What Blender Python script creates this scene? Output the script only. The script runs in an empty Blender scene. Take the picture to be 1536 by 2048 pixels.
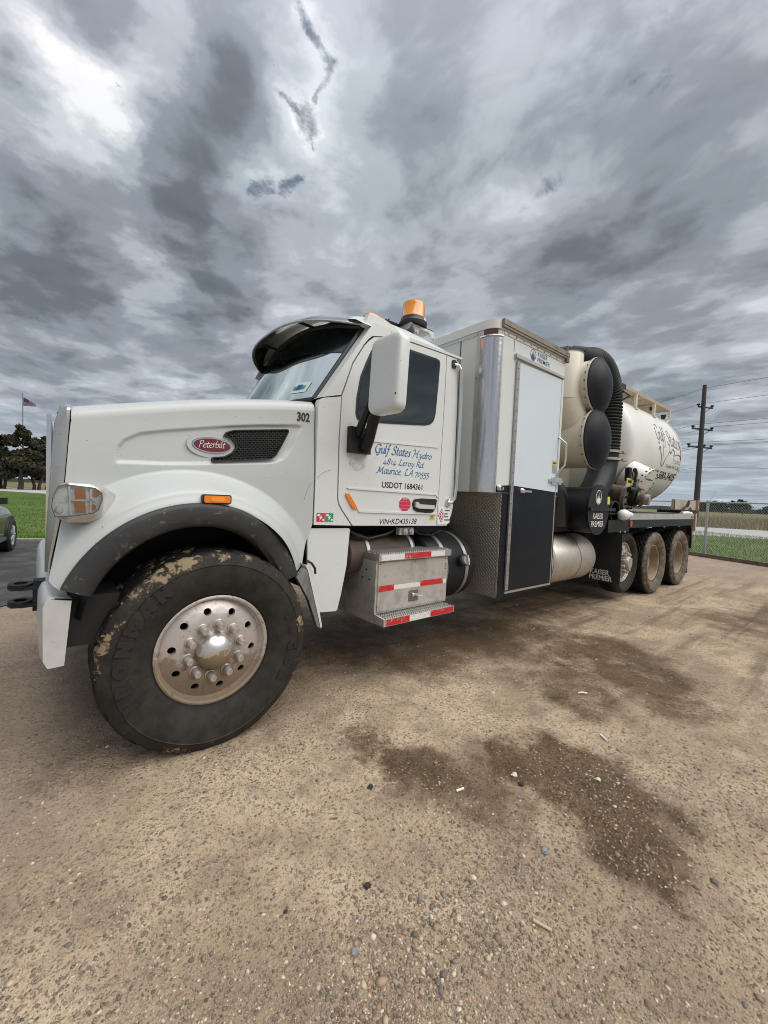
import bpy, bmesh, math, random
import numpy as np
from mathutils import Vector, Matrix, noise as mnoise

random.seed(7)
rng = np.random.default_rng(7)
PI = math.pi
SC = bpy.context.scene
COL = SC.collection

# ------------------------------------------------------------------ camera
cd = bpy.data.cameras.new("camera")
cam = bpy.data.objects.new("camera", cd)
COL.objects.link(cam)
cd.sensor_fit = 'VERTICAL'
cd.sensor_height = 36.0
cd.lens = 799.12 / 2048 * 36.0
cd.clip_start = 0.05
cd.clip_end = 5000
_yaw, _pit, _rol = math.radians(50.8304), math.radians(-2.2827), math.radians(2.4818)
_F = Vector((math.cos(_yaw) * math.cos(_pit), math.sin(_yaw) * math.cos(_pit), math.sin(_pit)))
_R0 = Vector((math.sin(_yaw), -math.cos(_yaw), 0))
_U0 = _R0.cross(_F)
_R = _R0 * math.cos(_rol) + _U0 * math.sin(_rol)
_U = -_R0 * math.sin(_rol) + _U0 * math.cos(_rol)
cam.matrix_world = Matrix(((_R.x, _U.x, -_F.x, -0.6882), (_R.y, _U.y, -_F.y, -2.2555),
                           (_R.z, _U.z, -_F.z, 1.4416), (0, 0, 0, 1)))
SC.camera = cam

# ------------------------------------------------------------------ node helper
class NT:
    """small helper that writes shader nodes as expressions"""
    def __init__(self, tree):
        self.t = tree
        tree.nodes.clear()
    def n(self, kind, **kw):
        nd = self.t.nodes.new(kind)
        for k, v in kw.items():
            setattr(nd, k, v)
        return nd
    def put(self, sock, v):
        if isinstance(v, bpy.types.NodeSocket):
            self.t.links.new(v, sock)
        elif v is not None:
            if sock.type == 'RGBA' and len(v) == 3:
                v = (*v, 1)
            sock.default_value = v
    def math(self, op, a, b=None, c=None, clamp=False):
        nd = self.n('ShaderNodeMath', operation=op, use_clamp=clamp)
        for i, v in enumerate((a, b, c)):
            if v is not None:
                self.put(nd.inputs[i], v)
        return nd.outputs[0]
    def vmath(self, op, a, b=None, out=0):
        nd = self.n('ShaderNodeVectorMath', operation=op)
        self.put(nd.inputs[0], a)
        if b is not None:
            if op == 'SCALE':
                self.put(nd.inputs[3], b)
            else:
                self.put(nd.inputs[1], b)
        return nd.outputs[out]
    def noise(self, vec, scale, detail=4, rough=0.55, dist=0.0, out=0):
        nd = self.n('ShaderNodeTexNoise')
        self.put(nd.inputs['Vector'], vec)
        nd.inputs['Scale'].default_value = scale
        nd.inputs['Detail'].default_value = detail
        nd.inputs['Roughness'].default_value = rough
        nd.inputs['Distortion'].default_value = dist
        return nd.outputs[out]
    def voro(self, vec, scale, feature='F1', out='Distance', rand=1.0):
        nd = self.n('ShaderNodeTexVoronoi', feature=feature)
        self.put(nd.inputs['Vector'], vec)
        nd.inputs['Scale'].default_value = scale
        nd.inputs['Randomness'].default_value = rand
        return nd.outputs[out]
    def ramp(self, v, lo, hi, a=0.0, b=1.0, smooth=True):
        nd = self.n('ShaderNodeMapRange', interpolation_type='SMOOTHSTEP' if smooth else 'LINEAR')
        self.put(nd.inputs[0], v)
        for i, q in enumerate((lo, hi, a, b)):
            self.put(nd.inputs[i + 1], q)
        return nd.outputs[0]
    def mix(self, f, a, b, blend='MIX'):
        nd = self.n('ShaderNodeMix', data_type='RGBA', blend_type=blend)
        self.put(nd.inputs[0], f)
        self.put(nd.inputs[6], a)
        self.put(nd.inputs[7], b)
        return nd.outputs[2]
    def mapping(self, vec, scale=(1, 1, 1), rot=(0, 0, 0), loc=(0, 0, 0)):
        nd = self.n('ShaderNodeMapping')
        self.put(nd.inputs[0], vec)
        nd.inputs['Scale'].default_value = scale
        nd.inputs['Rotation'].default_value = rot
        nd.inputs['Location'].default_value = loc
        return nd.outputs[0]
    def sep(self, vec):
        nd = self.n('ShaderNodeSeparateXYZ')
        self.put(nd.inputs[0], vec)
        return nd.outputs
    def comb(self, x, y, z):
        nd = self.n('ShaderNodeCombineXYZ')
        for i, v in enumerate((x, y, z)):
            self.put(nd.inputs[i], v)
        return nd.outputs[0]

# ------------------------------------------------------------------ sky
EXPOSURE = 1.2
SUN_EL, SUN_AZ = math.radians(58), math.radians(296)
W = bpy.data.worlds.new("World")
SC.world = W
W.use_nodes = True
w = NT(W.node_tree)
D = w.n('ShaderNodeTexCoord').outputs['Generated']
sky = w.n('ShaderNodeTexSky', sky_type='NISHITA', sun_disc=False)
sky.sun_elevation = SUN_EL
sky.sun_rotation = PI / 2 - SUN_AZ
dx, dy, dz = w.sep(D)
zz = w.math('ADD', w.math('MAXIMUM', dz, 0.0), 0.10)
plane = w.comb(w.math('DIVIDE', dx, zz), w.math('DIVIDE', dy, zz), 0.0)
warp = w.vmath('SCALE', w.vmath('SUBTRACT', w.noise(plane, 1.3, 3, 0.5, out=1), (0.5, 0.5, 0.5)), 0.34)
plane_w = w.vmath('ADD', plane, warp)
streak = w.mapping(plane_w, scale=(1.0, 0.75, 1.0), rot=(0, 0, math.radians(35)))
n_big = w.noise(streak, 1.15, 6, 0.52)
n_mid = w.noise(streak, 3.1, 5, 0.55)
n_fine = w.noise(plane_w, 7.0, 5, 0.6)
dens = w.math('ADD', w.math('MULTIPLY', w.math('SUBTRACT', n_big, 0.5), 1.45),
              w.math('ADD', w.math('MULTIPLY', w.math('SUBTRACT', n_mid, 0.5), 1.6),
                     w.math('MULTIPLY', w.math('SUBTRACT', n_fine, 0.5), 0.45)))
# the thin and thick places of this cloud deck, by direction
dwarp = w.vmath('ADD', D, w.vmath('SCALE', w.vmath('SUBTRACT', w.noise(plane, 2.6, 6, 0.62, out=1), (0.5, 0.5, 0.5)), 0.27))
CLOUDS = [(0.014, 0.815, 0.579, 0.088, 0.62), (-0.067, 0.776, 0.627, 0.061, 0.5), (0.119, 0.724, 0.68, 0.051, 0.6), (-0.038, 0.809, 0.587, 0.049, 0.5), (0.071, 0.806, 0.588, 0.056, 0.6), (0.142, 0.911, 0.387, 0.054, 0.55), (0.253, 0.796, 0.55, 0.069, 0.5), (0.347, 0.758, 0.552, 0.063, 0.35), (0.367, 0.683, 0.631, 0.057, 0.6), (0.307, 0.649, 0.697, 0.043, 0.5), (0.478, 0.704, 0.526, 0.067, 0.35), (0.37, 0.821, 0.435, 0.061, 0.35), (0.506, 0.629, 0.59, 0.053, 0.25), (0.723, 0.366, 0.586, 0.07, 0.25), (0.694, 0.46, 0.554, 0.061, 0.3), (0.66, 0.613, 0.434, 0.114, 0.2), (0.902, 0.169, 0.396, 0.073, 0.1), (-0.059, 0.899, 0.433, 0.042, 0.35), (0.242, 0.844, 0.48, 0.045, 0.15), (0.363, 0.599, 0.713, 0.042, 0.4), (0.09, 0.898, 0.431, 0.05, 0.2), (-0.029, 0.984, 0.177, 0.075, 0.2), (0.04, 0.751, 0.659, 0.049, -0.6), (0.212, 0.734, 0.645, 0.067, -0.5), (0.16, 0.808, 0.567, 0.071, -0.55), (0.093, 0.86, 0.502, 0.088, -0.55), (0.258, 0.861, 0.439, 0.081, -0.65), (-0.009, 0.914, 0.406, 0.085, -0.45), (0.157, 0.863, 0.48, 0.077, -0.4), (-0.022, 0.962, 0.272, 0.124, -0.3), (0.532, 0.516, 0.671, 0.117, -0.22), (0.758, 0.271, 0.594, 0.142, -0.12), (0.835, 0.328, 0.442, 0.152, -0.15), (-0.062, 0.853, 0.518, 0.058, -0.35), (0.404, 0.533, 0.744, 0.081, -0.1), (0.635, 0.523, 0.568, 0.098, -0.25), (0.656, 0.353, 0.667, 0.07, -0.2), (0.412, 0.79, 0.454, 0.061, -0.2)]
acc = dens
for cx, cy, cz, s, a in CLOUDS:
    dist = w.vmath('DISTANCE', dwarp, (cx, cy, cz), out=1)
    g = w.ramp(dist, s * 2.0, 0.0, 0.0, a * (0.54 if a > 0 else 0.54))
    acc = w.math('ADD', acc, g)
GAPS = [((0.2807, 0.6021, 0.7475), (0.3012, 0.6103, 0.7327), 0.0062), ((0.3012, 0.6103, 0.7327), (0.3376, 0.613, 0.7144), 0.0056), ((0.3376, 0.613, 0.7144), (0.3453, 0.6294, 0.6961), 0.0075), ((0.3453, 0.6294, 0.6961), (0.343, 0.651, 0.6772), 0.0043), ((0.2675, 0.6641, 0.6981), (0.2854, 0.6786, 0.6768), 0.0033), ((0.2854, 0.6786, 0.6768), (0.3333, 0.675, 0.6583), 0.0051), ((0.3301, 0.6695, 0.6654), (0.3454, 0.6782, 0.6487), 0.0141), ((0.3454, 0.6782, 0.6487), (0.3598, 0.6881, 0.6301), 0.0027), ((0.2767, 0.7721, 0.5721), (0.3041, 0.7564, 0.5792), 0.0083), ((0.3264, 0.7497, 0.5757), (0.3501, 0.7254, 0.5926), 0.0066), ((0.0678, 0.7879, 0.612), (0.0738, 0.7933, 0.6044), 0.0036),
        ((0.6689, 0.2143, 0.7118), (0.6787, 0.2527, 0.6895), 0.0105), ((0.6787, 0.2527, 0.6895), (0.6815, 0.3118, 0.6621), 0.0086), ((0.6815, 0.3118, 0.6621), (0.6886, 0.345, 0.6378), 0.0077), ((0.6952, 0.2284, 0.6816), (0.7246, 0.2406, 0.6459), 0.0068), ((0.7063, 0.3723, 0.6021), (0.6947, 0.4166, 0.5864), 0.006), ((0.6947, 0.4166, 0.5864), (0.687, 0.4688, 0.5552), 0.0063), ((0.7829, 0.3474, 0.5161), (0.7841, 0.365, 0.502), 0.0068)]
gw = w.vmath('ADD', D, w.vmath('SCALE', w.vmath('SUBTRACT', w.noise(plane, 7.5, 6, 0.70, out=1), (0.5, 0.5, 0.5)), 0.062))
gap = soft = None
for i, (ga, gb, s) in enumerate(GAPS):
    ga, gb = Vector(ga), Vector(gb)
    ab = gb - ga
    t_ = w.math('MULTIPLY', w.vmath('DOT_PRODUCT', w.vmath('SUBTRACT', gw, ga), ab, out=1), 1 / ab.length_squared, clamp=True)
    dist = w.vmath('DISTANCE', gw, w.vmath('ADD', w.vmath('SCALE', ab, t_), ga), out=1)
    g = w.ramp(dist, s * (3.2 if i < 11 else 5.0), 0.0, 0.0, 1.0 if i < 11 else 0.60)
    gap = g if gap is None else w.math('MAXIMUM', gap, g)
    h_ = w.ramp(dist, 0.055, 0.0, 0.0, 0.15 if i < 11 else 0.02)
    soft = h_ if soft is None else w.math('MAXIMUM', soft, h_)
rag = w.noise(plane_w, 12.0, 6, 0.70)
gap = w.ramp(w.math('ADD', w.math('ADD', w.math('MULTIPLY', w.math('SUBTRACT', rag, 0.5), 1.8), w.math('MULTIPLY', w.math('SUBTRACT', w.noise(plane, 4.5, 3, 0.5), 0.5), 1.7)), gap), 0.44, 1.25)
acc = w.math('ADD', acc, soft)
cr = w.n('ShaderNodeValToRGB')
cr.color_ramp.interpolation = 'EASE'
els = cr.color_ramp.elements
stops = [(0.0, (0.100, 0.120, 0.142)), (0.28, (0.158, 0.186, 0.214)), (0.50, (0.275, 0.318, 0.362)),
         (0.68, (0.43, 0.485, 0.535)), (0.86, (0.64, 0.69, 0.735)), (1.0, (0.90, 0.94, 0.95))]
els[0].position, els[0].color = stops[0][0], (*stops[0][1], 1)
els[1].position, els[1].color = stops[-1][0], (*stops[-1][1], 1)
for p_, c_ in stops[1:-1]:
    e = els.new(p_)
    e.color = (*c_, 1)
w.put(cr.inputs[0], w.math('ADD', w.math('MULTIPLY', acc, 0.66), 0.60))
cloud = cr.outputs[0]
tint = w.ramp(w.noise(plane, 1.7, 2, 0.5), 0.38, 0.62)
cloud = w.mix(w.math('MULTIPLY', tint, 0.4), cloud, w.mix(1.0, cloud, (1.13, 0.985, 1.02), 'MULTIPLY'))
hz = w.ramp(dz, 0.22, 0.0)
cloud = w.mix(w.math('MULTIPLY', hz, 0.6), cloud, (0.47, 0.55, 0.62))
# the deck is brighter towards the zenith, as overcast skies are
zen = w.ramp(dz, 0.55, 1.0, 1.0, 1.9)
cloud = w.mix(1.0, cloud, w.comb(zen, zen, zen), 'MULTIPLY')
below = w.ramp(dz, -0.02, -0.12)
K = 10.0 * 2 ** -EXPOSURE
cloud = w.vmath('SCALE', cloud, K)
blue = w.mix(0.55, w.vmath('SCALE', sky.outputs[0], 0.28), tuple(K * v for v in (0.085, 0.125, 0.19)))
skycol = w.mix(w.math('MULTIPLY', gap, 0.8), cloud, blue)
bg = w.n('ShaderNodeBackground')
w.put(bg.inputs[0], skycol)
bg.inputs[1].default_value = 0.1
wo = w.n('ShaderNodeOutputWorld')
w.t.links.new(bg.outputs[0], wo.inputs[0])

sd = bpy.data.lights.new("sun", 'SUN')
sun = bpy.data.objects.new("sun", sd)
COL.objects.link(sun)
sd.energy = 1.5
sd.angle = math.radians(70)
sd.color = (1.0, 0.96, 0.90)
sun.rotation_euler = Vector((math.cos(SUN_AZ) * math.cos(SUN_EL), math.sin(SUN_AZ) * math.cos(SUN_EL), math.sin(SUN_EL))).to_track_quat('Z', 'Y').to_euler()

SC.view_settings.view_transform = 'Standard'
SC.view_settings.look = 'None'
SC.view_settings.exposure = EXPOSURE
SC.view_settings.gamma = 1.0
SC.view_settings.use_curve_mapping = False
SC.cycles.use_denoising = True
SC.cycles.max_bounces = 8
SC.cycles.filter_width = 1.0

# ------------------------------------------------------------------ materials
MATS = {}
def mat(name, base, rough=0.5, metal=0.0, coat=0.0, spots=(), bump=None, spec=0.5, rvar=0.0, fn=None, sheen=0, emit=None):
    """spots: (scale, lo, hi, colour, amount[, roughness, axis scale]) lays worn or soiled patches on the base"""
    if name in MATS:
        return MATS[name]
    m = bpy.data.materials.new(name)
    m.use_nodes = True
    t = NT(m.node_tree)
    out = t.n('ShaderNodeOutputMaterial')
    b = t.n('ShaderNodeBsdfPrincipled')
    t.t.links.new(b.outputs[0], out.inputs[0])
    O = t.n('ShaderNodeTexCoord').outputs['Object']
    colr = base
    ro = rough
    for sp in spots:
        sc_, lo, hi, c2, amt = sp[:5]
        vec = O if len(sp) < 7 else t.mapping(O, scale=sp[6])
        f = t.ramp(t.noise(vec, sc_, 6, 0.62), lo, hi, 0.0, amt)
        colr = t.mix(f, colr, c2)
        if len(sp) > 5 and sp[5] is not None:
            ro = t.ramp(f, 0, 1, ro, sp[5], False)
    if fn:
        r = fn(t, O, colr, ro, b)
        if r:
            colr, ro = r
    if rvar and not isinstance(ro, bpy.types.NodeSocket):
        ro = t.ramp(t.noise(O, 9, 4), 0.3, 0.7, max(0.02, ro - rvar), ro + rvar)
    t.put(b.inputs['Base Color'], colr)
    t.put(b.inputs['Roughness'], ro)
    t.put(b.inputs['Metallic'], metal)
    b.inputs['Coat Weight'].default_value = coat
    b.inputs['Coat Roughness'].default_value = 0.08
    b.inputs['Specular IOR Level'].default_value = spec
    if bump:
        bn = t.n('ShaderNodeBump')
        bn.inputs['Strength'].default_value = bump[1]
        bn.inputs['Distance'].default_value = bump[2]
        t.put(bn.inputs['Height'], t.noise(O, bump[0], 5, 0.6))
        t.t.links.new(bn.outputs[0], b.inputs['Normal'])
    MATS[name] = m
    return m

MUD = (0.23, 0.165, 0.10)
DUST = (0.42, 0.36, 0.27)
def film(amount, top, bottom, colour=DUST):
    """road dust that thickens towards the foot of a vehicle"""
    def f(t, O, c, r, b):
        z = t.sep(O)[2]
        k = t.ramp(z, top, bottom, 0.0, amount)
        k = t.math('MULTIPLY', k, t.ramp(t.noise(O, 7, 6, 0.65), 0.25, 0.7))
        return t.mix(k, c, colour), r
    return f
def speckle(t, O, c, r, b, amount=0.75, colour=(0.13, 0.11, 0.09)):
    v = t.voro(O, 42)
    pick = t.ramp(t.noise(O, 26, 2), 0.56, 0.62)
    f = t.math('MULTIPLY', t.ramp(v, 0.16, 0.08), pick)
    return t.mix(t.math('MULTIPLY', f, amount), c, colour), r
def paint_fn(t, O, c, r, b):
    c, r = film(0.35, 1.05, 0.2)(t, O, c, r, b)
    return speckle(t, O, c, r, b)

HOODWHITE_SHADED = mat('hood_white_shaded', (0.45, 0.47, 0.464), 0.40, coat=0.18, spots=((3.0, 0.5, 0.85, (0.385, 0.38, 0.355), 0.45), (1.2, 0.4, 0.8, (0.405, 0.412, 0.40), 0.45)), fn=paint_fn)  # the cab's white made darker, shade on the hood put into its colour
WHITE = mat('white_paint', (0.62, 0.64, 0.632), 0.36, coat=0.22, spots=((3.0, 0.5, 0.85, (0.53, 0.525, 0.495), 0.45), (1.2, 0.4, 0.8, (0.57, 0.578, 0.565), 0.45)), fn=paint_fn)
BOXWHITE = mat('cabinet_white', (0.62, 0.65, 0.625), 0.25, coat=0.3, spots=((2.0, 0.5, 0.8, (0.56, 0.58, 0.55), 0.5),))
DOORWHITE = mat('cabinet_door_white', (0.60, 0.66, 0.71), 0.16, coat=0.4, spots=((2.0, 0.5, 0.8, (0.56, 0.61, 0.65), 0.5),))
CREAM = mat('cream_paint', (0.60, 0.56, 0.46), 0.42, coat=0.15, spots=((2.2, 0.48, 0.8, (0.50, 0.45, 0.35), 0.5), (9.0, 0.6, 0.8, (0.42, 0.35, 0.26), 0.35)))
TANKP = mat('tank_paint', (0.70, 0.69, 0.65), 0.4, coat=0.15, spots=((1.6, 0.45, 0.8, (0.55, 0.52, 0.43), 0.55), (5.0, 0.6, 0.8, (0.43, 0.38, 0.29), 0.35, None, (1, 1, 0.25))))
BLACKP = mat('black_paint', (0.010, 0.011, 0.014), 0.42, spec=0.3, spots=((4.0, 0.5, 0.85, (0.05, 0.047, 0.045), 0.5, 0.6), (40.0, 0.66, 0.72, (0.3, 0.27, 0.23), 0.4)))
BLACKDOOR = mat('black_cabinet', (0.007, 0.009, 0.015), 0.38, spec=0.2, spots=((3.0, 0.5, 0.85, (0.05, 0.05, 0.055), 0.5), (38.0, 0.68, 0.74, (0.35, 0.32, 0.28), 0.5)))
PLASTIC = mat('black_plastic', (0.012, 0.012, 0.013), 0.5, spec=0.3, spots=((6, 0.5, 0.8, (0.06, 0.058, 0.055), 0.5),), bump=(60, 0.1, 0.004))
FLARE = mat('flare_plastic', (0.028, 0.029, 0.031), 0.5, spec=0.35, spots=((2.5, 0.42, 0.75, (0.065, 0.062, 0.058), 0.65), (24, 0.60, 0.72, (0.30, 0.27, 0.23), 0.55, 0.8), (9, 0.58, 0.75, (0.24, 0.20, 0.15), 0.55, 0.85)), bump=(40, 0.12, 0.004))
DARK = mat('chassis_black', (0.012, 0.012, 0.012), 0.7, spots=((4, 0.5, 0.8, (0.035, 0.03, 0.025), 0.6),))
CHROME = mat('chrome', (0.70, 0.69, 0.67), 0.13, 1.0, spots=((5, 0.5, 0.8, (0.42, 0.40, 0.37), 0.6, 0.4),))
DULLCHROME = mat('dull_chrome', (0.50, 0.49, 0.48), 0.26, 0.7, spots=((5, 0.45, 0.8, (0.34, 0.31, 0.28), 0.7, 0.5), (30, 0.6, 0.75, (0.2, 0.16, 0.12), 0.4, 0.7)))
MIRRORSTEEL = mat('mirror_steel', (0.64, 0.63, 0.635), 0.20, 1.0, spots=((3.5, 0.45, 0.72, (0.36, 0.335, 0.35), 0.7, 0.3, (3, 3, 0.3)),), bump=(1.2, 0.25, 0.05))
ALU = mat('aluminium', (0.56, 0.55, 0.53), 0.42, 0.9, spots=((6, 0.45, 0.75, (0.36, 0.33, 0.29), 0.6, 0.6), (30, 0.62, 0.7, (0.2, 0.17, 0.13), 0.5, 0.8)))
ALUBOX = mat('toolbox_aluminium', (0.56, 0.53, 0.50), 0.5, 0.6, spots=((8, 0.42, 0.72, (0.32, 0.29, 0.26), 0.75, 0.7), (26, 0.58, 0.72, (0.16, 0.13, 0.11), 0.5, 0.8)))
ALUTANK = mat('fuel_tank_aluminium', (0.55, 0.51, 0.46), 0.42, 0.75, spots=((3, 0.4, 0.7, (0.40, 0.33, 0.25), 0.8, 0.7), (22, 0.58, 0.72, (0.22, 0.17, 0.12), 0.5, 0.8)))
def mud_low(t, O, c, r, b):
    z = t.sep(O)[2]
    n = t.noise(O, 11, 5, 0.7)
    k = t.ramp(t.math('ADD', t.math('MULTIPLY', z, -2.2), n), 0.50, 0.72)
    k2 = t.ramp(t.noise(O, 34, 4, 0.7), 0.56, 0.70, 0.0, 0.6)
    c = t.mix(t.math('MULTIPLY', k, 0.85), c, (0.27, 0.195, 0.125))
    c = t.mix(k2, c, (0.10, 0.07, 0.055))
    b.inputs['Metallic'].default_value = 0.5
    return c, t.ramp(k, 0, 1, r, 0.85, False)
RIM = mat('muddy_alloy', (0.54, 0.49, 0.46), 0.36, 0.5, fn=mud_low, bump=(50, 0.12, 0.003))
HUB = mat('hub_steel', (0.58, 0.56, 0.53), 0.34, 0.8, fn=lambda t, O, c, r, b: (t.mix(t.ramp(t.math('ADD', t.math('MULTIPLY', t.sep(O)[2], -5), t.noise(O, 16, 4)), 0.52, 0.58, 0, 0.85), c, (0.30, 0.21, 0.12)), t.ramp(t.math('ADD', t.math('MULTIPLY', t.sep(O)[2], -5), t.noise(O, 16, 4)), 0.52, 0.58, 0.32, 0.8)))
LUG = mat('lug_steel', (0.50, 0.46, 0.42), 0.42, 0.6, spots=((30, 0.4, 0.7, (0.28, 0.22, 0.16), 0.7, 0.8),))
TANRIM = mat('tan_rim', (0.34, 0.26, 0.17), 0.8, 0.0, spots=((8, 0.4, 0.7, (0.24, 0.17, 0.10), 0.8), (25, 0.55, 0.7, (0.12, 0.09, 0.06), 0.5)), bump=(40, 0.3, 0.004))
def tyre_fn(sidemud, treadmud):
    def f(t, O, c, r, b):
        x, y, z = t.sep(O)
        rr = t.math('SQRT', t.math('ADD', t.math('MULTIPLY', x, x), t.math('MULTIPLY', z, z)))
        n = t.noise(O, 9, 6, 0.7)
        n2 = t.noise(O, 40, 6, 0.72)
        n3 = t.noise(O, 3.4, 3, 0.6)
        band = t.math('MULTIPLY', t.ramp(rr, 0.455, 0.53), t.ramp(rr, 0.575, 0.55))
        up = t.math('MULTIPLY', t.ramp(z, -0.25, 0.35), t.ramp(x, 0.35, -0.15))
        n4 = t.noise(O, 17, 4, 0.65, 0.6)
        k = t.math('ADD', t.math('ADD', t.math('MULTIPLY', n2, 0.35), t.math('MULTIPLY', n4, 0.55)), t.math('MULTIPLY', n3, 0.50))
        k = t.math('ADD', k, t.math('MULTIPLY', band, 0.12))
        k = t.ramp(t.math('ADD', k, t.math('MULTIPLY', up, 0.10)), 0.90, 0.97)
        k = t.math('MULTIPLY', t.math('MULTIPLY', k, treadmud), t.ramp(rr, 0.42, 0.47))
        s = t.math('MULTIPLY', t.ramp(n, 0.35, 0.70, 0.35, 1.0), sidemud)
        s = t.math('MULTIPLY', s, t.ramp(y, 0.046, 0.034))
        c = t.mix(s, c, (0.25, 0.20, 0.145))
        c = t.mix(k, c, (0.30, 0.225, 0.135))
        return c, 0.72
    return f
TYRE = mat('tyre_rubber', (0.009, 0.009, 0.009), 0.66, spec=0.25, fn=tyre_fn(0.12, 0.85), bump=(55, 0.35, 0.004), spots=((5, 0.45, 0.8, (0.018, 0.017, 0.016), 0.6),))
TYREDUSTY = mat('dusty_tyre_rubber', (0.014, 0.0135, 0.013), 0.75, spec=0.25, fn=tyre_fn(0.80, 0.0), bump=(55, 0.3, 0.004))
TREAD = mat('tread_rubber', (0.016, 0.016, 0.017), 0.75, spots=((14, 0.5, 0.75, (0.07, 0.058, 0.045), 0.5),), bump=(55, 0.3, 0.004))
TYRELETTER = mat('tyre_lettering', (0.014, 0.014, 0.015), 0.5)
def tape_fn(t, O, c, r, b):
    k = t.ramp(t.noise(O, 30, 6, 0.7), 0.56, 0.62, 0, 0.75)
    return t.mix(k, c, (0.42, 0.36, 0.31)), r
RED = mat('red_tape', (0.50, 0.018, 0.02), 0.35, fn=tape_fn)
WTAPE = mat('white_tape', (0.68, 0.67, 0.65), 0.35, fn=tape_fn)
ORANGE = mat('amber_lens', (0.72, 0.20, 0.012), 0.22, coat=0.6)
BEACON = mat('beacon_amber', (0.78, 0.27, 0.01), 0.15, coat=0.8, spots=((14, 0.45, 0.7, (0.55, 0.14, 0.01), 0.7, None, (1, 1, 0.25)),))
REDLENS = mat('red_lens', (0.45, 0.02, 0.015), 0.25, coat=0.5)
BLACKTXT = mat('black_vinyl', (0.012, 0.012, 0.012), 0.5)
BLUETXT = mat('blue_vinyl', (0.045, 0.13, 0.27), 0.5)
NAVY = mat('navy_print', (0.02, 0.05, 0.19), 0.5)
GREYTXT = mat('grey_print', (0.10, 0.10, 0.11), 0.5)
WHITETXT = mat('white_print', (0.70, 0.68, 0.62), 0.6, spots=((25, 0.55, 0.65, (0.2, 0.19, 0.18), 0.6),))
BADGE = mat('badge_red', (0.13, 0.004, 0.012), 0.25, coat=0.8)
STOPRED = mat('sticker_red', (0.50, 0.03, 0.07), 0.4)
GREEN = mat('sticker_green', (0.03, 0.26, 0.11), 0.45)
YELLOW = mat('sticker_yellow', (0.55, 0.48, 0.05), 0.45)
STWHITE = mat('sticker_white', (0.74, 0.74, 0.74), 0.45)
EMBLEM = mat('worn_emblem', (0.62, 0.62, 0.60), 0.45, spots=((24, 0.42, 0.60, (0.42, 0.42, 0.41), 0.8),))
GASKET = mat('rubber_gasket', (0.012, 0.012, 0.013), 0.45)
SIDEGLASS = mat('tinted_glass', (0.010, 0.017, 0.022), 0.045, spec=0.8, spots=((1.8, 0.45, 0.7, (0.02, 0.03, 0.036), 0.8),))
def glass(name, tintc, refl):
    m = bpy.data.materials.new(name)
    m.use_nodes = True
    t = NT(m.node_tree)
    out = t.n('ShaderNodeOutputMaterial')
    tr = t.n('ShaderNodeBsdfTransparent')
    t.put(tr.inputs[0], tintc)
    gl = t.n('ShaderNodeBsdfGlossy')
    gl.inputs['Roughness'].default_value = 0.05
    t.put(gl.inputs['Color'], (0.92, 1.0, 0.98))
    fr = t.n('ShaderNodeFresnel')
    fr.inputs[0].default_value = 1.5
    mx = t.n('ShaderNodeMixShader')
    t.put(mx.inputs[0], t.math('ADD', t.math('MULTIPLY', fr.outputs[0], 1.0), refl, clamp=True))
    t.t.links.new(tr.outputs[0], mx.inputs[1])
    t.t.links.new(gl.outputs[0], mx.inputs[2])
    t.t.links.new(mx.outputs[0], out.inputs[0])
    return m
WINDSHIELD = glass('windshield_glass', (0.45, 0.52, 0.50), 0.55)
CLEARLENS = glass('clear_lens', (0.97, 0.98, 0.98), 0.0)
VISOR = mat('visor_steel', (0.62, 0.58, 0.54), 0.12, 1.0)
INTERIOR = mat('cab_interior', (0.05, 0.05, 0.05), 0.7)
def diamond_fn(t, O, c, r, b):
    x, y, z = t.sep(O)
    u = t.math('MULTIPLY', t.math('ADD', y, z), 82.0)
    v = t.math('MULTIPLY', t.math('SUBTRACT', y, z), 82.0)
    h = t.math('MULTIPLY', t.math('SINE', u), t.math('SINE', v))
    h = t.ramp(t.math('ABSOLUTE', h), 0.25, 0.8)
    bn = t.n('ShaderNodeBump')
    bn.inputs['Strength'].default_value = 1.0
    bn.inputs['Distance'].default_value = 0.004
    t.put(bn.inputs['Height'], h)
    t.t.links.new(bn.outputs[0], b.inputs['Normal'])
    return c, r
DIAMOND = mat('diamond_plate', (0.46, 0.42, 0.37), 0.42, 0.75, fn=diamond_fn, spots=((4, 0.42, 0.72, (0.30, 0.26, 0.21), 0.7, 0.6),))
STEELGALV = mat('galvanised_steel', (0.42, 0.43, 0.44), 0.5, 0.6, spots=((14, 0.45, 0.7, (0.60, 0.60, 0.60), 0.6), (5, 0.6, 0.8, (0.28, 0.25, 0.22), 0.4)))
WIRE = mat('fence_wire', (0.36, 0.37, 0.38), 0.5, 0.5)
TANMETAL = mat('tan_metal', (0.42, 0.34, 0.23), 0.6, spots=((6, 0.45, 0.75, (0.30, 0.22, 0.14), 0.6),))
BRONZE = mat('grimy_brass', (0.16, 0.11, 0.07), 0.55, 0.5, spots=((12, 0.4, 0.7, (0.035, 0.028, 0.022), 0.8), (20, 0.6, 0.72, (0.40, 0.36, 0.30), 0.5)))
HOSE = mat('hose_rubber', (0.007, 0.007, 0.008), 0.6, spec=0.25, spots=((5, 0.5, 0.8, (0.03, 0.028, 0.026), 0.6),))
RUSTYGREY = mat('rusty_pipe', (0.07, 0.05, 0.04), 0.7, spots=((9, 0.4, 0.7, (0.13, 0.085, 0.055), 0.8),))
POLEWOOD = mat('weathered_pole_wood', (0.070, 0.064, 0.058), 0.9, spots=((9, 0.4, 0.7, (0.040, 0.036, 0.032), 0.8, None, (8, 8, 0.4)),))
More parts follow.
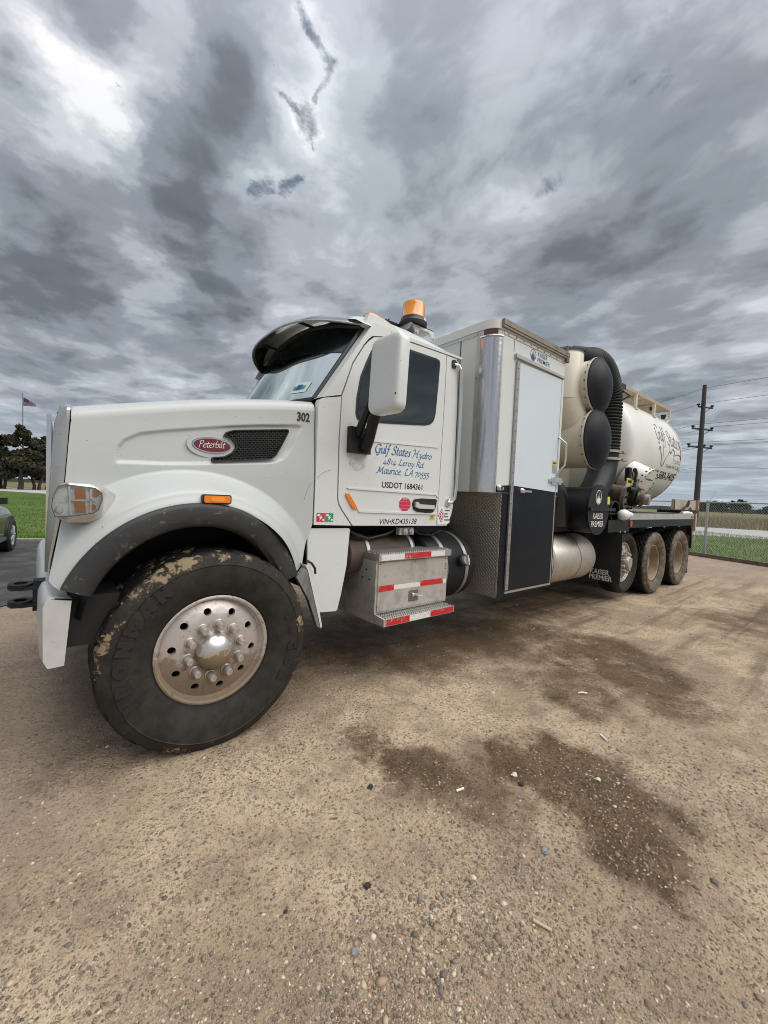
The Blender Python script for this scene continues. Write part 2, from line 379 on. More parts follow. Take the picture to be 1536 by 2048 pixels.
TIMBER = mat('old_timber', (0.17, 0.135, 0.10), 0.9, spots=((10, 0.4, 0.7, (0.07, 0.055, 0.04), 0.8),), bump=(30, 0.5, 0.02))
CARPAINT = mat('dark_green_car_paint', (0.020, 0.026, 0.018), 0.2, 0.0, coat=0.6)
CARGLASS = mat('car_glass', (0.02, 0.024, 0.026), 0.05, spec=0.8)
CARWHEEL = mat('car_alloy', (0.62, 0.62, 0.63), 0.3, 0.7)
BARK = mat('tree_bark', (0.060, 0.050, 0.042), 0.9, spots=((6, 0.4, 0.7, (0.03, 0.026, 0.022), 0.7),))

# ------------------------------------------------------------------ mesh helpers
class B:
    def __init__(self):
        self.bm = bmesh.new()
    def _new(self, vs0, fs0):
        self.bm.verts.ensure_lookup_table()
        return [v for v in self.bm.verts if v.index == -1]
    def faces(self, verts, faces):
        vs = [self.bm.verts.new(v) for v in verts]
        out = []
        for f in faces:
            try:
                out.append(self.bm.faces.new([vs[i] for i in f]))
            except ValueError:
                pass
        return vs, out
    def bevel(self, faces, off, seg=2, maxang=None):
        es = set()
        for f in faces:
            for e in f.edges:
                if len(e.link_faces) == 2:
                    a = e.calc_face_angle(0)
                    if a > 0.35:
                        es.add(e)
        if es and off > 0:
            bmesh.ops.bevel(self.bm, geom=list(es), offset=off, segments=seg, profile=0.5, affect='EDGES', clamp_overlap=True)
    def box(self, x0, x1, y0, y1, z0, z1, bev=0.0, seg=2, M=None):
        v = [(x, y, z) for x in (x0, x1) for y in (y0, y1) for z in (z0, z1)]
        if M is not None:
            v = [M @ Vector(p) for p in v]
        _, fs = self.faces(v, [(0, 1, 3, 2), (4, 6, 7, 5), (0, 4, 5, 1), (2, 3, 7, 6), (0, 2, 6, 4), (1, 5, 7, 3)])
        if bev:
            self.bevel(fs, bev, seg)
        return self
    def prism(self, pts, d0, d1, plane='XZ', bev=0.0, seg=2, M=None):
        """polygon extruded from d0 to d1 along the axis the plane leaves out"""
        def P(a, b, d):
            v = {'XZ': (a, d, b), 'XY': (a, b, d), 'YZ': (d, a, b)}[plane]
            return M @ Vector(v) if M is not None else v
        n = len(pts)
        v = [P(a, b, d0) for a, b in pts] + [P(a, b, d1) for a, b in pts]
        fs = [tuple(range(n)), tuple(range(2 * n - 1, n - 1, -1))]
        fs += [((i + 1) % n, i, n + i, n + (i + 1) % n) for i in range(n)]
        _, f = self.faces(v, fs)
        if bev:
            self.bevel(f, bev, seg)
        return self
    def ring(self, outer, inner, d0, d1, plane='XZ'):
        def P(a, b, d):
            return {'XZ': (a, d, b), 'XY': (a, b, d), 'YZ': (d, a, b)}[plane]
        n = len(outer)
        v = [P(a, b, d) for d in (d0, d1) for poly in (outer, inner) for a, b in poly]
        fs = []
        for i in range(n):
            j = (i + 1) % n
            fs += [(i, j, n + j, n + i), (2 * n + i, 3 * n + i, 3 * n + j, 2 * n + j),
                   (i, 2 * n + i, 2 * n + j, j), (n + i, n + j, 3 * n + j, 3 * n + i)]
        self.faces(v, fs)
        return self
    def grid(self, rows, closed_u=False, closed_v=False):
        """rows of points, joined into quads"""
        nu, nv = len(rows), len(rows[0])
        v = [p for r in rows for p in r]
        fs = []
        for i in range(nu if closed_u else nu - 1):
            for j in range(nv if closed_v else nv - 1):
                a, b2 = i, (i + 1) % nu
                c, d = j, (j + 1) % nv
                fs.append((a * nv + c, b2 * nv + c, b2 * nv + d, a * nv + d))
        self.faces(v, fs)
        return self
    def tube(self, path, r, n=10, caps=True, flat=None):
        pts = [Vector(p) for p in path]
        rs = r if isinstance(r, (list, tuple)) else [r] * len(pts)
        up = Vector((0, 0, 1))
        rows = []
        prev = None
        for i, p in enumerate(pts):
            t = (pts[min(i + 1, len(pts) - 1)] - pts[max(i - 1, 0)])
            if t.length < 1e-9:
                t = Vector((1, 0, 0))
            t.normalize()
            if prev is None:
                a = t.cross(up)
                if a.length < 0.05:
                    a = t.cross(Vector((0, 1, 0)))
                a.normalize()
            else:
                a = prev - t * prev.dot(t)
                a.normalize()
            prev = a
            b = t.cross(a)
            row = []
            for k in range(n):
                q = a * math.cos(2 * PI * k / n) * rs[i] + b * math.sin(2 * PI * k / n) * rs[i]
                if flat is not None:
                    q = Vector((q.x, q.y * flat, q.z))
                row.append(p + q)
            rows.append(row)
        self.grid(rows, closed_v=True)
        if caps:
            for row, rev in ((rows[0], True), (rows[-1], False)):
                self.faces(row, [tuple(range(n))[::-1] if rev else tuple(range(n))])
        return self
    def lathe(self, prof, c=(0, 0, 0), axis='Y', n=32, a0=0.0, a1=2 * PI):
        """prof: (radius, height along axis)"""
        full = abs(a1 - a0 - 2 * PI) < 1e-6
        rows = []
        m = n if full else n + 1
        for r, h in prof:
            row = []
            for k in range(m):
                a = a0 + (a1 - a0) * k / n
                u, v_ = r * math.cos(a), r * math.sin(a)
                q = {'Y': (u, h, v_), 'Z': (u, v_, h), 'X': (h, u, v_)}[axis]
                row.append((c[0] + q[0], c[1] + q[1], c[2] + q[2]))
            rows.append(row)
        self.grid(rows, closed_v=full)
        return self
    def cyl(self, p0, p1, r, n=16, r1=None):
        return self.tube([p0, p1], [r, r if r1 is None else r1], n)
    def sphere(self, c, rx, ry=None, rz=None, n=16, m=10):
        ry = ry or rx
        rz = rz or rx
        rows = [[(c[0] + rx * math.sin(PI * i / m) * math.cos(2 * PI * k / n), c[1] + ry * math.sin(PI * i / m) * math.sin(2 * PI * k / n), c[2] + rz * math.cos(PI * i / m)) for k in range(n)] for i in range(m + 1)]
        self.grid(rows, closed_v=True)
        return self
    def mirror_copy(self, ymid):
        g = bmesh.ops.duplicate(self.bm, geom=self.bm.verts[:] + self.bm.edges[:] + self.bm.faces[:])
        for v in [x for x in g['geom'] if isinstance(x, bmesh.types.BMVert)]:
            v.co.y = 2 * ymid - v.co.y
        bmesh.ops.reverse_faces(self.bm, faces=[x for x in g['geom'] if isinstance(x, bmesh.types.BMFace)])
        return self
    def mesh(self, name, smooth=35, weld=True):
        if weld:
            bmesh.ops.remove_doubles(self.bm, verts=self.bm.verts[:], dist=1e-5)
            bmesh.ops.recalc_face_normals(self.bm, faces=self.bm.faces[:])
        me = bpy.data.meshes.new(name)
        self.bm.to_mesh(me)
        self.bm.free()
        if smooth:
            me.shade_smooth()
            me.set_sharp_from_angle(angle=math.radians(smooth))
        return me

def put(name, me, m=None, parent=None, label=None, kind=None, loc=None, rot=None):
    o = bpy.data.objects.new(name, me)
    COL.objects.link(o)
    if m is not None and me is not None and not me.materials:
        me.materials.append(m)
    if loc is not None:
        o.location = loc
    if rot is not None:
        o.rotation_euler = rot
    if parent is not None:
        o.parent = parent
    if label:
        o['label'] = label
    if kind:
        o['kind'] = kind
    return o
def part(name, b, m, parent=None, label=None, smooth=35, kind=None, weld=True):
    return put(name, b.mesh(name, smooth, weld), m, parent, label, kind)
def thing(name, label, cat, loc=(0, 0, 0), rz=0.0, group=None):
    o = bpy.data.objects.new(name, None)
    COL.objects.link(o)
    o.location = loc
    o.rotation_euler = (0, 0, rz)
    o.empty_display_size = 0.3
    tag(o, label, cat, group)
    return o
def tag(o, label, cat, group=None):
    o['label'] = label
    o['category'] = cat
    if group:
        o['group'] = group
    return o
def copy_tree(o, parent=None):
    c = o.copy()
    COL.objects.link(c)
    c.parent = parent
    for ch in o.children:
        copy_tree(ch, c)
    return c
def text_mesh(s, size, extrude=0.0004, shear=0.0, align='LEFT', bold=0.0, width=1.0):
    cu = bpy.data.curves.new("lettering", 'FONT')
    cu.body = s
    cu.size = size
    cu.extrude = extrude
    cu.shear = shear
    cu.offset = bold
    cu.align_x = align
    cu.resolution_u = 3
    ob = bpy.data.objects.new("lettering", cu)
    COL.objects.link(ob)
    dg = bpy.context.evaluated_depsgraph_get()
    me = bpy.data.meshes.new_from_object(ob.evaluated_get(dg))
    bpy.data.objects.remove(ob)
    bpy.data.curves.remove(cu)
    if width != 1.0:
        me.transform(Matrix.Diagonal((width, 1, 1, 1)))
    return me
def fit_text(s, x0, x1, z0, cap, y, extrude=0.0006, shear=0.0, bold=0.0, extra=None):
    """lettering on a wall that faces -Y: baseline z0, cap height cap, from x0 to x1"""
    me = text_mesh(s, 1.0, 0.0, shear, bold=bold)
    co = np.empty(len(me.vertices) * 3, 'f')
    me.vertices.foreach_get('co', co)
    co = co.reshape(-1, 3)
    h = text_mesh('E', 1.0)
    hz_ = max(v.co.y for v in h.vertices)
    sx = (x1 - x0) / (co[:, 0].max() - co[:, 0].min())
    sz = cap / hz_
    ox = co[:, 0].min()
    me.materials.clear()
    pts = [((p[0] - ox) * sx + x0, p[1] * sz + z0) for p in co]
    for v, (a, c) in zip(me.vertices, pts):
        v.co = (a, y, c) if extra is None else extra(a, c)
    return me

# ---- hand-drawn pen lettering (a chancery italic), flat strokes on a surface
GLYPH = {
 'G': (0.62, [[(.56, .56), (.46, .68), (.28, .66), (.10, .46), (.08, .22), (.20, .02), (.38, .02), (.50, .16), (.52, .32)], [(.38, .32), (.62, .33)], [(.52, .32), (.50, .02), (.40, -.16), (.22, -.14)]]),
 'u': (0.40, [[(.02, .38), (.08, .42), (.08, .14), (.14, .02), (.24, .06), (.32, .22)], [(.34, .42), (.32, .08), (.36, .02), (.42, .06)]]),
 'l': (0.20, [[(.16, .74), (.08, .60), (.06, .14), (.10, .02), (.18, .06)]]),
 'f': (0.30, [[(.34, .70), (.24, .74), (.17, .58), (.12, .10), (.04, -.18), (-.08, -.20)], [(.02, .40), (.28, .41)]]),
 'S': (0.46, [[(.46, .56), (.36, .68), (.20, .64), (.14, .50), (.24, .38), (.36, .26), (.36, .10), (.22, .0), (.06, .02), (.0, .14)]]),
 't': (0.26, [[(.16, .58), (.10, .30), (.08, .10), (.14, .01), (.24, .06)], [(.0, .41), (.28, .42)]]),
 'a': (0.42, [[(.34, .40), (.20, .42), (.08, .28), (.06, .10), (.14, .01), (.24, .08), (.34, .26)], [(.36, .42), (.32, .10), (.36, .02), (.44, .06)]]),
 'e': (0.36, [[(.06, .20), (.24, .26), (.30, .36), (.22, .42), (.10, .34), (.04, .18), (.10, .03), (.22, .01), (.34, .10)]]),
 's': (0.30, [[(.28, .38), (.18, .42), (.09, .34), (.16, .24), (.22, .14), (.16, .02), (.02, .03)]]),
 'H': (0.66, [[(-.02, .56), (.10, .68), (.24, .66), (.20, .36), (.12, .06), (.0, -.02)], [(.18, .34), (.50, .37)], [(.64, .70), (.54, .60), (.46, .20), (.48, .02), (.60, .04)]]),
 'y': (0.40, [[(.02, .40), (.10, .40), (.12, .14), (.18, .03), (.28, .14), (.36, .40)], [(.38, .42), (.28, .04), (.16, -.18), (.0, -.20)]]),
 'd': (0.42, [[(.32, .38), (.20, .42), (.08, .28), (.06, .10), (.14, .01), (.24, .08), (.34, .26)], [(.44, .74), (.40, .56), (.32, .10), (.36, .02), (.44, .06)]]),
 'r': (0.30, [[(.02, .38), (.09, .42), (.08, .20), (.06, .0)], [(.08, .24), (.18, .40), (.28, .41), (.31, .36)]]),
 'o': (0.40, [[(.20, .42), (.08, .32), (.05, .14), (.14, .01), (.26, .06), (.34, .24), (.30, .38), (.20, .42)]]),
 'L': (0.50, [[(.34, .60), (.26, .70), (.18, .56), (.14, .18), (.04, .0)], [(.0, .04), (.14, .05), (.34, .0), (.50, .08)]]),
 'R': (0.52, [[(.16, .64), (.12, .30), (.04, .0)], [(.02, .58), (.22, .69), (.42, .62), (.40, .44), (.24, .34), (.14, .34)], [(.24, .34), (.40, .08), (.56, .0)]]),
 'M': (0.78, [[(-.02, .02), (.10, .06), (.20, .40), (.24, .68)], [(.24, .68), (.30, .36), (.36, .10)], [(.36, .10), (.52, .44), (.64, .68)], [(.64, .68), (.62, .30), (.64, .04), (.76, .04)]]),
 'c': (0.34, [[(.30, .36), (.22, .42), (.10, .34), (.04, .16), (.12, .02), (.24, .03), (.33, .12)]]),
 'i': (0.20, [[(.02, .38), (.09, .42), (.08, .10), (.12, .02), (.20, .07)], [(.12, .58), (.13, .62)]]),
 'A': (0.58, [[(-.02, .0), (.12, .08), (.34, .46), (.46, .68)], [(.46, .68), (.48, .30), (.52, .02), (.60, .04)], [(.18, .24), (.50, .25)]]),
 ',': (0.18, [[(.08, .05), (.08, -.04), (.02, -.12)]]),
 '.': (0.18, [[(.06, .02), (.09, .05)]]),
 '0': (0.40, [[(.20, .42), (.07, .30), (.05, .12), (.14, .0), (.28, .06), (.34, .26), (.28, .40), (.20, .42)]]),
 '1': (0.26, [[(.04, .36), (.14, .43), (.12, .16), (.09, .0)]]),
 '4': (0.42, [[(.26, .44), (.14, .22), (.02, .04), (.38, .05)], [(.28, .24), (.24, -.06), (.22, -.18)]]),
 '8': (0.42, [[(.20, .34), (.10, .46), (.18, .62), (.32, .58), (.32, .44), (.20, .34), (.06, .20), (.06, .06), (.18, .0), (.32, .08), (.32, .22), (.20, .34)]]),
 '7': (0.38, [[(.04, .40), (.36, .42), (.24, .16), (.10, -.18)]]),
 '5': (0.38, [[(.38, .44), (.16, .43), (.12, .22), (.28, .18), (.32, .02), (.20, -.16), (.02, -.18)]]),
 'P': (0.44, [[(.16, .66), (.10, .30), (.04, -.02)], [(.02, .52), (.18, .70), (.38, .66), (.40, .48), (.26, .36), (.12, .36)]]),
 'b': (0.38, [[(.16, .74), (.08, .50), (.06, .10), (.16, .01), (.30, .10), (.34, .30), (.24, .40), (.12, .28)]]),
 'h': (0.40, [[(.14, .74), (.08, .50), (.05, .0)], [(.08, .24), (.22, .41), (.32, .36), (.30, .10), (.36, .02), (.42, .06)]]),
 ' ': (0.26, []),
}
def smooth_line(pts, sub=4):
    """Catmull-Rom through the points"""
    P = [Vector((a, b)) for a, b in pts]
    if len(P) < 3:
        return P
    out = []
    for i in range(len(P) - 1):
        p0, p1, p2, p3 = P[max(i - 1, 0)], P[i], P[i + 1], P[min(i + 2, len(P) - 1)]
        for k in range(sub):
            t = k / sub
            out.append(0.5 * ((2 * p1) + (-p0 + p2) * t + (2 * p0 - 5 * p1 + 4 * p2 - p3) * t * t + (-p0 + 3 * p1 - 3 * p2 + p3) * t ** 3))
    out.append(P[-1])
    return out
def pen_text(s, x0, x1, z0, cap, place, weight=0.042, slant=0.16, nib=40, big=()):
    """pen lettering: place(a, c) gives the 3D point; strokes are thick across the nib and thin along it"""
    lines, pos = [], 0.0
    for k, ch in enumerate(s):
        wd, strokes = GLYPH[ch]
        sc = 1.18 if k in big else 1.0
        for st in strokes:
            L = smooth_line(st)
            lines.append([Vector((pos + sc * (q.x + slant * q.y), sc * q.y)) for q in L])
        pos += wd * sc
    mx = max(p.x for L in lines for p in L)
    mn = min(p.x for L in lines for p in L)
    sx, sz = (x1 - x0) / (mx - mn), cap / 0.68
    b = B()
    for L in lines:
        pts, rs = [], []
        for i, q in enumerate(L):
            t = L[min(i + 1, len(L) - 1)] - L[max(i - 1, 0)]
            ang = math.atan2(t.y, t.x) - math.radians(nib)
            rs.append(weight * sz * (0.38 + 0.62 * abs(math.sin(ang))))
            pts.append(place((q.x - mn) * sx + x0, q.y * sz + z0))
        b.tube(pts, rs, 6, True, flat=0.12)
    return b

def ellipse(cx, cz, rx, rz, n=28, a0=0.0):
    return [(cx + rx * math.cos(a0 + 2 * PI * k / n), cz + rz * math.sin(a0 + 2 * PI * k / n)) for k in range(n)]
def rrect(x0, x1, z0, z1, r, n=5):
    out = []
    for cx, cz, a in ((x1 - r, z1 - r, 0), (x0 + r, z1 - r, 90), (x0 + r, z0 + r, 180), (x1 - r, z0 + r, 270)):
        for k in range(n + 1):
            t = math.radians(a + 90 * k / n)
            out.append((cx + r * math.cos(t), cz + r * math.sin(t)))
    return out
def offset_poly(pts, d):
    """move each corner of a convex-ish polygon inwards by d"""
    n = len(pts)
    A = sum(pts[i][0] * pts[(i + 1) % n][1] - pts[(i + 1) % n][0] * pts[i][1] for i in range(n))
    sgn = 1 if A > 0 else -1
    out = []
    for i in range(n):
        p0, p1, p2 = Vector(pts[i - 1]), Vector(pts[i]), Vector(pts[(i + 1) % n])
        e1, e2 = (p1 - p0).normalized(), (p2 - p1).normalized()
        n1, n2 = Vector((-e1.y, e1.x)) * sgn, Vector((-e2.y, e2.x)) * sgn
        m = n1 + n2
        m = m / max(0.3, m.length_squared) * 2
        q = p1 + m * d * 0.5 * 1.0
        out.append((q.x, q.y))
    return out
def smoothstep(a, b, x):
    t = min(1.0, max(0.0, (x - a) / (b - a)))
    return t * t * (3 - 2 * t)
def lerp_tab(tab, x):
    for (x0, y0), (x1, y1) in zip(tab, tab[1:]):
        if x <= x1:
            return y0 + (y1 - y0) * max(0.0, (x - x0) / (x1 - x0))
    return tab[-1][1]
def inside(p, poly):
    x, y = p
    c = False
    n = len(poly)
    for i in range(n):
        (x0, y0), (x1, y1) = poly[i], poly[(i + 1) % n]
        if (y0 > y) != (y1 > y) and x < (x1 - x0) * (y - y0) / (y1 - y0) + x0:
            c = not c
    return c

# ================================================================== GROUND
STAINS_AND_PATCHES = [  # wet and oily patches on the yard, and dark ground beneath the truck: x, y, radius, depth
 (3.55, -0.62, .50, 1.0), (3.05, -0.50, .38, .9), (3.20, -1.05, .42, 1.0), (2.75, -0.75, .30, .8), (2.85, -1.35, .33, .85), (3.7, -0.9, .3, .7), (2.35, -0.95, .30, .8), (2.3, -0.45, .22, .5),
 (1.50, -1.22, .27, 1.25), (1.38, -1.50, .30, 1.25), (1.22, -1.66, .22, 1.2), (1.30, -1.05, .20, 1.0), (1.62, -1.35, .2, 1.1), (1.45, -1.72, .2, 1.0),
 (0.86, -0.92, .25, .85), (0.80, -0.68, .18, .95), (0.74, -0.45, .14, .8), (0.98, -1.15, .22, .7), (1.08, -0.98, .2, .7), (0.88, -1.30, .14, .45),
 (1.9, 0.35, .55, .95), (2.7, 0.35, .6, 1.1), (3.4, 0.25, .55, .85), (1.3, 0.75, .5, .8), (2.2, 1.0, .9, 1.0), (4.2, 0.7, .8, .8), (5.0, 1.1, 1.1, .7), (0.2, 1.0, .9, .6), (1.65, -0.05, .22, .6),  # darker ground beneath the truck
 (6.2, -1.35, .7, .75), (7.3, -1.9, .9, .7), (5.2, -1.75, .45, .55), (-0.55, 0.3, .35, .35), (4.6, -0.35, .3, .45)]
def gravel_fn(t, O, c, r, b):
    P = O
    flat = t.vmath('MULTIPLY', P, (1, 1, 0))
    warp = t.vmath('SCALE', t.vmath('SUBTRACT', t.noise(flat, 3.2, 6, 0.70, out=1), (0.5, 0.5, 0.5)), 0.58)
    wp = t.vmath('MULTIPLY', t.vmath('ADD', flat, warp), (1, 1, 0))
    wet = None
    for x, y, rad, dep in STAINS_AND_PATCHES:
        d = t.vmath('DISTANCE', wp, (x, y, 0), out=1)
        g = t.ramp(d, rad * 1.58, rad * 0.42, 0.0, dep)
        wet = g if wet is None else t.math('MAXIMUM', wet, g)
    n_l = t.noise(flat, 0.9, 5, 0.6)
    n_m = t.noise(flat, 4.5, 6, 0.65)
    n_s = t.noise(flat, 38, 5, 0.7)
    n_xs = t.noise(flat, 150, 3, 0.7)
    stone = t.voro(flat, 62)
    stonec = t.voro(flat, 62, out='Color')
    st2 = t.voro(flat, 145)
    st2c = t.voro(flat, 145, out='Color')
    patch = t.ramp(t.noise(flat, 1.7, 5, 0.6), 0.44, 0.62)
    dry = t.mix(t.ramp(n_l, 0.36, 0.64), (0.385, 0.285, 0.195), (0.64, 0.495, 0.345))
    dry = t.mix(t.ramp(n_m, 0.42, 0.70, 0, 0.65), dry, (0.24, 0.178, 0.128))
    dry = t.mix(t.ramp(n_s, 0.50, 0.68, 0, 0.70), dry, (0.115, 0.085, 0.062))
    dry = t.mix(t.ramp(n_xs, 0.52, 0.72, 0, 0.60), dry, (0.60, 0.48, 0.34))
    sh = t.sep(stonec)[0]
    scol = t.mix(sh, (0.10, 0.078, 0.065), (0.52, 0.41, 0.28))
    f1 = t.math('MULTIPLY', t.ramp(stone, 0.42, 0.30), t.ramp(t.math('ADD', t.sep(stonec)[1], t.math('MULTIPLY', patch, 0.55)), 0.72, 0.80))
    dry = t.mix(t.math('MULTIPLY', f1, 0.85), dry, scol)
    s2 = t.mix(t.sep(st2c)[0], (0.075, 0.057, 0.047), (0.64, 0.51, 0.35))
    f2 = t.math('MULTIPLY', t.ramp(st2, 0.45, 0.30), t.ramp(t.sep(st2c)[1], 0.55, 0.62))
    dry = t.mix(t.math('MULTIPLY', f2, 0.8), dry, s2)
    px, py, _ = t.sep(flat)
    lane = t.noise(t.mapping(flat, scale=(0.22, 3.2, 1.0), rot=(0, 0, math.radians(5))), 1.6, 4, 0.6)
    dry = t.mix(t.math('MULTIPLY', t.ramp(lane, 0.52, 0.66), t.ramp(px, 2.2, 4.5, 0.12, 0.65)), dry, (0.19, 0.145, 0.105))
    dry = t.mix(t.math('MULTIPLY', t.ramp(lane, 0.46, 0.34), t.ramp(px, 2.2, 4.5, 0.12, 0.6)), dry, (0.56, 0.43, 0.29))
    # reddish brown crushed stone ahead of and far behind the lorry
    far = t.math('MAXIMUM', t.ramp(px, 8.0, 11.5), t.math('MULTIPLY', t.ramp(px, -0.3, -0.75), t.ramp(py, -0.6, 0.3)))
    red = t.mix(t.ramp(n_s, 0.35, 0.65), (0.23, 0.175, 0.14), (0.44, 0.335, 0.26))
    dry = t.mix(t.math('MULTIPLY', far, 0.65), dry, red)
    edge = t.math('MULTIPLY', t.math('ADD', wet, t.math('MULTIPLY', t.math('SUBTRACT', n_m, 0.5), 0.5)), t.ramp(wet, 0.02, 0.2))
    edge = t.math('MULTIPLY', edge, t.ramp(t.noise(flat, 2.6, 6, 0.7), 0.30, 0.55, 0.55, 1.05))
    wf = t.ramp(edge, 0.08, 1.0)
    damp = t.mix(1.0, dry, (0.31, 0.26, 0.205), 'MULTIPLY')
    col = t.mix(wf, dry, damp)
    rough = t.ramp(t.math('MULTIPLY', wf, t.ramp(n_m, 0.35, 0.6)), 0, 1, 0.93, 0.55, False)
    h = t.math('ADD', t.math('MULTIPLY', n_s, 0.020), t.math('MULTIPLY', n_xs, 0.007))
    h = t.math('ADD', h, t.math('MULTIPLY', f1, 0.009))
    h = t.math('ADD', h, t.math('MULTIPLY', f2, 0.005))
    h = t.math('ADD', h, t.math('MULTIPLY', n_m, 0.02))
    bn = t.n('ShaderNodeBump')
    bn.inputs['Strength'].default_value = 1.0
    bn.inputs['Distance'].default_value = 1.0
    t.put(bn.inputs['Height'], h)
    t.t.links.new(bn.outputs[0], b.inputs['Normal'])
    return col, rough
GRAVEL = mat('gravel_dirt', (0.3, 0.22, 0.14), 0.93, spec=0.25, fn=gravel_fn)

def ground_z(x, y):
    """the yard's small humps and ruts"""
    n = mnoise.noise(Vector((x * 0.9, y * 0.9, 1.7))) * 0.011 + mnoise.noise(Vector((x * 2.7, y * 2.7, 4.1))) * 0.006 + mnoise.noise(Vector((x * 9, y * 9, 8.1))) * 0.0025
    k = 1.0
    for tx, ty in ((0.0, 0.2), (5.9, 0.4), (7.1, 0.3), (8.45, 0.3)):
        k = min(k, 0.25 + 0.75 * smoothstep(0.15, 0.7, math.hypot(x - tx, y - ty)))
    fade = 1 - smoothstep(9, 11, abs(x - 2.5)) 
    return n * k * fade - 0.002
T0 = Vector((14.78, 1.2))
TD = Vector((0.4305, 0.9026))
def timber_x(y):
    return T0.x + (y - T0.y) * TD.x / TD.y

bx = []
yy = list(np.concatenate([[-400, -200, -100, -60], np.arange(-44, -12, 4.0), np.arange(-12, -2.4, 1.2), np.arange(-2.4, 1.6, 0.05), np.arange(1.6, 10.45, 0.8)]))
for y in yy:
    xs = np.concatenate([[-400, -200, -100], np.arange(-46, -14, 4.0), np.arange(-14, -1.6, 1.0), np.arange(-1.6, 6.5, 0.055), np.arange(6.5, 10.5, 0.5)])
    xe = max(timber_x(y), 11.5) if y > -12.5 else 11.5 + (-12.5 - y) * 0.6
    xs = np.concatenate([xs, np.linspace(10.5, xe, 6)])
    bx.append([(float(x), float(y), ground_z(float(x), float(y))) for x in xs])
b = B()
b.grid(bx)
part('gravel_yard', b, GRAVEL, kind='structure', smooth=180)

# pebbles lying loose on the yard, one mesh
def pebble_mesh(n_want):
    ico = bmesh.new()
    bmesh.ops.create_icosphere(ico, subdivisions=1, radius=1.0)
    bv = np.array([v.co[:] for v in ico.verts], 'f')
    bf = np.array([[v.index for v in f.verts] for f in ico.faces], 'i')
    ico.free()
    pts, cols, szs = [], [], []
    tries = 0
    PAL = np.array([(.40, .31, .21), (.30, .21, .14), (.22, .16, .12), (.46, .37, .26), (.33, .22, .15), (.14, .115, .10), (.12, .11, .105), (.22, .20, .185), (.55, .48, .38), (.27, .19, .14)])
    while len(pts) < n_want and tries < n_want * 8:
        tries += 1
        # closer ground gets more stones, since they show larger there
        rr = 0.75 + 9.0 * rng.random() ** 2.1
        th = math.radians(50.8 + rng.uniform(-50, 50))
        x, y = -0.688 + rr * math.cos(th), -2.2555 + rr * math.sin(th)
        if y > 1.6 or (y > 0.9 and x > -0.9):
            continue
        m = mnoise.noise(Vector((x * 1.5, y * 1.5, 0.3))) + 0.5 * mnoise.noise(Vector((x * 5, y * 5, 3.3)))
        bed = math.exp(-((x - 0.45) ** 2 + (y + 1.45) ** 2) / 0.10) + 0.8 * math.exp(-((x - 0.05) ** 2 + (y + 1.42) ** 2) / 0.035) + 0.7 * math.exp(-((x - 1.9) ** 2 + (y + 1.75) ** 2) / 0.25) + 0.5 * math.exp(-((x - 1.4) ** 2 + (y + 1.5) ** 2) / 0.1)
        if rng.random() > 0.24 + 0.5 * max(0, m) + 0.75 * bed:
            continue
        pts.append((x, y, ground_z(x, y)))
        s = 0.0019 * math.exp(rng.normal(0.0, 0.52)) * (1.0 + 0.5 * bed * rng.random())
        if rng.random() < 0.002:
            s *= 2.2
        szs.append(min(s, 0.016) * (1 + 0.06 * rr))
        c = PAL[rng.integers(0, len(PAL))] * rng.uniform(0.75, 1.2)
        if rng.random() < 0.035:
            c = np.array((.58, .50, .38))
        cols.append(c)
    n = len(pts)
    pts, szs, cols = np.array(pts, 'f'), np.array(szs, 'f'), np.array(cols, 'f')
    jit = 1 + rng.uniform(-0.28, 0.28, (n, len(bv), 1)).astype('f')
    v = bv[None] * jit * (szs[:, None] * np.array([1, 1, 1], 'f'))[:, None, :]
    v = v * rng.uniform([1.0, .7, .42], [1.5, 1.1, .8], (n, 3)).astype('f')[:, None, :]
    a = rng.uniform(0, 2 * PI, n).astype('f')
    ca, sa = np.cos(a)[:, None], np.sin(a)[:, None]
    vx = v[..., 0] * ca - v[..., 1] * sa
    vy = v[..., 0] * sa + v[..., 1] * ca
    v = np.stack([vx, vy, v[..., 2]], -1) + pts[:, None, :]
    v[..., 2] += (szs * 0.05)[:, None]
    f = bf[None] + (np.arange(n) * len(bv))[:, None, None]
    me = bpy.data.meshes.new('loose_pebbles')
    me.vertices.add(n * len(bv))
    me.vertices.foreach_set('co', v.reshape(-1).astype('f'))
    nf = n * len(bf)
    me.loops.add(nf * 3)
    me.loops.foreach_set('vertex_index', f.reshape(-1).astype('i'))
    me.polygons.add(nf)
    me.polygons.foreach_set('loop_start', np.arange(0, nf * 3, 3, dtype='i'))
    me.update(calc_edges=True)
    at = me.attributes.new('tint', 'FLOAT_COLOR', 'POINT')
    cc = np.ones((n, len(bv), 4), 'f')
    cc[..., :3] = cols[:, None, :]
    at.data.foreach_set('color', cc.reshape(-1))
    me.shade_smooth()
    return me
def pebble_fn(t, O, c, r, b):
    a = t.n('ShaderNodeAttribute')
    a.attribute_name = 'tint'
    flat = t.vmath('MULTIPLY', O, (1, 1, 0))
    return t.mix(t.ramp(t.noise(O, 300, 3), 0.4, 0.65, 0, 0.4), a.outputs['Color'], (0.30, 0.22, 0.14)), 0.75
PEBBLE = mat('pebble_stone', (0.3, 0.25, 0.2), 0.75, spec=0.3, fn=pebble_fn)
put('loose_pebbles', pebble_mesh(60000), PEBBLE, kind='stuff')

